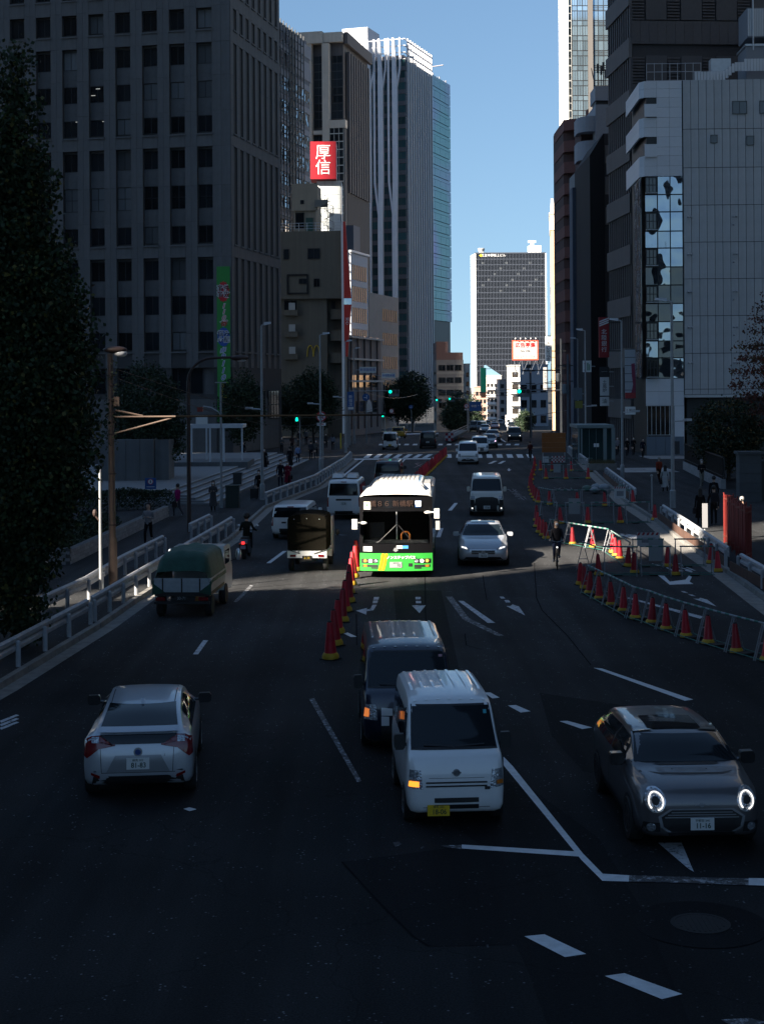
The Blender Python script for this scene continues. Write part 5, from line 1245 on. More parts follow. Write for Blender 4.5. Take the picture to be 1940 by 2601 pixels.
def rsign(label, u, v, d, r, ring, face, bar=None, plate=False, post=None):
    c = Q(u, v, d); t = thing('road_sign', label, 'road sign', tuple(c)); disc(t, 0, 0, 0, r, ring); disc(t, 0, -.012, 0, r * .78, face, 'face', .01)
    if bar == 'noturn':
        MB().path([(-.12 * r / .4, -.02, -.2 * r / .4), (-.12 * r / .4, -.02, .1 * r / .4), (.0, -.02, .2 * r / .4), (.12 * r / .4, -.02, .1 * r / .4), (.12 * r / .4, -.02, -.05 * r / .4)], .03, 6).build('turn_arrow', BLUE_S, t)
        MB().tube((-r * .6, -.025, r * .6), (r * .6, -.025, -r * .6), .035).build('bar', ring, t)
    if bar == 'turn': MB().path([(.1, -.02, -.22), (.1, -.02, .12), (.1, -.02, .24)], .035, 6).path([(.1, -.02, -.05), (-.22, -.02, -.05)], .035, 6).build('turn_arrow', WHITE_P, t)
    if plate: MB().box(-.34, .34, -.01, .02, -r - .32, -r - .10).build('plate', WHITE_P, t); MB().box(-.2, .2, -.02, -.01, -r - .24, -r - .18).build('plate_text', RED_S, t)
    if post: MB().tube((post, .06, r), (post, .06, gz(d) - c.z), .045).tube((post, .05, 0), (0, .05, 0), .03).build('post', GALV, t)
rsign('round no-turn sign with white plate on the second grey street lamp', 816, 1058, 119.6, .39, RED_S, WHITE_P, 'noturn', True, post=.12)
rsign('round sign catching the sun low on the bright lamp', 994, 1044, 243, .38, RED_S, WHITE_P, None, True, post=.3)
rsign('round blue turn sign left of the white sunlit fragment', 929, 1009, 178, .42, BLUE_S, BLUE_S, 'turn', post=.05)
rsign('faded red round sign left of the blue route sign', 1184, 1031, 268, .42, RED_S, WHITE_P, 'noturn', True, post=.1)
rsign('small blue round sign before the far trees', 1043, 1034, 255, .35, BLUE_S, BLUE_S, 'turn', post=.1)
def bsign(name, label, u0, u1, v0, v1, d, m, s=None, size=.3, mt=None, post=None, arm=None, rot=None, space=1.0):
    c = Q((u0 + u1) / 2, (v0 + v1) / 2, d); W, H = (u1 - u0) / F * d, (v1 - v0) / F * d; t = thing(name, label, 'sign', tuple(c))
    MB().box(-W / 2, W / 2, 0, .06, -H / 2, H / 2).build('board', m, t)
    if s: text(s, t, (0, -.012, 0), rot or (R(90), 0, 0), size, mt or WHITE_P, space=space)
    if post is not None: MB().tube((post, .1, H / 2), (post, .1, gz(d) - c.z), .06).tube((post, .09, 0), (0, .09, 0), .03).build('post', GALV, t)
    if arm is not None: MB().tube((0, .1, 0), (arm, .1, 0), .05).build('arm', GALV, t)
    return t
bsign('name_plate', 'pale name plate with blue characters, nearer of two over the left road', 913, 955, 932, 947, 168, BOARD_W, '\u65b0\u5bbf\u8b66\u5bdf\u7f72', .34, BLUE_P, arm=-1.3); bsign('name_plate', 'pale name plate with blue characters before the sunlit lamp', 969, 1004, 948, 960, 200, BOARD_W, '\u65b0\u5bbf\u8b66\u5bdf\u7f72', .32, BLUE_P, arm=-1.5)
bsign('route_sign', 'blue route sign hanging over the far lanes', 1192, 1222, 1020, 1044, 275, BLUE_S, '\u4e2d\u91ce \u2191', .5, post=-1.2)
bsign('vertical_sign', 'blue vertical sign on the pole at the left crossing', 882, 899, 995, 1042, 165, BLUE_S, '\u65b0\n\u5bbf\n\u6b21', .42, post=-.4)
bsign('notice', 'small white notice under the blue vertical sign', 884, 898, 1034, 1040, 164.5, BOARD_W, post=-.3)
t = bsign('no_walking_sign', 'blue no-walking sign with a round pictogram before the concrete wall', 369, 397, 1214, 1242, 84, BLUE_S, post=.0); disc(t, 0, -.03, .1, .16, RED_S, y2=.02); disc(t, 0, -.04, .1, .125, WHITE_P, 'face', .008); MB().ball((0, -.045, .17), .025, .01, .025).box(-.03, .03, -.05, -.042, .03, .14).build('pictogram', BLACK_P, t); MB().box(-.22, .22, -.01, 0, -.2, -.17).build('text_line', WHITE_P, t)
t = bsign('notice_post', 'yellow bollard strip beside the crossing pole', 864, 867, 1100, 1140, 158, YEL_P, post=0)
for u0, u1, v0, v1, s, sz, lab in ((1523, 1546, 958, 1005, '\u571f\n\u98a8\n\u7089', .42, 'white vertical restaurant board below the red bank sign'), (1523, 1546, 1008, 1031, '\u6cb9', .5, 'small white restaurant board at the foot of the vertical one'), (1587, 1613, 1033, 1053, '\u571f\u98a8\u7089', .3, 'white restaurant plate at the foot of the tenant board')):
    t = bsign('restaurant_sign', lab, u0, u1, v0, v1, 148 if u0 < 1550 else 140, BOARD_W, s, sz, BLACK_P, arm=.9, space=.95)
t = bsign('restaurant_sign', 'dark head board over the vertical restaurant sign', 1522, 1546, 932, 957, 148, DARKFR, '\u2500\u2500', .3, arm=.9)
t = bsign('tenant_board', 'tall white tenant board with blank rows and a crimson figure panel', 1586, 1613, 886, 1012, 141, mat('tenant_white', (.34, .36, .39), .5), None, arm=.6)
hT = 126 / F * 141
for k in range(6): MB().box(-.49, .49, -.02, 0, hT / 2 - .06 - k * .75, hT / 2 - .01 - k * .75).build('row_divider', DARKFR, t)
MB().prism([(.1, .9), (.42, .95), (.49, -.5), (.49, -2.2), (-.3, -2.2), (.1, -1.7), (.25, -1.0), (.15, -.2)], -.03, -.005, plane='xz').build('crimson_panel', mat('crimson_print', (.20, .01, .05), .5), t); MB().box(-.49, .49, -.04, -.01, -2.27, -1.75).build('red_band', mat('sign_red', (.30, .01, .015), .5), t)
t = bsign('shop_sign', 'white convenience shop board with red and green marks by the slate office', 1479, 1501, 916, 945, 150, BOARD_W, None, arm=.8); MB().prism([(-.3, .3), (-.1, .3), (-.2, .1)], -.02, 0, plane='xz').build('mark', RED_P, t); MB().box(.02, .12, -.02, 0, -.4, .35).box(.2, .28, -.02, 0, -.4, .2).build('mark', mat('sign_green_d', (.02, .2, .08), .5), t); MB().prism([(-.3, -.4), (-.1, -.4), (-.2, -.2)], -.02, 0, plane='xz').build('mark', BLACK_P, t)
bsign('shop_sign', 'yellow and green shop plate low on the slate office', 1460, 1479, 1018, 1037, 150, mat('plate_olive', (.22, .20, .03), .5), None, arm=.6); bsign('shop_sign', 'blank pale plate above the yellow shop plate', 1455, 1478, 985, 1016, 151, mat('plate_slate', (.14, .16, .18), .5), None, arm=.6)
# bundle of poles and wires on the right at the crossing
for lab, u, v0, d in (('dark utility pole at the right crossing corner', 1424, 860, 165), ('second dark utility pole beside the slate office flue', 1441, 900, 150), ('slim dark pole left of the crossing corner poles', 1400, 918, 190), ('thin pole under the billboard edge', 1348, 920, 200)):
    c = Q(u, v0, d); t = thing('utility_pole', lab, 'pole', (c.x, d, gz(d)), 0, 'utility poles'); h = c.z - gz(d)
    MB().tube((0, 0, 0), (0, 0, h), .16 if u > 1410 else .07, .11 if u > 1410 else .05, 10).build('pole', mat('pole_slate', (.10, .11, .125), .7, noise=.1), t, smooth=40)
    for k in range(2): MB().box(-.7 - .3 * k, .5, -.05, .05, h * (.72 + .16 * k), h * (.72 + .16 * k) + .1).build('crossarm', DARKFR, t)
    if u > 1410: MB().lathe([(.22, 0), (.24, .1), (.24, .8), (.2, .9)], 10, o=(-.35, 0, h * .6)).build('transformer', SIGB, t)
c = Q(1345, 922, 210); t = thing('road_camera', 'traffic camera on a long dark arm across the billboard', 'camera', tuple(c))
MB().box(-.5, .1, -.2, .2, -.7, -.3).box(-.2, .25, -.15, .15, -.35, -.2).build('camera_body', DARKFR, t); MB().tube((-1.1, 0, -1.0), (4.2, 0, -1.0), .07).tube((-.25, 0, -1.0), (-.25, 0, -.6), .04).build('arm', DARKFR, t); MB().tube((0, 0, -1), (0, 0, gz(210) - c.z), .08).build('pole', DARKFR, t)
rn = random.Random(8)
for k, (u0, v0, d0, u1, v1, d1, lab) in enumerate(((1060, 980, 240, 1430, 982, 165, 'upper'), (1075, 992, 240, 1432, 962, 165, 'rising'), (1085, 984, 240, 1440, 990, 160, 'middle'), (1190, 1046, 270, 1440, 1042, 170, 'lowest'), (900, 985, 190, 1060, 1002, 240, 'left'), (620, 1030, 170, 880, 1040, 165, 'pavement-side'))):
    a, c = Q(u0, v0, d0), Q(u1, v1, d1); n = 14
    b = MB().path([tuple(a + (c - a) * (i / n) + Vector((0, 0, -.9 * math.sin(math.pi * i / n)))) for i in range(n + 1)], .035, 5)
    tag(b.build('overhead_cable', DARKFR), lab + ' overhead cable strung across the far street', 'cable')
# glass subway entrance with planter
TEAL = mat('entrance_frame', (.16, .21, .22), .5, metal=.2); EGL = mat('entrance_glass', (.02, .045, .045), .08)
p = P(1468, 1172, .13); t = thing('subway_entrance', 'glass subway entrance box with pale frame on the right pavement', 'entrance', tuple(p))
Wd = (1556 - 1468) / F * p.y
MB().box(.1, Wd - .1, .1, 5, 0, 2.75).build('glass_box', EGL, t)
for x in (0, .22, Wd * .72, Wd - .12): MB().box(x, x + (.3 if x > 1.5 else .12), -.02, .12, 0, 2.8).build('post', TEAL, t)
MB().box(-.1, Wd + .1, -.1, 5.2, 2.8, 3.05).build('roof', TEAL, t); MB().box(Wd * .45, Wd * .6, .06, .098, 1.2, 1.5).build('notice', BOARD_W, t)
for k in range(3): MB().box(.34 + k * .58, .36 + k * .58, .02, .1, 0, 2.8).build('mullion', TEAL, t)
p = P(1495, 1195, .13); t = thing('stone_planter', 'pale stone planter with dry grass beside the subway entrance', 'planter', tuple(p)); MB().box(0, 2.1, 0, 1.2, 0, .5).build('trough', CONC, t)
b = MB(); rn = random.Random(5)
for k in range(500): x, y = rn.uniform(.1, 2), rn.uniform(.1, 1.1); dx, dy = rn.gauss(0, .1), rn.gauss(0, .1); b.face(((x - .012, y, .5), (x + .012, y, .5), (x + dx, y + dy, .5 + rn.uniform(.15, .4))))
b.build('dry_grass', mat('dry_grass', (.10, .085, .04), .9), t)
# orange hoarding truck-board with chequer plates
p = P(1376, 1178); d = p.y; t = thing('site_hoarding', 'brown-orange hoarding panel standing over chequered barrier plates', 'hoarding', tuple(p)); Wd = (1436 - 1376) / F * d
ORB = mat('hoarding_orange', (.26, .085, .015), .7, noise=.08, rand=.06); z1, z2 = zpx(1152, d), zpx(1102, d)
for k in range(4): MB().box(0, Wd, 0, .08, z1 + (z2 - z1) * k / 4, z1 + (z2 - z1) * (k + 1) / 4 - .012).build('board', ORB, t)
for x in (.05, Wd - .1): MB().box(x, x + .08, .09, .17, 0, z2).build('post', GALV, t)
RWH = mat('chequer_white', (.5, .5, .5), .6); RRD = mat('chequer_red', (.28, .015, .03), .6)
for q in (.78, 1.35):
    for i in range(4):
        for j in range(4): MB().box(q + i * .13, q + i * .13 + .128, -.1, -.06, .12 + j * .13, .248 + j * .13).build('chequer', RWH if (i + j) % 2 else RRD, t)
MB().box(.05, .55, -.1, -.04, .1, .6).build('white_drum', RWH, t); MB().box(-.05, Wd + .05, -.2, .3, 0, .1).build('base', DARKFR, t)
# median planter with low railing in the far road
t = thing('median_planter', 'low kerbed median with dark railing in the far road', 'planter', (0, 0, 0)); a, c = P(1132, 1104), P(1187, 1096)
for i in range(2):
    q = (a, c)[i]; r_ = (P(1140, 1122), P(1150, 1120))[i]
b = MB(); pts = [P(1130, 1118), P(1145, 1122), P(1188, 1098), P(1150, 1098)]
b.prism([(p.x, p.y) for p in pts], 0, .35).build('kerb_island', CONC, t)
b = MB(); e = P(1143, 1120); f_ = P(1188, 1097)
for k in range(13): q = e.lerp(f_, k / 12); b.tube((q.x, q.y, .35), (q.x, q.y, 1.0), .03)
for z in (.7, 1.0): b.tube((e.x, e.y, z), (f_.x, f_.y, z), .03)
b.build('railing', GALV, t)
for i in range(3):
    for j in range(3): q = P(1140, 1124); MB().box(q.x - .4 + i * .3, q.x - .11 + i * .3, q.y, q.y + .05, .2 + j * .3, .49 + j * .3).build('chequer', RWH if (i + j) % 2 else RRD, t)
# low stone wall, dark fence and gate pier on the right
SW = mat('pale_stone', (.24, .24, .245), .8, noise=.18, nscale=3, rand=.12); FEN = mat('black_iron', (.012, .012, .013), .5)
t = thing('stone_wall', 'low pale stone wall topped by a black iron fence on the right pavement', 'wall', (0, 0, .13))
A0, A1 = P(1733, 1192, .13), P(1830, 1242, .13); d_ = (A1 - A0); L_ = d_.length; ang = math.atan2(d_.y, d_.x); nb = int(L_ / .9)
for c in range(2):
    for k in range(nb): MB().box(k * L_ / nb + .008, (k + 1) * L_ / nb - .008, 0, .3, c * .30, c * .30 + .29).build('stone', SW, t, loc=(A0.x, A0.y, 0), rot=ang)
for k in range(int(L_ / .16)): MB().box(k * .16, k * .16 + .05, .12, .16, .6, 2.0).build('fence_bar', FEN, t, loc=(A0.x, A0.y, 0), rot=ang)
for z in (.75, 1.9): MB().box(0, L_, .1, .18, z, z + .06).build('fence_rail', FEN, t, loc=(A0.x, A0.y, 0), rot=ang)
MB().box(0, L_, .2, .24, .6, 1.95).build('fence_screen', FEN, t, loc=(A0.x, A0.y, 0), rot=ang)
p = P(1882, 1275, .13); t = thing('gate_pier', 'dark stone gate pier at the right picture edge', 'pier', tuple(p)); dkst = mat('dark_stone', (.07, .075, .08), .8, noise=.1, rand=.1)
for k in range(5): MB().box(-.1, 1.1, 0, .8, k * .52, k * .52 + .51).build('stone', dkst, t)
MB().box(-.2, 1.2, -.1, .9, 2.6, 2.75).build('cap', dkst, t)
for k in range(12): MB().box(1.2 + k * .16, 1.25 + k * .16, .3, .34, .05, 2.2).build('gate_bar', FEN, t)
MB().box(1.1, 3.2, .36, .40, .05, 2.2).build('gate_sheet', FEN, t)
# red folding fence
t = thing('folding_fence', 'tall red folding site fence at the right pavement edge', 'fence', (0, 0, .13)); FR = mat('fence_red', (.22, .022, .016), .6, noise=.12, nscale=3, rand=.1)
e, f_ = Vector((13.75, 61.9, 0)), Vector((12.95, 54.9, 0)); n = 10
for k in range(n):
    a = e.lerp(f_, k / n) + Vector((.28 if k % 2 else -.02, 0, 0)); c = e.lerp(f_, (k + 1) / n) + Vector((-.02 if k % 2 else .28, 0, 0)); dd = c - a; an = math.atan2(dd.y, dd.x); Ln = dd.length
    for q in range(4): MB().box(q * Ln / 4 + .035, (q + 1) * Ln / 4 - .035, -.015, .015, .08, 2.0).build('slat', FR, t, loc=a, rot=an)
    MB().tube((0, 0, 0), (0, 0, 2.08), .025).build('post', FR, t, loc=a)
    MB().box(0, Ln, -.025, .025, 1.8, 1.86).box(0, Ln, -.025, .025, .3, .36).build('rail', mat('fence_rail_rust', (.22, .05, .035), .6), t, loc=a, rot=an)
# green litter bin, bench, kiosk bits on the left
p = P(590, 1290, .13); t = thing('utility_cabinet', 'dark green utility cabinet on the left pavement', 'cabinet', tuple(p)); MB().box(-.35, .35, 0, .7, 0, 1.15).build('body', mat('cabinet_green', (.02, .035, .03), .6), t); MB().box(-.38, .38, -.03, .73, 1.15, 1.2).build('lid', MATS['cabinet_green'], t); MB().box(-.02, .0, -.01, 0, .2, 1.0).build('door_seam', BLACK_P, t)
p = P(603, 1240, .13); t = thing('litter_bin', 'small black box bin behind the green cabinet', 'bin', tuple(p)); MB().taper(-.25, .25, 0, .5, 0, .9, 1.1).build('body', DARKFR, t); MB().box(-.3, .3, -.05, .55, .9, .98).build('lid', DARKFR, t)
for lab, u, v, w_ in (('white plaza bench near the traffic of pedestrians', 650, 1135, 2.0), ('white low bench left of the plaza bench', 592, 1142, 1.6)):
    p = P(u, v, .13); t = thing('bench', lab, 'bench', tuple(p)); MB().box(-w_ / 2, w_ / 2, 0, .4, .4, .48).box(-w_ / 2, w_ / 2, .36, .42, .5, .8).build('seat', WSTL, t)
    for x in (-w_ / 2 + .1, w_ / 2 - .18): MB().box(x, x + .08, 0, .4, 0, .4).build('leg', WSTL, t)
c = Q(938, 1032, 225); t = thing('wall_banner', 'white sunlit draped banner fragment beside the blue turn sign', 'banner', tuple(c)); MB().prism([(-.5, -.9), (.45, -.75), (.3, .5), (.05, 1.0), (-.25, .9), (-.4, .2)], 0, .08, plane='xz').build('cloth', SWH, t); MB().tube((-.5, .1, 1.0), (-.5, .1, gz(225) - c.z), .05).build('post', GALV, t)
# ------------------------------------------------------------------ vehicles
def paint(name, col, metal=.0, rough=.32, coat=.7): return mat(name, col, rough, metal=metal, coat=coat, noise=.04, nscale=1.5)
CGL = mat('car_glass', (.006, .010, .013), .05, spec=.32); TYRE = mat('tyre_rubber', (.014, .014, .015), .8, noise=.2, nscale=20); RIM = mat('alloy_rim', (.30, .30, .31), .35, metal=.8); RIMB = mat('dark_rim', (.04, .04, .045), .4, metal=.6)
BLKP = mat('black_plastic', (.014, .014, .015), .55, noise=.2, nscale=9); CHR = mat('chrome', (.66, .67, .69), .22, metal=.7); LAMPC = mat('lamp_clear', (.42, .44, .47), .12, metal=.6, wave=.02, bscale=30); LAMPR = mat('tail_red', (.16, .005, .008), .2, coat=.6)
LAMPON = mat('headlight_lit', (1.0, .97, .92), .4, emit=.32); AMBER = mat('indicator_lit', (1.0, .30, .03), .4, emit=.45); AMB0 = mat('indicator_amber', (.55, .16, .02), .3); TAILON = mat('tail_lit', (.9, .03, .03), .4, emit=.5)
PLW = mat('plate_white', (.62, .63, .62), .5); PLY = mat('plate_yellow', (.62, .40, .01), .5); PLT = mat('plate_ink', (.01, .04, .025), .5)
def pchip(xs, ys, x):
    n = len(xs)
    if x <= xs[0]: return ys[0]
    if x >= xs[-1]: return ys[-1]
    h = [xs[i + 1] - xs[i] for i in range(n - 1)]; d = [(ys[i + 1] - ys[i]) / h[i] for i in range(n - 1)]
    def m(i):
        if i == 0: return d[0]
        if i == n - 1: return d[-1]
        if d[i - 1] * d[i] <= 0: return 0
        w1, w2 = 2 * h[i] + h[i - 1], h[i] + 2 * h[i - 1]; return (w1 + w2) / (w1 / d[i - 1] + w2 / d[i])
    i = max(k for k in range(n - 1) if xs[k] <= x); t = (x - xs[i]) / h[i]
    return (2 * t ** 3 - 3 * t * t + 1) * ys[i] + (t ** 3 - 2 * t * t + t) * h[i] * m(i) + (-2 * t ** 3 + 3 * t * t) * ys[i + 1] + (t ** 3 - t * t) * h[i] * m(i + 1)
def section(zb, zk, zt, w, wt):
    g = min(1, max(.12, (zt - zk) / .35)); h = zk - zb
    p = [(0, zb), (w * .80, zb), (w * .93, zb + .03), (w * .98, zb + .10), (w, zb + .42 * h), (w * .992, zb + .8 * h), (w * .965, zk),
         (w * .965 + (wt - w * .965) * .5, zk + (zt - zk) * .52), (wt, zt - .11 * g), (wt - .022, zt - .045 * g), (wt - .085, zt - .012 * g), (wt * .5, zt + .004), (0, zt + .012 * g)]
    return p + [(-x, z) for x, z in reversed(p[1:-1])]
class Car:
    """body lofted through stations (y, sill, belt, top, half width, top half width); y = 0 is the end that faces the camera"""
    def __init__(s, name, label, cat, pos, theta, st, pm, step=.10, group=None):
        s.e = thing(name, label, cat, tuple(pos), -R(theta), group); s.L = st[-1][0]
        ys = [r[0] for r in st]; cols = [[r[k] for r in st] for k in range(1, 6)]
        yy = []
        for a, c in zip(ys, ys[1:]):
            n = max(2 if c - a > .02 else 1, int((c - a) / step)); yy += [a + (c - a) * k / n for k in range(n)]
        yy.append(ys[-1]); b = MB(); N = 24
        rows = [section(*[pchip(ys, col, y) for col in cols]) for y in yy]
        for y, r in zip(yy, rows): b.v += [(x, y, z) for x, z in r]
        for i in range(len(yy) - 1):
            for k in range(N): l = (k + 1) % N; b.f.append((i * N + k, i * N + l, (i + 1) * N + l, (i + 1) * N + k)); b.mi.append(0)
        b.f.append(tuple(range(N))); b.f.append(tuple((len(yy) - 1) * N + k for k in reversed(range(N)))); b.mi += [0, 0]
        me = b.mesh('body', pm, smooth=42); s.body = link('body', me, s.e)
        me.calc_loop_triangles(); s.bvh = BVHTree.FromPolygons([v.co.copy() for v in me.vertices], [tuple(p.vertices) for p in me.polygons])
    def decal(s, name, poly, axis, m, off=.006, cuts=3, mir=False, parent=None):
        out = None
        for sg in ((1, -1) if mir else (1,)):
            pl = [(p[0] * sg, p[1]) for p in poly] if axis in ('front', 'back', 'top') else poly
            ax = axis if sg == 1 else {'left': 'right', 'right': 'left'}.get(axis, axis)
            bm = bmesh.new()
            def v3(p): return Vector((p[0], 0, p[1])) if ax in ('front', 'back') else Vector((0, p[0], p[1])) if ax in ('left', 'right') else Vector((p[0], p[1], 0))
            bm.faces.new([bm.verts.new(v3(p)) for p in pl]); bmesh.ops.triangulate(bm, faces=bm.faces)
            bmesh.ops.subdivide_edges(bm, edges=bm.edges, cuts=cuts, use_grid_fill=True)
            o0, d = {'front': (Vector((0, -3, 0)), Vector((0, 1, 0))), 'back': (Vector((0, s.L + 3, 0)), Vector((0, -1, 0))), 'left': (Vector((-4, 0, 0)), Vector((1, 0, 0))), 'right': (Vector((4, 0, 0)), Vector((-1, 0, 0))), 'top': (Vector((0, 0, 6)), Vector((0, 0, -1)))}[ax]
            for v in bm.verts:
                hit, nn, _, _ = s.bvh.ray_cast(v.co + o0, d)
                if hit is None: hit, nn, _, _ = s.bvh.find_nearest(v.co + o0 + d * 3)
                v.co = hit + (nn * off if nn.dot(d) < 0 else -d * off)
            me = bpy.data.meshes.new(name); bm.to_mesh(me); bm.free(); me.materials.append(m); me.shade_smooth()
            out = link(name, me, parent or s.e)
        return out
    def y_at(s, x, z):
        h, _, _, _ = s.bvh.ray_cast(Vector((x, -3, z)), Vector((0, 1, 0))); return h.y if h else 0
    def wheels(s, ys, r, w, tw=.19, rim=None, z=None, vis=('l', 'r')):
        tm = shared(('tyre', r, tw), lambda: MB().lathe([(r * .62, -tw / 2), (r * .93, -tw / 2), (r, -tw * .34), (r, tw * .34), (r * .93, tw / 2), (r * .62, tw / 2)], 22, axis='x').mesh('wheel', TYRE, smooth=40))
        rm_ = rim or RIM
        def mkrim():
            b = MB().lathe([(r * .63, -tw * .40), (r * .66, -tw * .53), (r * .58, -tw * .53), (r * .56, -tw * .44), (r * .1, -tw * .42)], 20, axis='x')
            for k in range(5):
                a = 2 * math.pi * k / 5; c, q = math.cos(a), math.sin(a); n_ = (-q, c)
                b.hexa([(-tw * .50 if j < 4 else -tw * .42, (rr * c + n_[0] * ww * r), (rr * q + n_[1] * ww * r)) for j, (rr, ww) in enumerate([(r * .08, -.07), (r * .6, -.05), (r * .6, .05), (r * .08, .07)] * 2)])
            return b.mesh('rim', [rm_])
        rme = shared(('rim', r, tw, rm_.name), mkrim)
        for y in ys:
            s.decal('wheel_well', [(y + r * 1.13 * math.cos(a), (z or r) + r * 1.13 * math.sin(a)) for a in [math.pi * k / 10 for k in range(11)]] + [(y - r * 1.13, r * .8), (y + r * 1.13, r * .8)], 'left', BLKP, .004, 2, True)
            for sg in (-1, 1):
                o = link('wheel', tm, s.e, (sg * (w - tw / 2 + .012), y, r)); k = link('rim', rme, o)
                if sg > 0: k.rotation_euler = (0, 0, math.pi)
    def plate(s, x, z, y, top, num, m=PLW, w=.33, h=.165, ink=PLT):
        o = MB().box(x - w / 2, x + w / 2, y - .02, y, z, z + h).build('number_plate', m, s.e)
        text(top, o, (x, y - .024, z + h * .80), (R(90), 0, 0), h * .26, ink, name='plate_letters', depth=.001); text(num, o, (x + w * .03, y - .024, z + h * .36), (R(90), 0, 0), h * .62, ink, name='plate_letters', depth=.001, weight=.002, sx=.92)
        return o
    def mirrors(s, x, y, z, m, w=.20, h=.16, d=.12):
        for sg in (-1, 1):
            cx_ = sg * (x + w * .5); k = d * .5
            o = MB().prism([(cx_ + w * .5 * px, z + h * .5 * pz) for px, pz in ((-.95, -.6), (-.7, -1), (.6, -1), (.95, -.7), (1, .5), (.7, 1), (-.8, .95), (-1, .6))], y - k, y + k * .8, plane='xz').build('mirror', m, s.e, smooth=50)
            MB().tube((sg * (x - .12), y + .05, z - h * .3), (sg * (x + w * .25), y + .02, z - h * .2), .025).build('mirror_arm', m, o)
def poly_round(cx, cz, rx, rz, n=14): return [(cx + rx * math.cos(2 * math.pi * k / n), cz + rz * math.sin(2 * math.pi * k / n)) for k in range(n)]

def vanst(L, W, H, nose=.30, wsl=.62, hood=.60):
    w = W / 2; zh = H * hood
    return [(0, .40, H * .38, H * .43, w * .80, w * .74), (.05, .27, H * .48, H * .53, w * .93, w * .86), (.14, .22, H * .56, zh * .985, w * .98, w * .92), (nose, .22, H * .575, zh + .05, w, w * .935), (nose + wsl * .5, .22, H * .57, zh + (H * .945 - zh) * .55, w, w * .915), (nose + wsl, .22, H * .565, H * .945, w, w * .89), (nose + wsl + .18, .22, H * .565, H * .975, w, w * .88), (nose + wsl + .8, .22, H * .565, H * .995, w, w * .87), (L - .4, .22, H * .565, H * .99, w, w * .87), (L - .14, .24, H * .56, H * .96, w * .985, w * .86), (L - .03, .32, H * .55, H * .82, w * .94, w * .82), (L, .45, H * .53, H * .62, w * .85, w * .74)]
def vanrear(L, W, H): # rear end towards the camera
    st = vanst(L, W, H); return [(L - r[0],) + r[1:] for r in reversed(st)]
def roof_ribs(c, W, L, n, m, y0=.9, z=None):
    for k in range(n):
        x = -W * .36 + W * .72 * k / (n - 1); c.decal('roof_rib', [(x - .022, y0), (x + .022, y0), (x + .022, L - .3), (x - .022, L - .3)], 'top', m, .014, 2)
def van_front(name, label, pos, th, L, W, H, pm, lit=None, group=None, lower=None, plate=None, ribs=0, mirror=None, grille='slats', hoodz=.60, glass=CGL, rim=None, wr=.27, lampm=LAMPC, cat='van', light_z=None):
    c = Car(name, label, cat, pos, th, vanst(L, W, H, hood=hoodz), pm, group=group); w = W / 2; zh = H * hoodz
    c.decal('windscreen_seal', [(-w * .885, zh + .035), (w * .885, zh + .035), (w * .815, H * .93), (-w * .815, H * .93)], 'front', BLKP, .005, 9)
    c.decal('windscreen', [(-w * .86, zh + .06), (w * .86, zh + .06), (w * .79, H * .915), (-w * .79, H * .915)], 'front', glass, .011, 9)
    if lower: c.decal('bumper', [(-w * .97, .25), (w * .97, .25), (w * .97, H * .28), (-w * .97, H * .28)], 'front', lower, .008, 4)
    z0, z1 = light_z or (H * .335, H * .49)
    c.decal('headlight', [(w * .68, z0), (w * .955, z0 + .02), (w * .93, z1), (w * .72, z1 - .01)], 'front', lampm, .010, 3, True)
    for z in (H * .355, H * .385): c.decal('grille_slat', [(-w * .62, z - .012), (w * .62, z - .012), (w * .62, z + .012), (-w * .62, z + .012)], 'front', BLKP, .012, 3)
    for z in (.40, .30): c.decal('lower_grille', [(-w * .45, z), (w * .45, z), (w * .45, z + .07), (-w * .45, z + .07)], 'front', BLKP, .010, 3)
    for sg in (-1, 1):
        c.decal('side_window', [(.62, H * .6), (1.35, H * .6), (1.35, H * .86), (.82, H * .86)], 'left' if sg < 0 else 'right', glass, .007, 3)
        c.decal('side_window', [(1.42, H * .6), (L * .62, H * .6), (L * .62, H * .86), (1.42, H * .86)], 'left' if sg < 0 else 'right', glass, .007, 3)
        c.decal('side_window', [(L * .645, H * .6), (L * .93, H * .6), (L * .91, H * .86), (L * .645, H * .86)], 'left' if sg < 0 else 'right', glass, .007, 3)
        c.decal('door_seam', [(1.37, .3), (1.39, .3), (1.39, H * .9), (1.37, H * .9)], 'left' if sg < 0 else 'right', BLKP, .003, 3)
    c.wheels((.62 if L < 3.6 else .85, L - (.70 if L < 3.6 else 1.0)), wr, w, .16 if L < 3.6 else .2, rim)
    c.mirrors(w * .98, .52, zh + .12, mirror or BLKP, .17, .24, .10)
    if ribs: roof_ribs(c, W, L, ribs, pm, .95)
    if plate: c.plate(*plate)
    for k, sg in ((0, -1), (1, 1)): c.decal('wiper', [(sg * .02, zh + .07), (sg * .02, zh + .055), (w * .62 * sg, zh + .075), (w * .62 * sg, zh + .09)], 'front', BLKP, .03, 3)
    return c
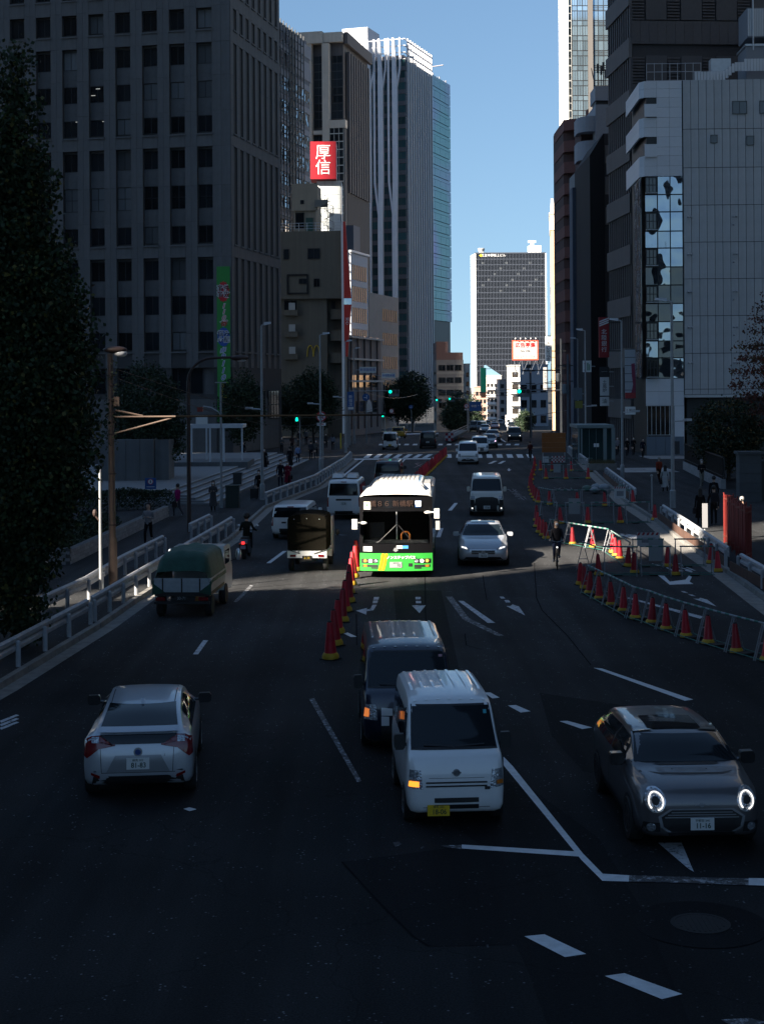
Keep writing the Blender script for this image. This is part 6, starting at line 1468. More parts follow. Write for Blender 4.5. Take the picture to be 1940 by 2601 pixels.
def van_rear_(name, label, pos, th, L, W, H, pm, group=None, plate=None, glass=CGL, lower=BLKP, boxes=False, win=(.60, .90), lights=(.32, .56), cat='van', wr=.31, rim=None):
    c = Car(name, label, cat, pos, th, vanrear(L, W, H), pm, group=group); w = W / 2
    c.decal('rear_window', [(-w * .86, H * win[0]), (w * .86, H * win[0]), (w * .79, H * win[1]), (-w * .79, H * win[1])], 'front', glass, .010, 8)
    c.decal('tail_light', [(w * .88, H * lights[0]), (w * .985, H * lights[0]), (w * .965, H * lights[1]), (w * .86, H * lights[1])], 'front', LAMPR, .010, 3, True)
    c.decal('tailgate_trim', [(-w * .45, H * .475), (w * .45, H * .475), (w * .45, H * .52), (-w * .45, H * .52)], 'front', BLKP, .012, 3)
    c.decal('rear_bumper', [(-w * .95, .23), (w * .95, .23), (w * .97, H * .22), (-w * .97, H * .22)], 'front', lower, .010, 3)
    for sg in ('left', 'right'):
        for a, b_ in ((.25, L * .34), (L * .36, L * .62), (L * .64, L - .75)): c.decal('side_window', [(a, H * .6), (b_, H * .6), (b_, H * .86), (a + .06, H * .86)], sg, glass, .007, 3)
    c.decal('brake_light', [(-.14, H * .925), (.14, H * .925), (.14, H * .945), (-.14, H * .945)], 'front', LAMPR, .01, 2)
    c.wheels((1.0 if L > 3.6 else .7, L - .85), wr, w, .2, rim); c.mirrors(w * .98, L - .55, H * .66, pm, .17, .22, .10)
    if plate: c.plate(*plate)
    return c
WHITE = paint('paint_white', (.76, .76, .76)); NAVY = paint('paint_navy', (.006, .011, .030), .2); SILV = paint('paint_silver', (.44, .455, .485), .35, .35); GREYM = paint('paint_taupe', (.115, .108, .112), .4, .32); BLACK = paint('paint_black', (.010, .011, .013)); CREAMP = paint('paint_cream', (.55, .53, .47))
YELP = paint('paint_yellow', (.55, .30, .02)); REDP = paint('paint_maroon', (.13, .015, .02)); BLUEG = paint('paint_bluegrey', (.12, .14, .17), .3)

# white kei van in the foreground
k = van_front('kei_van', 'small white van with amber indicator and yellow plate in the foreground', P(1160, 2106), -3.8, 3.395, 1.475, 1.81, WHITE, ribs=7, wr=.265)
k.plate(-.27, .20, k.y_at(-.27, .3) - .012, '\u7df4\u99ac 480', '18-06', PLY)
k.decal('indicator', [(-.70, .64), (-.56, .64), (-.56, .72), (-.69, .72)], 'front', AMBER, .016, 2); k.decal('indicator', [(.60, .66), (.69, .66), (.69, .72), (.60, .72)], 'front', AMB0, .016, 2)
MB().lathe([(.055, -.02), (.055, 0), (.04, 0), (.04, -.02)], 18, o=(0, k.y_at(0, .84) - .006, .84), axis='y').box(-.07, .07, k.y_at(0, .84) - .026, k.y_at(0, .84) - .004, .83, .85).build('emblem', CHR, k.e)
for z in (.42, .31): k.decal('bumper_seam', [(-.50, z - .10), (.50, z - .10), (.50, z - .092), (-.50, z - .092)], 'front', BLKP, .004, 2)
k.decal('hood_seam', [(-.58, .758), (.58, .758), (.58, .764), (-.58, .764)], 'front', BLKP, .004, 3); k.decal('sticker', [(.50, 1.55), (.55, 1.55), (.55, 1.6), (.50, 1.6)], 'front', mat('sticker_teal', (.05, .35, .4), .5), .014, 2); k.decal('vent_badge', [(.42, .585), (.50, .585), (.50, .63), (.42, .63)], 'front', BLKP, .010, 2)
MB().ball((-.655, 1.0, 1.60), .025).build('roof_lamp', BLKP, k.e)
# navy van behind it
k = van_front('navy_van', 'dark navy van half hidden behind the small white van', P(1040, 1916), -2.0, 4.065, 1.665, 1.84, NAVY, lower=BLKP, ribs=7, wr=.29)
k.decal('indicator', [(-.80, .68), (-.72, .68), (-.71, .82), (-.78, .84)], 'front', mat('indicator_dim', (.9, .25, .06), .4, emit=.15), .016, 2)
k.decal('white_grille', [(-.50, .70), (-.30, .70), (-.30, .82), (-.50, .84)], 'front', WHITE, .014, 2); k.decal('white_grille', [(-.50, .52), (-.36, .52), (-.36, .68), (-.50, .69)], 'front', WHITE, .014, 2)
k.decal('sticker', [(.58, 1.60), (.65, 1.60), (.65, 1.64), (.58, 1.64)], 'front', mat('sticker_pink', (.4, .2, .22), .5), .014, 2); k.plate(0, .42, k.y_at(0, .5) - .012, '\u54c1\u5ddd 400', '24-61')
# silver hatchback, rear view
st = [(0, .46, .60, .70, .60, .54), (.05, .34, .80, .90, .79, .70), (.12, .28, .96, 1.03, .855, .74), (.22, .26, 1.0, 1.08, .872, .74), (.5, .25, .98, 1.17, .88, .70), (1.0, .22, .955, 1.30, .88, .655), (1.6, .2, .94, 1.375, .88, .63), (2.2, .2, .93, 1.40, .88, .62), (2.7, .2, .92, 1.36, .88, .64), (3.4, .2, .91, 1.06, .875, .70), (4.0, .22, .80, .88, .86, .62), (4.4, .25, .62, .70, .78, .5), (4.57, .35, .5, .55, .55, .4)]
k = Car('silver_hatchback', 'silver hatchback driving away in the left foreground', 'car', P(352, 2040), -5.0, st, SILV)
k.decal('rear_window', [(-.62, 1.115), (.62, 1.115), (.545, 1.335), (-.545, 1.335)], 'front', CGL, .009, 8)
k.decal('lower_glass', [(-.64, .90), (-.40, .925), (.40, .925), (.64, .90), (.60, 1.055), (-.60, 1.055)], 'front', CGL, .008, 4)
k.decal('tail_light', [(.60, 1.05), (.74, 1.04), (.84, 1.0), (.855, .76), (.80, .72), (.62, .86), (.36, .905), (.36, .93), (.60, .945)], 'front', LAMPR, .011, 3, True); k.decal('tail_lens', [(.62, .95), (.73, .95), (.73, 1.03), (.62, 1.03)], 'front', LAMPC, .015, 2, True)
k.decal('bumper_reflector', [(.60, .40), (.74, .46), (.74, .50), (.60, .45)], 'front', LAMPR, .012, 2, True); k.decal('lower_bumper', [(-.74, .29), (.74, .29), (.70, .44), (-.70, .44)], 'front', BLKP, .008, 3)
k.decal('plate_recess', [(-.50, .50), (.50, .50), (.36, .76), (-.36, .76)], 'front', mat('silver_shadow', (.26, .27, .29), .4, metal=.6), .005, 3)
for x0, x1, z0, z1 in ((-.60, -.56, .50, .92), (.56, .60, .50, .92)): k.decal('tailgate_seam', [(x0 + (.02 if x0 < 0 else -.02), z0), (x0 + (.03 if x0 < 0 else -.01), z0), (x0 + .008, z1), (x0, z1)], 'front', BLKP, .004, 3)
k.decal('tailgate_seam', [(-.58, .485), (.58, .485), (.58, .495), (-.58, .495)], 'front', BLKP, .004, 3)
k.plate(0, .545, k.y_at(0, .6) - .02, '\u7df4\u99ac 302', '81-83', w=.36, h=.18)
MB().lathe([(.07, -.02), (.07, 0)], 18, o=(0, k.y_at(0, .81), .81), axis='y').build('emblem', CHR, k.e); MB().lathe([(.045, -.025), (.045, -.01)], 18, o=(0, k.y_at(0, .81), .81), axis='y').build('emblem_centre', paint('emblem_blue', (.02, .06, .2)), k.e)
k.decal('spoiler', [(-.62, 1.06), (.62, 1.06), (.62, 1.115), (-.62, 1.115)], 'front', SILV, .05, 4)
MB().prism([(-.02, 0), (.06, .10), (.13, .10), (.16, 0)], -.02, .02, plane='yz').build('roof_aerial', SILV, k.e, loc=(0, 1.15, 1.33))
for sg in ('left', 'right'): k.decal('side_window', [(.75, 1.02), (2.9, 1.0), (2.2, 1.31), (1.25, 1.27)], sg, CGL, .006, 4)
k.wheels((.80, 3.5), .315, .88, .2); k.mirrors(.86, 3.0, 1.06, BLACK, .23, .17)
for x in (-.52, .52): k.decal('roof_seam', [(x - .008, 1.1), (x + .008, 1.1), (x * 1.02 + .008, 2.5), (x * 1.02 - .008, 2.5)], 'top', BLKP, .004, 3)
text('S', k.e, (.42, k.y_at(.42, .76) - .02, .76), (R(90), 0, 0), .05, CHR, name='badge')
# taupe compact wagon with ring headlights
st = [(0, .38, .62, .69, .58, .52), (.05, .27, .72, .80, .74, .64), (.18, .22, .79, .895, .84, .69), (.5, .2, .85, .975, .885, .71), (.95, .2, .90, 1.03, .897, .80), (1.15, .2, .92, 1.13, .9, .765), (1.45, .2, .93, 1.28, .9, .72), (1.75, .2, .935, 1.365, .9, .69), (2.2, .2, .935, 1.39, .9, .675), (3.3, .2, .95, 1.36, .9, .665), (3.75, .22, .96, 1.30, .88, .64), (4.1, .26, .95, 1.12, .85, .62), (4.27, .4, .8, .9, .75, .5)]
k = Car('compact_wagon', 'dark taupe compact wagon with glowing ring headlights in the lower right', 'car', P(1782, 2170), -1.5, st, GREYM)
k.decal('roof_panel', [(-.62, 1.75), (.62, 1.75), (.60, 3.6), (-.60, 3.6)], 'top', BLACK, .005, 4); k.decal('sunroof', [(-.40, 1.75), (.40, 1.75), (.40, 2.6), (-.40, 2.6)], 'top', CGL, .010, 3)
k.decal('windscreen', [(-.755, 1.055), (.755, 1.055), (.64, 1.335), (-.64, 1.335)], 'front', CGL, .010, 8); k.decal('cowl', [(-.79, 1.03), (.79, 1.03), (.77, 1.052), (-.77, 1.052)], 'front', BLKP, .008, 3)
for sg in ('left', 'right'):
    k.decal('side_window', [(1.25, .98), (2.35, .98), (2.35, 1.30), (1.66, 1.29)], sg, CGL, .006, 4); k.decal('side_window', [(2.42, .98), (3.95, .99), (3.65, 1.25), (2.42, 1.30)], sg, CGL, .006, 4)
    k.decal('roof_rail', [(1.7, 1.335), (3.4, 1.31), (3.4, 1.335), (1.7, 1.36)], sg, BLACK, .02, 3); k.decal('door_seam', [(2.36, .3), (2.38, .3), (2.40, 1.0), (2.38, 1.0)], sg, BLKP, .003, 3); k.decal('door_handle', [(2.15, .86), (2.3, .86), (2.3, .885), (2.15, .885)], sg, CHR, .02, 2)
    k.decal('sill_trim', [(.2, .22), (4.0, .22), (4.0, .34), (.2, .34)], sg, BLKP, .006, 4)
for sg in (-1, 1):
    x = .64 * sg; z = .745; y = k.y_at(x, z)
    k.decal('headlight', poly_round(x, z, .125, .145), 'front', LAMPC, .012, 2)
    b = MB(); N = 28
    ring = []
    for i in range(N):
        a = 2 * math.pi * i / N
        if sg * 0 or True: ring.append((x + .098 * math.cos(a), 0, z + .118 * math.sin(a)))
    pts = [(px, k.y_at(px, pz) - .03, pz) for px, _, pz in ring]
    gap = range(18, 22)
    for i in range(N):
        if i in gap: continue
        b.tube(pts[i], pts[(i + 1) % N], .010, n=6)
    b.build('light_ring', LAMPON, k.e)
    k.decal('projector', poly_round(x, z, .05, .055), 'front', BLKP, .022, 2); k.decal('headlight_trim', poly_round(x, z, .14, .162), 'front', CHR, .008, 2)
    x = .70 * sg; k.decal('fog_recess', [(x - .12, .31), (x + .12, .32), (x + .11, .45), (x - .10, .45)], 'front', BLKP, .007, 2); k.decal('fog_lamp', poly_round(x, .385, .06, .06), 'front', LAMPC, .014, 2)
hexg = [(-.42, .625), (.42, .625), (.57, .53), (.54, .40), (.42, .32), (-.42, .32), (-.54, .40), (-.57, .53)]
k.decal('grille_surround', [(x * 1.07, .475 + (z - .475) * 1.13) for x, z in hexg], 'front', CHR, .010, 3); k.decal('grille', hexg, 'front', BLKP, .014, 3)
for z, w_ in ((.595, .43), (.56, .48), (.525, .52)): k.decal('grille_bar', [(-w_, z - .008), (w_, z - .008), (w_, z + .006), (-w_, z + .006)], 'front', CHR, .020, 3)
k.decal('lower_intake', [(-.45, .255), (.45, .255), (.48, .315), (-.48, .315)], 'front', BLKP, .010, 3); k.decal('chin_trim', [(-.74, .225), (.74, .225), (.74, .24), (-.74, .24)], 'front', CHR, .012, 3)
k.plate(.0, .35, k.y_at(0, .45) - .02, '\u5b87\u90fd\u5bae 340', '11-16')
MB().lathe([(.03, -.012), (.03, 0)], 14, o=(0, k.y_at(0, .69), .69), axis='y').box(-.10, .10, k.y_at(0, .69) - .01, k.y_at(0, .69), .685, .697).build('emblem', CHR, k.e)
for x in (-.25, .25): MB().ball((x, .78, 1.0), .022, .03, .014).build('washer_jet', BLKP, k.e)
k.decal('hood_seam', [(-.74, .985), (.74, .985), (.74, .993), (-.74, .993)], 'front', BLKP, .004, 4)
k.wheels((.78, 3.45), .315, .9, .2, RIMB); k.mirrors(.86, 1.28, 1.06, BLACK, .22, .18, .16)
# silver sedan beside the bus
st = [(0, .36, .5, .58, .60, .50), (.05, .26, .60, .68, .80, .66), (.25, .2, .70, .79, .89, .72), (.7, .19, .80, .90, .915, .74), (1.35, .19, .88, .985, .925, .83), (1.8, .19, .91, 1.21, .93, .75), (2.15, .19, .92, 1.375, .93, .69), (2.6, .19, .92, 1.43, .93, .66), (3.3, .19, .93, 1.41, .93, .65), (3.9, .2, .95, 1.21, .93, .68), (4.3, .22, .97, 1.06, .91, .7), (4.75, .3, .9, .98, .85, .66), (4.9, .45, .7, .75, .7, .5)]
def sedan(name, label, pos, th, pm, lit=True, group=None, cat='car', plate=('\u54c1\u5ddd 330', '18-53'), wide=True, lamp_sign=False):
    k = Car(name, label, cat, pos, th, st, pm, group=group)
    k.decal('windscreen', [(-.775, 1.01), (.775, 1.01), (.625, 1.355), (-.625, 1.355)], 'front', CGL, .010, 8)
    for sg in ('left', 'right'): k.decal('side_window', [(1.7, .97), (3.9, 1.0), (3.3, 1.32), (2.25, 1.33)], sg, CGL, .006, 4)
    k.decal('headlight', [(.50, .60), (.78, .66), (.82, .76), (.60, .73), (.48, .66)], 'front', LAMPC, .010, 3, True)
    if lit: k.decal('headlight_beam', [(.56, .635), (.78, .685), (.78, .725), (.62, .70)], 'front', LAMPON, .018, 2, True)
    g = [(-.44, .60), (.44, .60), (.40, .47), (-.40, .47)]; k.decal('grille_surround', [(x * 1.06, .535 + (z - .535) * 1.25) for x, z in g], 'front', CHR, .009, 3); k.decal('grille', g, 'front', BLKP, .013, 3)
    k.decal('grille_bar', [(-.42, .53), (.42, .53), (.42, .545), (-.42, .545)], 'front', CHR, .018, 3); k.decal('lower_intake', [(-.72, .25), (.72, .25), (.62, .36), (-.62, .36)], 'front', BLKP, .010, 3)
    k.decal('lower_trim', [(-.70, .235), (.70, .235), (.70, .25), (-.70, .25)], 'front', CHR, .014, 3)
    MB().lathe([(.075, -.02), (.075, 0), (.06, 0), (.06, -.02)], 18, o=(0, k.y_at(0, .54) - .02, .54), axis='y').box(-.008, .008, k.y_at(0, .54) - .036, k.y_at(0, .54) - .02, .54, .61).build('emblem', CHR, k.e)
    if plate: k.plate(0, .34, k.y_at(0, .4) - .02, *plate)
    k.wheels((.85, 3.8), .335, .93, .22); k.mirrors(.90, 1.95, 1.02, pm, .22, .15)
    if lamp_sign: MB().taper(-.22, .22, 2.3, 2.5, 1.45, 1.60, .8).build('roof_lamp', mat('taxi_lamp', (.5, .45, .3), .4), k.e)
    return k
k = sedan('silver_sedan', 'silver sedan with lit slanting headlights right of the bus', P(1227, 1440), 3.6, SILV); k.decal('roof_panel', [(-.45, 2.3), (.45, 2.3), (.45, 3.0), (-.45, 3.0)], 'top', CGL, .008, 3)
# two-tone van, front view
k = van_front('two_tone_van', 'white van with black bumper facing the camera above the silver sedan', P(1236, 1312), 3.4, 4.7, 1.695, 1.98, CREAMP, lower=BLKP, ribs=6, wr=.33, mirror=CREAMP, hoodz=.62, light_z=(.86, 1.04))
k.decal('grille_mask', [(-.62, .55), (.62, .55), (.56, .90), (.30, .98), (-.30, .98), (-.56, .90)], 'front', BLKP, .011, 3); k.plate(0, .38, k.y_at(0, .45) - .02, '\u54c1\u5ddd 480', '19-88')
k.decal('fog_lamp', poly_round(.72, .42, .04, .04, 8), 'front', LAMPON, .016, 1, True)
k.decal('black_cheek', [(.60, .27), (.82, .27), (.82, .84), (.62, .84)], 'front', BLKP, .010, 3, True)
# white van with roof boxes, rear view
k = van_rear_('roof_box_van', 'white van driving away with two roof boxes, left of the bus', P(873, 1320), 3.6, 4.7, 1.695, 1.98, WHITE); k.plate(0, .72, k.y_at(0, .8) - .02, '\u54c1\u5ddd 480', '16-00')
for x0, x1 in ((-.62, -.10), (.12, .62)): MB().taper(x0, x1, .6, 2.0, 2.03, 2.22, .86).build('roof_box', WHITE, k.e)
for y in (.75, 1.75): MB().box(-.7, .7, y, y + .05, 1.99, 2.03).build('roof_bar', BLKP, k.e)
# white estate partly behind the canvas truck
k = van_rear_('white_estate', 'white estate car driving away behind the canvas-covered truck', P(738, 1372), 3.4, 4.25, 1.69, 1.52, WHITE, win=(.64, .92), lights=(.40, .66), cat='car', wr=.29); k.plate(-.02, .62, k.y_at(0, .7) - .02, '\u54c1\u5ddd 400', '73-21')
k.decal('rear_lower', [(-.8, .28), (.8, .28), (.8, .50), (-.8, .50)], 'front', BLKP, .012, 3)
# black minivan with plate, behind the bus
k = van_rear_('black_minivan', 'black minivan driving away just left of the bus roof', P(984, 1244), 3.3, 4.7, 1.75, 1.83, BLACK); k.plate(0, .80, k.y_at(0, .9) - .02, '\u54c1\u5ddd 330', '10-02'); k.decal('chrome_bar', [(-.5, 1.0), (.5, 1.0), (.5, 1.03), (-.5, 1.03)], 'front', CHR, .014, 3)
for x in (-.6, .6): k.decal('roof_rail', [(x - .03, .5), (x + .03, .5), (x + .03, 3.4), (x - .03, 3.4)], 'top', CHR, .03, 3)
# vehicles at and beyond the crossing
k = van_rear_('kei_minivan', 'white boxy small van driving away over the far crossing', P(990, 1143), 3.3, 3.4, 1.55, 1.85, WHITE, win=(.52, .90), wr=.27); k.plate(0, .42, k.y_at(0, .5) - .02, '\u54c1\u5ddd 480', '65-60', PLY)
k = van_rear_('dark_minivan', 'dark minivan driving away right of the white boxy van', P(1086, 1140), 3.3, 4.5, 1.72, 1.84, BLACK); k.plate(0, .62, k.y_at(0, .7) - .02, '\u54c1\u5ddd 500', '52-70')
k.decal('roof_sheen', [(-.5, .3), (.5, .3), (.5, .6), (-.5, .6)], 'top', SILV, .008, 2)
k = van_rear_('yellow_taxi', 'yellow taxi driving away behind the white boxy van', P(1011, 1114), 3.3, 4.4, 1.7, 1.48, YELP, win=(.64, .92), lights=(.44, .62), cat='taxi', wr=.3)
def oncoming(i, kind, name, label, u, v, pm, **kw):
    p = G(u, v); g = 'oncoming cars beyond the crossing'
    if kind == 'sedan': return sedan(name, label, p, 3.6, pm, group=g, plate=None, **kw)
    k = van_front(name, label, p, 3.6, kw.get('L', 4.3), kw.get('W', 1.7), kw.get('H', 1.8), pm, group=g, lower=kw.get('lower'), wr=.3, hoodz=kw.get('hz', .58), mirror=pm, cat=kw.get('cat', 'car'))
    if kw.get('lit'): k.decal('headlight_beam', poly_round(.62, kw.get('H', 1.8) * .42, .07, .05, 8), 'front', LAMPON, .02, 1, True)
    return k
k = oncoming(0, 'van', 'white_minivan', 'white minivan facing the camera at the near crossing', 1188, 1180, WHITE, H=1.86, W=1.72); k.decal('lower_mouth', [(-.55, .30), (.55, .30), (.48, .44), (-.48, .44)], 'front', BLKP, .014, 3); k.plate(0, .42, k.y_at(0, .5) - .02, '\u54c1\u5ddd 500', '30-57')
k = oncoming(1, 'van', 'boxy_car', 'white boxy car following the white minivan', 1218, 1153, WHITE, H=1.65, W=1.68, L=3.8); k.decal('grille', [(-.4, .42), (.4, .42), (.35, .55), (-.35, .55)], 'front', BLKP, .014, 3)
k = sedan('black_taxi', 'black sedan turning behind the white boxy car with one pinkish lamp', G(1241, 1138), 3.6, BLACK, lit=False, group='oncoming cars beyond the crossing', plate=None); k.decal('headlight_beam', [(.62, .66), (.74, .68), (.74, .78), (.64, .76)], 'front', mat('lamp_pinkish', (1, .6, .8), .4, emit=.6), .02, 2)
oncoming(3, 'sedan', 'dark_sedan', 'dark sedan behind the black one in the queue', 1251, 1123, BLUEG, lit=False)
oncoming(4, 'van', 'cab', 'dark tall cab with both headlights on in the right lane', 1307, 1122, BLACK, H=1.75, W=1.7, L=4.4, lit=True, cat='taxi')
for i, (kind, u, v, pm, lab, h) in enumerate((('van', 1205, 1097, BLACK, 'black van at the left end of the far queue with one bright lamp', 1.9), ('van', 1223, 1098, BLUEG, 'blue-grey van in the far queue beside the black van', 1.9), ('sedan', 1231, 1101, BLUEG, 'blue-grey sedan low in the far queue', 1.5), ('sedan', 1257, 1091, REDP, 'maroon sedan in the middle of the far queue', 1.5), ('van', 1238, 1082, BLUEG, 'small grey van at the back of the far queue', 1.8), ('sedan', 1254, 1080, SILV, 'pale sedan at the back of the far queue', 1.5), ('van', 1271, 1080, BLUEG, 'slate van beside the white lorry', 1.9), ('van', 1300, 1090, BLACK, 'dark car just in front of the white lorry', 1.5))):
    oncoming(10 + i, kind, 'queued_car', lab, u, v, pm, **({'H': h} if kind == 'van' else {'lit': i == 2}))
# white lorry, front view
p = G(1295, 1086); k = van_front('white_lorry', 'white sunlit box lorry at the far end of the right lane', p, 3.5, 1.9, 1.95, 2.2, WHITE, lower=BLKP, wr=.36, cat='lorry', group='oncoming cars beyond the crossing')
MB().box(-1.1, 1.1, 1.75, 6.5, .7, 3.15).build('cargo_box', WHITE, k.e); MB().box(-.8, .8, 1.74, 1.75, 2.4, 2.9).build('box_panel', mat('lorry_panel', (.55, .58, .56), .5), k.e); MB().box(-.5, .5, 1.9, 6.2, .4, .7).build('chassis', BLKP, k.e)
for y in (4.6,):
    for sg in (-1, 1): link('wheel', shared(('tyre', .36, .2), lambda: None), k.e, (sg * .9, y, .36))
# ------------------------------------------------------------------ green-sheeted truck and canvas truck
p = P(463, 1570); t = thing('sheeted_truck', 'small truck with a green tarpaulin sheet and white tailgate driving away', 'truck', tuple(p), -R(3.4))
GTARP = mat('green_tarpaulin', (.008, .06, .038), .65, noise=.25, nscale=2.5, bump=.02, bscale=6); CANV = mat('dark_canvas', (.009, .008, .006), .9, noise=.2, nscale=3, bump=.008, bscale=25, spec=.03)
def wheelset(t, ys, r, w, tw=.2, dual=False):
    tm = shared(('tyre', r, tw), lambda: MB().lathe([(r * .62, -tw / 2), (r * .93, -tw / 2), (r, -tw * .34), (r, tw * .34), (r * .93, tw / 2), (r * .62, tw / 2)], 22, axis='x').mesh('wheel', TYRE, smooth=40))
    for y in ys:
        for sg in (-1, 1):
            o = link('wheel', tm, t, (sg * (w - tw / 2), y, r)); MB().lathe([(r * .6, -tw * .3), (r * .55, -tw * .2), (r * .2, -tw * .2)], 14, axis='x').build('hub', RIM, o)
wheelset(t, (.55, 3.0), .31, .80)
MB().box(-.80, .80, .05, 2.6, .62, .74).build('bed_floor', BLKP, t); MB().box(-.35, .35, .1, 4.2, .38, .6).build('chassis', BLKP, t)
TG = mat('tailgate_white', (.36, .38, .40), .55, noise=.12, nscale=4)
tg = MB().box(-.80, .80, 0, .04, .74, 1.14).build('tailgate', TG, t)
for z in (.80, .92, 1.06): MB().box(-.77, .77, -.018, 0, z, z + .03).build('tailgate_rib', TG, tg)
for x in (-.55, .0, .52): MB().box(x - .02, x + .02, -.03, -.018, .70, 1.14).build('strap', BLKP, tg)
for sg in (-1, 1): MB().box(sg * .80 - .02, sg * .80 + .02, .04, 2.6, .74, 1.12).build('side_gate', TG, t)
b = MB(); nx, ny = 13, 12; rn = random.Random(2)
for j in range(ny + 1):
    y = -.02 + 2.75 * j / ny
    for i in range(nx + 1):
        u = i / nx * 2 - 1; e = 1 - .30 * max(0, 1 - y / .55)
        x = u * (.84 if abs(u) > .8 else .84); prof_ = 1.12 + (.78 * min(1, (y + .05) / .42) ** .45) * (1 - abs(u) ** 9) * (.93 + .03 * math.sin(5 * u + y * 3) + .02 * math.sin(11 * u - y * 6))
        if abs(u) > .93: prof_ = .98 if j > 0 else .9
        b.v.append((x * (1.0 if prof_ < 1.3 else .97), y, prof_ + rn.uniform(-.012, .012)))
for j in range(ny):
    for i in range(nx): a = j * (nx + 1) + i; b.f.append((a, a + 1, a + nx + 2, a + nx + 1)); b.mi.append(0)
b.build('tarpaulin', GTARP, t, smooth=70)
for sg in (-1, 1): MB().face([(sg * .85, -.03, 1.10), (sg * .85, -.03, .66), (sg * .55, -.03, .72), (sg * .48, -.03, .74), (sg * .80, -.03, .98)]).build('tarpaulin_corner', GTARP, t)
MB().prism([(2.72, .35), (4.3, .35), (4.35, .95), (4.15, 1.3), (3.9, 1.70), (3.6, 1.76), (2.75, 1.76)], -.76, .76, plane='yz').build('cab', WHITE, t, smooth=30)
MB().box(-.78, .78, 2.95, 3.7, 1.2, 1.62).build('cab_window', CGL, t)
for sg in (-1, 1): o = MB().ball((sg * 1.06, 3.7, 1.42), .09, .06, .19, 10, 6).build('mirror', CHR, t, smooth=60); MB().tube((sg * .80, 3.8, 1.2), (sg * 1.04, 3.75, 1.3), .015).build('mirror_arm', BLKP, o)
for sg in (-1, 1): MB().box(sg * .62 - .14, sg * .62 + .14, -.03, .02, .50, .60).build('tail_light', LAMPR, t)
MB().box(-.8, .8, -.02, .06, .40, .48).build('rear_bar', BLKP, t); o = MB().box(-.18, .18, -.045, -.03, .50, .66).build('number_plate', BLKP, t); text('33-71', o, (0, -.05, .57), (R(90), 0, 0), .11, mat('plate_dim', (.3, .3, .3), .6), name='plate_letters', depth=.001)
p = P(780, 1453); t = thing('canvas_truck', 'kei truck with a tall dark canvas cover driving away', 'truck', tuple(p), -R(3.3)); wheelset(t, (.55, 2.5), .27, .70, .16)
MB().box(-.70, .70, .02, 1.95, .62, .72).build('bed_floor', WHITE, t); tg = MB().box(-.70, .70, 0, .035, .50, .80).build('tailgate', WHITE, t); MB().box(-.3, .3, .1, 3.0, .36, .6).build('chassis', BLKP, t)
for sg in (-1, 1): MB().box(sg * .50 - .10, sg * .50 + .10, -.03, 0, .54, .62).build('tail_light', LAMPR, tg)
o = MB().box(-.17, .17, -.03, -.004, .42, .58).build('number_plate', BLKP, t); text('8-30', o, (0, -.035, .50), (R(90), 0, 0), .11, PLY, name='plate_letters', depth=.001)
prof_ = [(-.67, .76), (.67, .76), (.67, 1.86), (.62, 1.96), (.38, 2.03), (0, 2.06), (-.38, 2.03), (-.62, 1.96), (-.67, 1.86)]
cv = MB().prism(prof_, -.01, 2.0, plane='xz').build('canvas_cover', CANV, t, smooth=35)
for y in (0, .65, 1.3, 1.95): MB().path([(x * 1.012, y, z * 1.002) for x, z in prof_[1:] + prof_[:1]], .012, 5).build('hoop', CANV, cv)
for x in (-.45, 0, .45): MB().ball((x, -.02, 1.9 - abs(x) * .05), .018).build('eyelet', CHR, cv)
for q in ((-.70, .80, -.25, .66), (.70, .80, .25, .66), (-.30, .80, -.30, .68)): MB().tube((q[0], -.03, q[1]), (q[2], -.03, q[3]), .012).build('tie_rope', BLKP, cv)
MB().prism([(2.02, .35), (3.2, .35), (3.28, 1.0), (3.0, 1.75), (2.8, 1.80), (2.02, 1.80)], -.70, .70, plane='yz').build('cab', WHITE, t, smooth=30)
for sg in (-1, 1): MB().ball((sg * .84, 2.9, 1.15), .08, .05, .13, 10, 6).build('mirror', BLKP, t, smooth=60)
# ------------------------------------------------------------------ bus
p = P(1006, 1470); BUS = thing('city_bus', 'green and white city bus lit by the sun in the middle of the road', 'bus', tuple(p), -R(2.6))
BGR = paint('bus_green', (.035, .34, .045), rough=.35); BOR = paint('bus_orange', (.75, .24, .01)); BWH = paint('bus_white', (.72, .70, .66)); BBL = mat('bus_black', (.006, .006, .007), .22, spec=.12)
w = 1.245; Lb = 10.4
def bowed(x, z, y=0): return y + .16 * (abs(x) / w) ** 2.4 + (.06 * max(0, z - 1.3) / 1.6 if z > 1.3 else 0)
def bus_panel(name, x0, x1, z0, z1, m, off=0, nx=10, nz=3, parent=None, dep=.05):
    b = MB()
    for j in range(nz + 1):
        for i in range(nx + 1): x = x0 + (x1 - x0) * i / nx; z = z0 + (z1 - z0) * j / nz; b.v.append((x, bowed(x, z) - off, z))
    for j in range(nz):
        for i in range(nx): a = j * (nx + 1) + i; b.f.append((a, a + 1, a + nx + 2, a + nx + 1)); b.mi.append(0)
    return b.build(name, m, parent or BUS, smooth=50)
bus_panel('front_bumper', -w, w, .28, .92, BGR, 0, 14, 6); bus_panel('front_apron', -w, w, .92, 1.28, BBL, .002, 14, 2)
bus_panel('header', -w, w, 2.42, 2.95, BBL, 0, 14, 3)
for sg in (-1, 1): bus_panel('pillar', sg * w, sg * (w - .12), 1.28, 2.42, BBL, 0, 2, 5)
WSG = mat('bus_windscreen', (.75, .8, .8), .02, trans=1.0, spec=.5); WSG.node_tree.nodes['Principled BSDF'].inputs['IOR'].default_value = 1.05
bus_panel('windscreen', -w + .10, w - .10, 1.27, 2.44, WSG, .006, 14, 6)
MB().box(-w, w, .2, Lb, .32, .40).build('floor', BLKP, BUS)
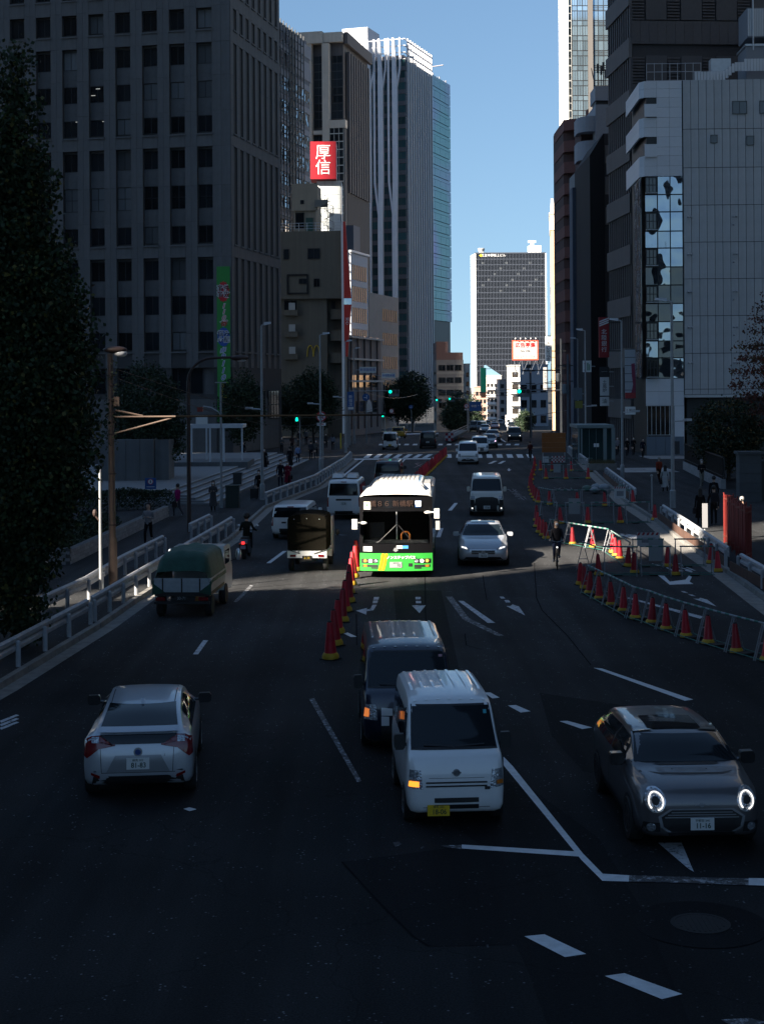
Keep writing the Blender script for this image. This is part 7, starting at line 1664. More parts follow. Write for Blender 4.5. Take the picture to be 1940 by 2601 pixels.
MB().box(-w + .06, w - .06, 3.6, 3.62, .4, 2.9).build('cabin_back', mat('cabin_dark', (.012, .012, .013), .9), BUS)
for sg in (-1, 1):
    x = sg * w
    MB().box(min(x, x - sg * .04), max(x, x - sg * .04), .165, Lb, .28, 1.25).build('side_skirt', BGR, BUS); MB().box(min(x, x - sg * .04), max(x, x - sg * .04), .23, Lb, 2.25, 2.95).build('side_cantrail', BWH, BUS)
    for k in range(8): a = .3 + k * 1.25; MB().box(min(x, x - sg * .03), max(x, x - sg * .03), a, a + 1.2, 1.25, 2.25).build('side_window', CGL, BUS)
    for k in range(9): a = .23 + k * 1.25; MB().box(min(x, x - sg * .04), max(x, x - sg * .04), a, a + .07, 1.25, 2.25).build('side_pillar', BBL, BUS)
    MB().box(min(x, x - sg * .02) - .003, max(x, x - sg * .02) + .003, 2, 5, .7, 1.1).build('side_stripe', BOR, BUS)
b = MB(); rows_ = []
for y, k in ((.23, 0), (.32, 1), (Lb - .1, 1), (Lb, 0)): rows_.append((y, k))
prof_ = [(-w, 2.93), (-w + .03, 3.0), (-w + .14, 3.06), (-w * .5, 3.09), (0, 3.10), (w * .5, 3.09), (w - .14, 3.06), (w - .03, 3.0), (w, 2.93)]
for y, k in rows_: b.v += [(x, y, z if k else z - .06) for x, z in prof_]
for i in range(3):
    for j in range(8): b.f.append((i * 9 + j, i * 9 + j + 1, (i + 1) * 9 + j + 1, (i + 1) * 9 + j)); b.mi.append(0)
b.build('roof', BWH, BUS, smooth=40); MB().box(-w, w, Lb - .03, Lb, .3, 2.95).build('rear_panel', BGR, BUS)
hump = [(-1.0, 3.06), (-.86, 3.30), (-.70, 3.36), (.70, 3.36), (.86, 3.30), (1.0, 3.06)]
o = MB().prism(hump, 2.2, 6.6, plane='xz').build('roof_unit', BWH, BUS, smooth=35); MB().hexa([(-1.0, 1.55, 3.06), (1.0, 1.55, 3.06), (1.0, 2.2, 3.06), (-1.0, 2.2, 3.06), (-.75, 2.1, 3.33), (.75, 2.1, 3.33), (.75, 2.2, 3.34), (-.75, 2.2, 3.34)]).build('roof_unit_nose', BWH, o)
for k in range(9): x = -.64 + k * .16; MB().box(x - .06, x + .06, 3.2, 6.3, 3.36, 3.40).build('louvre', mat('louvre_grey', (.42, .40, .37), .6), o)
MB().taper(.88, 1.16, 2.4, 5.5, 3.05, 3.26, .8).build('roof_tank', BWH, BUS); MB().box(-.45, .05, .9, 1.25, 3.08, 3.20).build('roof_hatch', BWH, BUS)
o = bus_panel('destination_glass', -.78, .42, 2.55, 2.86, mat('destination_black', (.006, .006, .007), .15), .006)
o = text('\u6a4b\uff18\uff16 \u65b0\u6a4b\u99c5', BUS, (-.15, bowed(.2, 2.7) - .02, 2.70), (R(90), 0, 0), .24, mat('amber_led', (.028, .010, .005), .6, emit=.008), name='destination_lettering', depth=.001)
o = bus_panel('access_sign', .66, .87, 2.58, 2.82, BLUE_S, .008, 3, 1); text('\u267f', BUS, (.765, bowed(.76, 2.7) - .02, 2.70), (R(90), 0, 0), .20, WHITE_P, name='access_symbol', depth=.001)
o = bus_panel('route_sticker', -1.10, -.87, 2.50, 2.78, mat('sticker_cream', (.6, .6, .5), .5), .008, 3, 1); MB().prism([(-1.04, 2.62), (-.985, 2.72), (-.93, 2.62)], bowed(-1, 2.6) - .014, bowed(-1, 2.6) - .010, plane='xz').build('route_leaf', mat('leaf_logo', (.05, .4, .08), .5), BUS)
bus_panel('eco_sticker', -1.12, -.82, .99, 1.16, BOARD_W, .01, 3, 1); bus_panel('notice_sticker', .02, .22, 1.09, 1.20, BOARD_W, .01, 2, 1); bus_panel('notice_sticker', .22, .42, 1.09, 1.20, mat('sticker_blue', (.05, .25, .6), .5), .01, 2, 1)
MB().prism([(-.10, 1.03), (-.01, .97), (.08, 1.03), (.03, 1.12), (-.05, 1.12)], bowed(0, 1) - .03, bowed(0, 1) - .004, plane='xz').build('emblem', CHR, BUS)
for dx in (0, .12):
    b = MB(); pts = [(-.62 + dx, .30), (-.53 + dx, .30), (-.46 + dx, .55), (-.40 + dx, .905), (-.49 + dx, .905), (-.55 + dx, .55)]
    b.face([(x, bowed(x, z) - .008, z) for x, z in (pts[0], pts[1], pts[2], pts[5])]); b.face([(x, bowed(x, z) - .008, z) for x, z in (pts[5], pts[2], pts[3], pts[4])]); b.build('orange_stripe', BOR, BUS)
text('\u30ce\u30f3\u30b9\u30c6\u30c3\u30d7\u30d0\u30b9', BUS, (.17, bowed(.2, .76) - .02, .765), (R(90), 0, 0), .125, WHITE_P, name='lettering', depth=.002, weight=.004)
o = MB().box(-.22, .20, -.02, .0, .40, .61).build('number_plate', mat('plate_bus', (.26, .27, .27), .6, spec=.1), BUS); text('\u54c1\u5ddd 200', o, (0, -.024, .57), (R(90), 0, 0), .05, PLT, name='plate_letters', depth=.001); text('92', o, (.10, -.024, .48), (R(90), 0, 0), .13, PLT, name='plate_letters', depth=.001)
for sg in (-1, 1):
    o = bus_panel('headlight_cluster', sg * .62, sg * 1.19, .56, .72, BLKP, .008, 6, 2)
    MB().lathe([(.062, -.02), (.062, .0)], 14, o=(sg * .88, bowed(.88, .64) - .01, .64), axis='y').build('headlamp', mat('bus_headlight', (1, .95, .88), .4, emit=.8), BUS); MB().lathe([(.062, -.02), (.062, .0)], 14, o=(sg * .70, bowed(.70, .64) - .01, .64), axis='y').build('side_lens', LAMPC, BUS)
    MB().lathe([(.055, -.02), (.055, .0)], 12, o=(sg * 1.06, bowed(1.06, .64) - .012, .645), axis='y').build('indicator_lamp', mat('indicator_warm', (.9, .35, .05), .4, emit=.15 if sg < 0 else .03), BUS)
    bus_panel('lower_lamp', sg * .62, sg * 1.16, .42, .50, BLKP, .007, 5, 1); bus_panel('lower_indicator', sg * 1.0, sg * 1.12, .425, .495, AMB0, .012, 2, 1)
    bus_panel('vent_grille', sg * .62, sg * .86, .36, .41, BLKP, .007, 3, 1)
bus_panel('tow_eye', .42, .56, .44, .56, BLKP, .008, 2, 1)
for sg, zz in ((-1, 2.02), (1, 2.40)):
    o = MB().box(sg * 1.40 - .09, sg * 1.40 + .09, -.16, -.06, zz - .21, zz + .15).build('mirror', BWH, BUS, smooth=30); MB().path([(sg * 1.2, .12, zz + .0), (sg * 1.25, -.1, zz + .02), (sg * 1.36, -.12, zz)], .025).build('mirror_arm', BWH, o)
    MB().ball((sg * 1.10, -.02, zz), .13, .06, .06, 10, 6).build('near_mirror', BWH, BUS, smooth=60)
MB().box(1.36, 1.50, -.12, -.06, 1.78, 2.10).build('mirror', mat('mirror_frame', (.4, .4, .4), .4), BUS)
for q in ((-.62, 1.30, .02, 1.95), (.60, 1.30, .08, 1.95)): MB().tube((q[0], bowed(q[0], 1.3) - .05, q[1]), (q[2], bowed(q[2], 1.9) - .04, q[3]), .014).build('wiper', BLKP, BUS)
# interior: dash, driver, pole, orange strap loop
MB().box(-1.1, 1.1, .25, .55, 1.05, 1.36).build('dashboard', mat('dash_grey', (.03, .032, .035), .7), BUS); MB().tube((0, .9, 1.0), (0, .9, 2.4), .025).build('grab_pole', CHR, BUS)
MB().path([(.16, .8, 1.30), (.16, .8, 1.52), (.24, .8, 1.62), (.38, .8, 1.62), (.45, .8, 1.52), (.45, .8, 1.30)], .03, 8).build('orange_handrail', mat('handrail_orange', (.8, .22, .03), .5), BUS)
MB().box(-.95, -.45, 1.5, 1.65, .9, 1.9).build('driver_seat', BLKP, BUS)
b = MB(); b.lathe([(.19, 0), (.20, .012), (.17, .012)], 18, o=(-.70, .75, 1.38)); b.build('steering_wheel', BLKP, BUS)
for y in (2.2, 7.4): 
    tm = shared(('tyre', .48, .28), lambda: MB().lathe([(.48 * .62, -.14), (.45, -.14), (.48, -.1), (.48, .1), (.45, .14), (.3, .14)], 22, axis='x').mesh('wheel', TYRE, smooth=40))
    for sg in (-1, 1): link('wheel', tm, BUS, (sg * (w - .13), y, .48))

BUS.scale = (1, 1, .945)
# ------------------------------------------------------------------ cones, barricades
CONE_R = mat('cone_red', (.46, .014, .026), .5, noise=.2, nscale=5, rand=.3, streak=.25); CONE_Y = mat('cone_weight_yellow', (.50, .30, .02), .7, noise=.15, nscale=5); RUBB = mat('rubber_black', (.015, .015, .014), .9); PIPE = mat('barricade_pipe', (.24, .25, .27), .5, metal=.3, noise=.15, nscale=6); BARG = mat('bar_green', (.03, .14, .11), .6); BARW = mat('bar_white', (.26, .28, .29), .7)
cone_me = MB().lathe([(.165, .04), (.158, .10), (.10, .62), (.072, .86), (.066, .90), (.05, .905)], 14).mesh('cone_body', CONE_R, smooth=50)
cap_me = MB().lathe([(.05, .90), (.05, .93), (.03, .94)], 10).mesh('cone_tip', RUBB, smooth=50)
base_me = MB().box(-.19, .19, -.19, .19, 0, .035).mesh('cone_base', RUBB)
wt_me = MB().lathe([(.205, .035), (.205, .10), (.165, .17), (.15, .17)], 14).mesh('weight_ring', CONE_Y, smooth=40)
def cone(p, label, group, s=1.0, z=0):
    t = thing('traffic_cone', label, 'traffic cone', (p.x, p.y, z), rnd.uniform(0, 6), group)
    for n_, me in (('cone_body', cone_me), ('cone_tip', cap_me), ('cone_base', base_me), ('weight_ring', wt_me)): link(n_, me, t)
    a, b_ = rnd.uniform(-.06, .06), rnd.uniform(-.06, .06); t.rotation_euler = (a, b_, t.rotation_euler.z); t.scale = (s, s, s)
    return t
lineA = [(-1.27, 37.1), (-1.10, 46.3), (-.97, 56.7), (2.5, 105), (5.9, 143)]
y = 37.1; i = 0
while y < 143:
    for (xa, ya), (xb, yb) in zip(lineA, lineA[1:]):
        if ya <= y <= yb: x = xa + (xb - xa) * (y - ya) / (yb - ya)
    if i == 0: lab = 'nearest red cone of the row dividing the road'
    else: lab = nth(i) + ' red cone from the near end of the row dividing the road'
    if y < 56.5: x += rnd.uniform(-.04, .04)
    cone(Vector((x, y, 0)), lab, 'cones dividing the road', 1.0)
    y += 1.95 if y < 60 else 1.9; i += 1
def Z3(x, y): return P(1280 + x / 2.503, 1100 + y / 2.503)
def barricade(a, c, label, h=.88, stripe_=True, legs=True, z=0):
    d = c - a; L_ = d.length; an = math.atan2(d.y, d.x)
    t = thing('barricade', label, 'barricade', (a.x, a.y, z), an, 'pipe barricades round the works')
    n = max(3, int(L_ / .18)); me = BARG
    for k in range(n):
        x0, x1 = L_ * k / n, L_ * (k + 1) / n
        MB().tube((x0, 0, h), (x1, 0, h), .028, n=6, caps=False).build('striped_bar', BARG if k % 2 else BARW, t)
    for x in (.04, L_ - .04):
        for sg in (-1, 1): MB().tube((x, 0, h), (x + .0, sg * .26, 0), .016, n=6).build('leg', PIPE, t)
        MB().tube((x, -.14, .4), (x, .14, .4), .012, n=6).build('leg_tie', PIPE, t)
    MB().tube((0, -.24, .06), (L_, -.24, .06), .014, n=6).tube((0, .24, .06), (L_, .24, .06), .014, n=6).build('foot_rail', BARG, t)
    MB().box(L_ * .3, L_ * .55, -.18, .18, 0, .07).build('sandbag', RUBB, t)
    return t
front = [(485, 965), (512, 990), (540, 1025), (605, 1060), (680, 1100), (755, 1140), (832, 1185), (935, 1215), (1028, 1255), (1155, 1300), (1295, 1345), (1475, 1400), (1665, 1455), (1860, 1515)]
for i, q in enumerate(front): cone(Z3(*q), nth(i) + ' red cone from the far left end of the curved front works row', 'cones of the front works row', .8)
for i, (q, r_) in enumerate(zip(front[2:], front[3:])): barricade(Z3(*q) + Vector((-.0, .25, 0)), Z3(*r_) + Vector((0, .25, 0)), nth(i) + ' striped pipe barricade from the left in the curved front works row')
up = [(205, 600), (222, 635), (245, 655), (266, 672), (435, 712), (565, 727), (690, 762), (712, 785), (735, 805), (785, 850), (828, 892)]
for i, q in enumerate(up): cone(Z3(*q), nth(i) + ' red cone from the left in the works row behind the cyclist', 'cones of the middle works row', .8)
for i, (a, c) in enumerate((((290, 680), (410, 705)), ((410, 705), (545, 730)), ((545, 730), (665, 752)), ((680, 765), (800, 850)))): barricade(Z3(*a), Z3(*c), nth(i) + ' striped pipe barricade from the left in the row behind the cyclist')
for i, q in enumerate(((600, 905), (828, 893), (1038, 852), (1088, 905), (1310, 830), (1358, 884))): cone(Z3(*q), nth(i) + ' red cone from the left across the bay before the red folding fence', 'cones of the closed bay', .8)
for i, (a, c) in enumerate((((500, 870), (580, 905)), ((630, 905), (850, 908)), ((860, 905), (1060, 905)), ((1115, 905), (1330, 905)), ((810, 850), (1015, 850)), ((1080, 850), (1280, 850)))): barricade(Z3(*a), Z3(*c), ('angled left end', 'front left', 'front middle', 'front right', 'rear left', 'rear right')[i] + ' pipe barricade closing the bay before the red folding fence', h=1.0)
far1 = [(165, 350), (170, 372), (178, 395), (188, 415), (200, 432), (214, 444), (290, 457), (465, 466), (640, 466), (820, 452)]
for i, q in enumerate(far1): cone(Z3(*q), nth(i) + ' red cone from the left in the works row before the bag heap', 'cones of the far works row', .85)
for i, (a, c) in enumerate((((220, 445), (310, 465)), ((310, 465), (490, 465)), ((490, 465), (660, 465)), ((660, 465), (800, 465)))): barricade(Z3(*a), Z3(*c), nth(i) + ' pipe barricade from the left in the row before the bag heap')
far2 = [(205, 560), (360, 577), (530, 574), (738, 572), (955, 556)]
for i, q in enumerate(far2): cone(Z3(*q), nth(i) + ' red cone from the left in the row with the hung white sheet', 'cones of the second far row', .85)
for i, (a, c) in enumerate((((230, 570), (340, 575)), ((385, 577), (510, 575)), ((550, 575), (700, 575)), ((765, 575), (925, 572)))): barricade(Z3(*a), Z3(*c), nth(i) + ' pipe barricade from the left in the row with the hung white sheet', h=1.0)
for i, q in enumerate(((265, 292), (392, 292), (532, 292), (305, 243), (428, 243), (555, 245), (232, 238), (195, 210), (188, 240), (182, 270), (174, 300), (168, 325))): cone(Z3(*q), ('front left', 'front middle', 'front right', 'rear left', 'rear middle', 'rear right', 'leftmost rear')[i] + ' small red cone before the orange hoarding' if i < 7 else nth(i - 7) + ' red cone along the lane edge left of the orange hoarding, from the far end', 'cones before the hoarding', .85)
for i, (a, c) in enumerate((((240, 290), (380, 290)), ((400, 290), (530, 290)), ((250, 243), (420, 243)), ((430, 243), (560, 243)))): barricade(Z3(*a), Z3(*c), ('front left', 'front right', 'rear left', 'rear right')[i] + ' pipe barricade before the orange hoarding', h=1.0)
# notices hanging on the bars
for i, (u, v, w_, h_, m_, lab) in enumerate(((735, 412, .62, .62, RWH, 'red-framed notice hung on the far works row'), (445, 505, .55, .75, BARW, 'white sheet hung on the second far barricade'), (335, 248, .5, .6, BARW, 'white sheet hung before the orange hoarding'), (915, 755, .85, .5, RWH, 'red-striped notice hung at the closed bay'), (960, 820, .48, .75, BARW, 'white sheet hung at the closed bay'))):
    g_ = Z3(u, v + (55 if v > 300 else 45)); t = thing('site_notice', lab, 'notice', (g_.x, g_.y - .06, 0), 0, 'notices on the barricades'); z0 = .95 - h_ * .8
    MB().box(-w_ / 2, w_ / 2, 0, .015, z0, z0 + h_).build('sheet', m_, t)
    if m_ is RWH:
        for k in range(5): MB().prism([(-w_ / 2 + k * w_ / 5, z0 + h_ - .1), (-w_ / 2 + (k + .5) * w_ / 5, z0 + h_ - .1), (-w_ / 2 + (k + .8) * w_ / 5, z0 + h_), (-w_ / 2 + (k + .3) * w_ / 5, z0 + h_)], -.008, -.002, plane='xz').build('stripe', RRD, t)
        MB().box(-w_ * .3, w_ * .3, -.008, -.002, z0 + .12, z0 + h_ * .62).build('print_block', mat('notice_print', (.2, .2, .22), .6), t)
    for x in (-w_ / 2 + .04, w_ / 2 - .04): MB().tube((x, .01, z0 + h_ - .02), (x, .03, 1.02), .008, n=5).build('cord', PIPE, t)
# rubbish heap and marker pole on the works
p = Z3(640, 385); t = thing('rubble_bags', 'heap of green and clear bags beside the far guardrail', 'bags', (p.x, p.y, 0)); rn = random.Random(4)
for k in range(8): MB().ball((rn.uniform(-1.3, 1.3), rn.uniform(-.4, .4), rn.uniform(.15, .4)), rn.uniform(.25, .4), .3, rn.uniform(.18, .3), 8, 5).build('bag', mat('bag_green', (.06, .11, .09), .5) if k % 2 else mat('bag_clear', (.22, .25, .27), .4), t, smooth=60)
p = Z3(938, 510); t = thing('marker_pole', 'slim grey marker pole at the works gap', 'pole', (p.x, p.y, 0)); MB().tube((0, 0, 0), (0, 0, 1.9), .04).ball((0, 0, 1.92), .07).build('pole', GALV, t); MB().lathe([(.12, 0), (.12, .05), (.05, .08)], 10).build('foot', RUBB, t)
p = P(1790, 1352, .13); t = thing('signpost_block', 'white blank post board standing behind the right guardrail', 'post', tuple(p)); MB().box(-.11, .11, 0, .10, .2, 1.25).build('board', mat('post_grey', (.22, .22, .23), .6), t); MB().tube((0, .1, 0), (0, .1, .3), .04).build('post', GALV, t)
# ------------------------------------------------------------------ people
SKIN = mat('skin', (.42, .27, .20), .6); MASK = mat('face_mask', (.65, .66, .68), .8); HAIRB = mat('hair_black', (.012, .010, .009), .6); HAIRG = mat('hair_grey', (.25, .24, .23), .6); SHOE = mat('shoe_dark', (.02, .02, .022), .6); SHOEW = mat('shoe_white', (.5, .5, .5), .6)
def cloth(c): return mat('cloth_%d_%d_%d' % tuple(int(x * 1000) for x in c), c, .9, noise=.15, nscale=6, spec=.08)
def figure(height, pose, mats):
    """one skinned body: joints laid out for the pose, radii per joint, colours by region"""
    k = height / 1.7
    V = []; Rr = []; E = []; reg = []
    def add(p, r, g, par=None):
        V.append(Vector(p) * k); Rr.append(r * k); reg.append(g); i = len(V) - 1
        if par is not None: E.append((par, i))
        return i
    lean = pose.get('lean', 0); hip = pose.get('hip', .92)
    pel = add((0, 0, hip), .135, 'top')
    def up(z, dy=0): return (0, -lean * (z - hip) + dy, z)
    wst = add(up(hip + .14), .125, 'top', pel); ch = add(up(hip + .34), .155, 'top', wst); nb = add(up(hip + .47), .085, 'top', ch); nk = add(up(hip + .54), .055, 'skin', nb)
    h1 = add(up(hip + .62, -.01), .088, 'head', nk); h2 = add(up(hip + .70, -.005), .098, 'head', h1); h3 = add(up(hip + .77), .075, 'head', h2); nose = add((up(hip + .655)[0], up(hip + .655)[1] - .095, hip + .655), .018, 'head', h1)
    for s in (-1, 1):
        sh = add((s * .17, up(hip + .43)[1], hip + .43), .062, 'top', ch); el, wr = pose['arm'][0 if s < 0 else 1]
        e = add((s * el[0], el[1] + up(hip + .43)[1] * .5, hip + .43 + el[2]), .048, 'top', sh); w_ = add((s * wr[0], wr[1] + up(hip + .43)[1] * .5, hip + .43 + wr[2]), .034, 'top', e)
        d = (V[w_] - V[e]).normalized(); pm = add(tuple((V[w_] + d * .06 * k) / k), .030, 'skin', w_); sd = Vector((1, 0, 0)) if abs(d.x) < .8 else Vector((0, 1, 0))
        for f in range(4):
            o_ = sd * (f - 1.5) * .016 * k; f1 = add(tuple((V[pm] + d * .045 * k + o_) / k), .009, 'skin', pm); add(tuple((V[pm] + d * (.085 - abs(f - 1.2) * .008) * k + o_ + Vector((0, -.012 * k, 0))) / k), .008, 'skin', f1)
        th_ = add(tuple((V[w_] + d * .04 * k + Vector((-s * .03, -.02, 0)) * k) / k), .010, 'skin', w_); 
        hp = add((s * .085, 0, hip - .06), .092, 'leg', pel); kn, an = pose['leg'][0 if s < 0 else 1]
        kk = add((s * .09 + kn[2] * s if len(kn) > 2 else s * .09, kn[0], kn[1]), .062, 'leg', hp); aa = add((s * .09, an[0], an[1]), .042, 'leg', kk); add((s * .10, an[0] - .13, an[1] - .055), .038, 'shoe', aa)
    me = bpy.data.meshes.new('body'); me.from_pydata(V, E, []); o = bpy.data.objects.new('tmp', me); COL.objects.link(o)
    md = o.modifiers.new('skin', 'SKIN'); md.use_smooth_shade = True; sk = me.skin_vertices[0].data
    for i, r in enumerate(Rr): sk[i].radius = (r, r); sk[i].use_root = i == 0
    o.modifiers.new('sub', 'SUBSURF').levels = 1
    return o, V, k, mats, reg
def skinned(o, V, k, mats, reg, dg):
    ev = bpy.data.meshes.new_from_object(o.evaluated_get(dg)); ev.materials.clear()
    for m_ in mats: ev.materials.append(m_)
    ix = {'top': 0, 'leg': 1, 'skin': 2, 'head': 2, 'shoe': 3}
    from mathutils.kdtree import KDTree
    kd = KDTree(len(V))
    for i, v in enumerate(V): kd.insert(v, i)
    kd.balance()
    for p_ in ev.polygons: p_.material_index = ix[reg[kd.find(p_.center)[1]]]
    ev.shade_smooth(); ev.name = 'body'; return ev
REST = ((.215, .02, -.28), (.22, -.06, -.52)); HOLD = ((.22, .0, -.26), (.10, -.24, -.20)); SWF = ((.22, -.10, -.26), (.22, -.22, -.46)); SWB = ((.22, .10, -.26), (.22, .12, -.50))
STAND = (((-.02, .48), (.02, .09)), ((-.02, .48), (.02, .09))); WALK = (((-.20, .50), (-.16, .09)), ((.06, .47), (.30, .14))); WALK2 = (((.06, .47), (.30, .14)), ((-.20, .50), (-.16, .09)))
FIGS = []
def person(label, p, face, height=1.68, top=(.02, .02, .022), leg=(.015, .016, .02), arms=(REST, REST), legs=WALK, hair='short', hairm=None, mask=True, coat=None, bag=None, shoe=None, group='pedestrians on the pavements', pose_extra=None, z=None, name='person', skirt=None):
    t = thing(name, label, 'person', (p.x, p.y, p.z if z is None else z), R(face), group)
    pose = {'arm': arms, 'leg': legs}; pose.update(pose_extra or {})
    fg = figure(height, pose, [cloth(top), cloth(leg), SKIN, shoe or SHOE]); V, k = fg[1], fg[2]; FIGS.append((t, fg))
    hip = pose.get('hip', .92); hd = V[6] ; hm = hairm or HAIRB
    b = MB().ball((hd.x, hd.y + .018 * k, hd.z + .022 * k), .104 * k, .108 * k, .112 * k, 12, 8)
    b.v = [v for v in b.v]
    if hair == 'long': b.box(hd.x - .095 * k, hd.x + .095 * k, hd.y + .02 * k, hd.y + .11 * k, hd.z - .30 * k, hd.z + .02 * k)
    if hair != 'helmet':
        b2 = MB(); i0 = 0
        b2.v = [(x, max(y, hd.y - (.045 if z_ < hd.z + .055 * k else .09) * k), z_) for x, y, z_ in b.v]; b2.f = b.f; b2.mi = b.mi; b2.build('hair', hm, t, smooth=60)
    else:
        MB().ball((hd.x, hd.y + .01, hd.z + .02 * k), .135 * k, .15 * k, .14 * k, 14, 9).build('helmet', hm, t, smooth=60)
    if mask: MB().ball((hd.x, hd.y - .075 * k, hd.z - .055 * k), .06 * k, .04 * k, .045 * k, 8, 6).build('face_mask', MASK, t, smooth=60)
    for s in (-1, 1): MB().ball((hd.x + s * .035 * k, hd.y - .094 * k, hd.z - .005 * k), .010 * k, .007 * k, .007 * k, 6, 4).build('eye', HAIRB, t)
    if coat:
        c = V[1]; c2 = V[0]
        MB().lathe([(.235, -.62), (.20, -.35), (.175, -.12), (.165, .10)], 14, o=(0, 0, 0)).build('coat_skirt', cloth(coat), t, smooth=60, loc=(0, 0, hip * k + .02)).scale = (k, k * .82, k)
    if bag == 'pack': MB().taper(-.16 * k, .16 * k, .11 * k, .28 * k, (hip + .10) * k, (hip + .48) * k, .85).build('backpack', cloth((.02, .02, .025)), t)
    if bag == 'tote': q = V[17 if len(V) > 17 else -1]; MB().taper(.20 * k, .34 * k, -.12 * k, .14 * k, .52 * k, .78 * k, .9).build('handbag', cloth((.03, .025, .025)), t); MB().path([(.27 * k, -.08 * k, .78 * k), (.25 * k, 0, .92 * k), (.27 * k, .08 * k, .78 * k)], .01).build('bag_strap', cloth((.03, .025, .025)), t)
    if bag == 'stick': MB().tube((-.26 * k, -.18, .85 * k), (-.28 * k, -.25, 0), .012).build('walking_stick', BARK, t)
    return t
AWAY, TOWARD = 180, 0
def S(u, v): return P(u, v, .13)
person('pedestrian in a white-hooded jacket with a dark bag walking along the left pavement', S(378, 1385), TOWARD - 8, 1.72, (.22, .22, .24), (.012, .012, .015), (HOLD, HOLD), WALK, 'long', shoe=SHOEW, mask=False)
person('pedestrian in a magenta top walking away past the planter end', S(452, 1312), AWAY + 60, 1.62, (.22, .012, .10), (.05, .05, .06), (SWF, SWB), WALK2, 'short', mask=False, bag='tote', shoe=SHOEW)
person('masked pedestrian in a grey coat holding a tan bag on the left pavement', S(542, 1300), TOWARD, 1.60, (.06, .06, .065), (.012, .012, .013), (HOLD, HOLD), STAND, 'long', coat=(.06, .06, .065))
person('masked pedestrian pulling a black suitcase beside the street lamp', S(658, 1268), TOWARD, 1.66, (.015, .015, .018), (.012, .012, .015), (REST, HOLD), STAND, 'short')
p = S(645, 1268); t = thing('suitcase', 'black wheeled suitcase beside the pedestrian at the street lamp', 'suitcase', tuple(p)); MB().box(-.2, .2, -.12, .12, .06, .62).build('shell', BLKP, t, smooth=30); MB().tube((-.12, .1, .6), (-.12, .12, 1.0), .01).tube((.12, .1, .6), (.12, .12, 1.0), .01).tube((-.12, .12, 1.0), (.12, .12, 1.0), .014).build('pull_handle', PIPE, t)
for x in (-.15, .15): MB().lathe([(.04, -.02), (.04, .02)], 8, o=(x, 0, .04), axis='x').build('castor', RUBB, t)
person('masked pedestrian in a dark jacket walking left of the one in crimson', S(713, 1238), TOWARD, 1.74, (.014, .014, .02), (.02, .02, .03), (SWF, SWB), WALK); person('pedestrian in a crimson coat walking beside the dark jacket', S(731, 1237), TOWARD, 1.62, (.16, .012, .03), (.012, .012, .014), (REST, HOLD), WALK2, 'long', coat=(.16, .012, .03), bag='tote')
person('pedestrian in a long black coat behind the first street lamp', S(672, 1198), TOWARD, 1.78, (.012, .012, .014), (.012, .012, .013), (REST, REST), WALK, coat=(.012, .012, .014), bag='tote')
person('pedestrian in black walking away above the crimson coat', S(737, 1192), AWAY, 1.76, (.013, .013, .016), (.012, .012, .014), (REST, REST), STAND, coat=(.013, .013, .016))
person('pedestrian in a blue and white jacket on the pale paving', S(757, 1178), AWAY, 1.62, (.16, .22, .36), (.02, .02, .03), (SWF, SWB), WALK, mask=False); person('pedestrian holding something yellow on the plaza paving', S(716, 1152), TOWARD, 1.6, (.06, .065, .07), (.012, .012, .014), (HOLD, HOLD), WALK2, 'long')
for i, (u, v, c, l_) in enumerate(((742, 1147, (.05, .03, .03), 'pedestrian in brown left of the pedestrian signal'), (760, 1132, (.03, .03, .035), 'dark pedestrian under the pedestrian signal'), (790, 1168, (.035, .04, .05), 'pedestrian standing just left of the sign-carrying lamp'), (803, 1166, (.09, .085, .08), 'pedestrian in a pale top beside the sign-carrying lamp'), (778, 1130, (.10, .10, .105), 'pedestrian farther back in the plaza crowd'), (828, 1140, (.06, .055, .05), 'pedestrian in khaki right of the sign-carrying lamp'), (845, 1143, (.17, .19, .24), 'pedestrian in pale blue at the left crossing corner'), (618, 1170, (.012, .012, .014), 'pedestrian in black left of the first street lamp'))):
    person(l_, S(u, v), TOWARD if i % 2 else AWAY, 1.6 + .03 * (i % 5), c, (.012, .012, .016), (REST, SWF if i % 3 else HOLD), WALK if i % 2 else STAND, 'long' if i % 3 == 0 else 'short', mask=bool(i % 2))
person('pedestrian in an orange-red jacket with a walking stick on the right pavement', S(1673, 1226), AWAY + 10, 1.66, (.20, .035, .02), (.03, .012, .012), (SWF, SWB), WALK, hairm=HAIRG, mask=False, bag='stick')
person('pedestrian in a white coat walking away on the right pavement', S(1688, 1250), AWAY, 1.60, (.40, .40, .40), (.012, .012, .013), (SWB, SWF), WALK2, 'long', coat=(.40, .40, .40), bag='tote', mask=False)
person('masked pedestrian in a black top and pale trousers by the stone wall', S(1781, 1238), TOWARD, 1.72, (.014, .014, .017), (.16, .15, .13), (HOLD, HOLD), WALK, hairm=HAIRG)
person('long-haired pedestrian in black with a pink bag on the right pavement', S(1777, 1332), AWAY, 1.64, (.012, .012, .013), (.012, .012, .013), (REST, REST), STAND, 'long', bag='tote', coat=(.012, .012, .013)); person('taller pedestrian with a backpack beside the long-haired one', S(1812, 1332), AWAY, 1.76, (.03, .025, .028), (.012, .012, .014), (REST, SWF), STAND, bag='pack', mask=False)
person('pedestrian in dark clothes ahead of the backpack wearer', S(1812, 1298), AWAY, 1.75, (.013, .013, .015), (.014, .014, .017), (REST, REST), WALK, mask=False); person('pedestrian in a dark jacket beside the red folding fence', S(1884, 1368), AWAY - 10, 1.72, (.02, .022, .024), (.014, .014, .017), (SWF, HOLD), WALK2, hairm=HAIRG, mask=False)
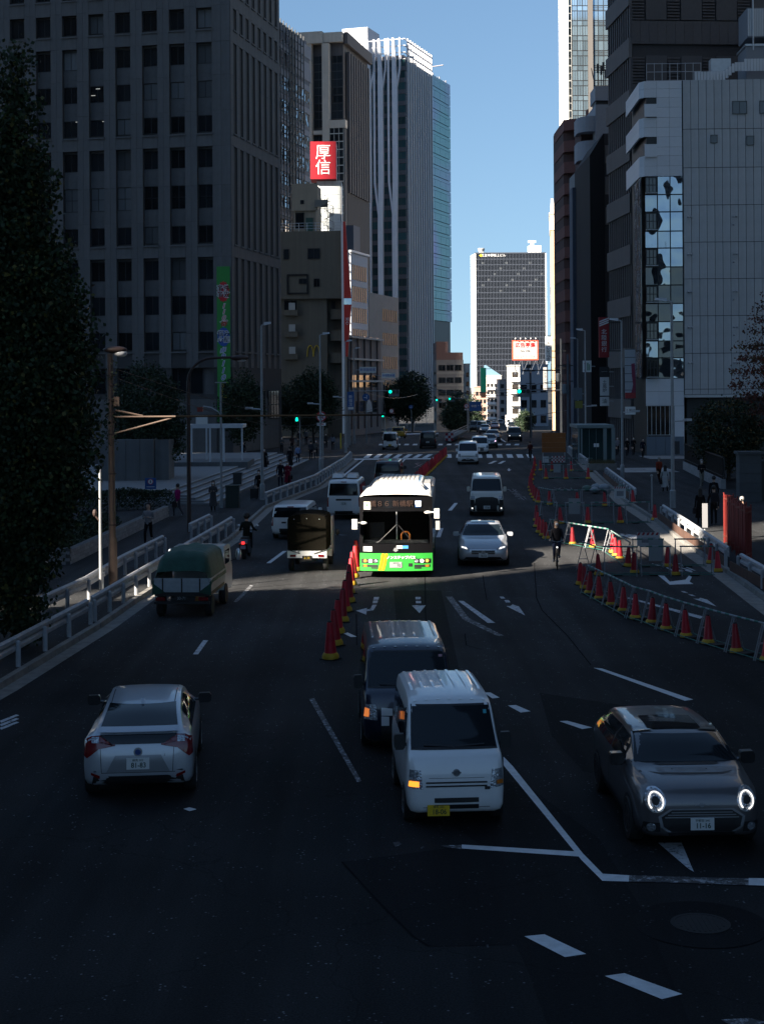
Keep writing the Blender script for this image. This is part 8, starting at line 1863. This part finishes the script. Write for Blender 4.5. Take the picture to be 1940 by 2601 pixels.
for i, (u, v) in enumerate(((1567, 1158), (1592, 1160), (1608, 1158), (1632, 1163))): person(('pedestrian in white and navy at the brown tower entrance', 'dark pedestrian behind the second right lamp', 'pedestrian in a dark suit by the tower door', 'pedestrian in dark blue under the mirrored corner')[i], S(u, v), TOWARD, 1.7, ((.20, .20, .23), (.014, .014, .016), (.013, .013, .016), (.016, .018, .03))[i], (.012, .012, .015), (REST, HOLD), WALK)
# cyclists and scooter
def wheel2(t, y, r, name='wheel', tw=.03):
    o = MB().lathe([(r - .035, -tw / 2), (r, -tw / 2), (r, tw / 2), (r - .035, tw / 2)], 24, axis='x').build(name, RUBB, t, loc=(0, y, r)); b = MB()
    for k in range(10): a = math.pi * k / 10; b.tube((0, (r - .03) * math.cos(a), (r - .03) * math.sin(a)), (0, -(r - .03) * math.cos(a), -(r - .03) * math.sin(a)), .004, n=4)
    b.lathe([(.03, -.05), (.03, .05)], 8, axis='x'); b.build('spokes', PIPE, o)
RIDE = dict(hip=.98, lean=.22)
def bicycle(label, p, face, lit=False):
    t = thing('bicycle', label, 'bicycle', (p.x, p.y, 0), R(face), 'bicycles on the road'); wheel2(t, -.52, .31); wheel2(t, .52, .31)
    FRM = mat('bike_frame', (.02, .02, .024), .4)
    MB().tube((0, -.52, .31), (0, -.42, .95), .018).tube((0, -.44, .82), (0, .12, .32), .02).tube((0, .12, .32), (0, .22, .86), .018).tube((0, .12, .32), (0, .52, .31), .014).tube((0, .2, .75), (0, .52, .31), .012).tube((0, -.43, .88), (0, .19, .7), .018).build('frame', FRM, t)
    MB().path([(-.26, -.30, 1.02), (-.18, -.42, 1.03), (0, -.42, .98), (.18, -.42, 1.03), (.26, -.30, 1.02)], .014).build('handlebar', PIPE, t); MB().taper(-.08, .08, .10, .34, .86, .93, .8).build('saddle', RUBB, t)
    MB().tube((-.1, .05, .25), (.1, .19, .40), .012).box(-.16, -.08, .0, .1, .22, .25).box(.08, .16, .14, .24, .38, .41).build('pedals', PIPE, t); MB().ball((0, -.50, .80), .035).build('front_lamp', LAMPON if lit else LAMPC, t)
    b = MB()
    for z in (.72, .82, .92): b.path([(-.16, -.48, z), (.16, -.48, z), (.16, -.74, z), (-.16, -.74, z), (-.16, -.48, z)], .008, 5)
    if not lit: b.build('basket', PIPE, t)
    return t
BIKEA = (((.20, -.16, -.24), (.24, -.36, -.30)), ((.20, -.16, -.24), (.24, -.36, -.30))); BIKEL = (((-.30, .66), (-.02, .30)), ((-.28, .78), (.10, .44)))
p = P(1413, 1443); bicycle('dark bicycle ridden towards the camera beside the works', p, -4, True); person('masked cyclist in a dark hooded coat riding towards the camera', p, -4, 1.68, (.012, .012, .016), (.015, .022, .045), BIKEA, BIKEL, 'long', group='riders on the road', coat=None, pose_extra=dict(hip=.97, lean=.12), z=0)
p = P(1346, 1172); bicycle('far bicycle crossing near the orange hoarding', p, 178); person('far cyclist in a dark red jacket riding away by the hoarding', p, 178, 1.68, (.06, .015, .015), (.012, .012, .014), BIKEA, BIKEL, group='riders on the road', pose_extra=dict(hip=.97, lean=.12), z=0, mask=False)
p = P(627, 1416); t = thing('scooter', 'black scooter with a red tail lamp driving away beside the kerb', 'scooter', (p.x, p.y, 0), R(176), None); wheel2(t, -.62, .24, tw=.1); wheel2(t, .58, .24, tw=.12)
MB().prism([(.80, .42), (.86, .62), (.70, .78), (.05, .72), (-.05, .40), (-.40, .32), (-.46, .30), (-.30, .24), (.35, .22), (.6, .30)], -.16, .16, plane='yz').build('bodywork', BLACK, t, smooth=40); MB().prism([(-.66, .40), (-.44, .30), (-.36, .95), (-.46, 1.0)], -.15, .15, plane='yz').build('front_shield', BLACK, t, smooth=40)
MB().taper(-.14, .14, .0, .72, .74, .84, .85).build('seat', RUBB, t); MB().path([(-.34, -.28, 1.06), (0, -.42, 1.02), (.34, -.28, 1.06)], .02).build('handlebar', RUBB, t); MB().box(-.06, .06, .86, .90, .60, .70).build('tail_lamp', TAILON, t); MB().box(-.10, .10, .885, .90, .42, .55).build('number_plate', mat('plate_lilac', (.40, .30, .36), .5), t)
for s in (-1, 1): MB().ball((s * .36, -.34, 1.20), .06, .02, .05).tube((s * .28, -.32, 1.06), (s * .35, -.34, 1.18), .008).build('mirror', CHR, t); MB().ball((s * .14, .86, .62), .03).build('indicator', AMB0, t)
person('helmeted scooter rider in black with a vest driving away', p, 176, 1.70, (.014, .016, .014), (.012, .012, .014), (((.25, -.12, -.22), (.32, -.34, -.30)), ((.25, -.12, -.22), (.32, -.34, -.30))), (((-.34, .72), (-.30, .36)), ((-.34, .72), (-.30, .36))), 'helmet', mask=False, group='riders on the road', pose_extra=dict(hip=.90, lean=.05), z=0, bag=None)

dg = bpy.context.evaluated_depsgraph_get()
made = [(t, fg[0], skinned(*fg, dg)) for t, fg in FIGS]
for t, o, me in made:
    m0 = o.data; bpy.data.objects.remove(o); bpy.data.meshes.remove(m0); link('body', me, t)
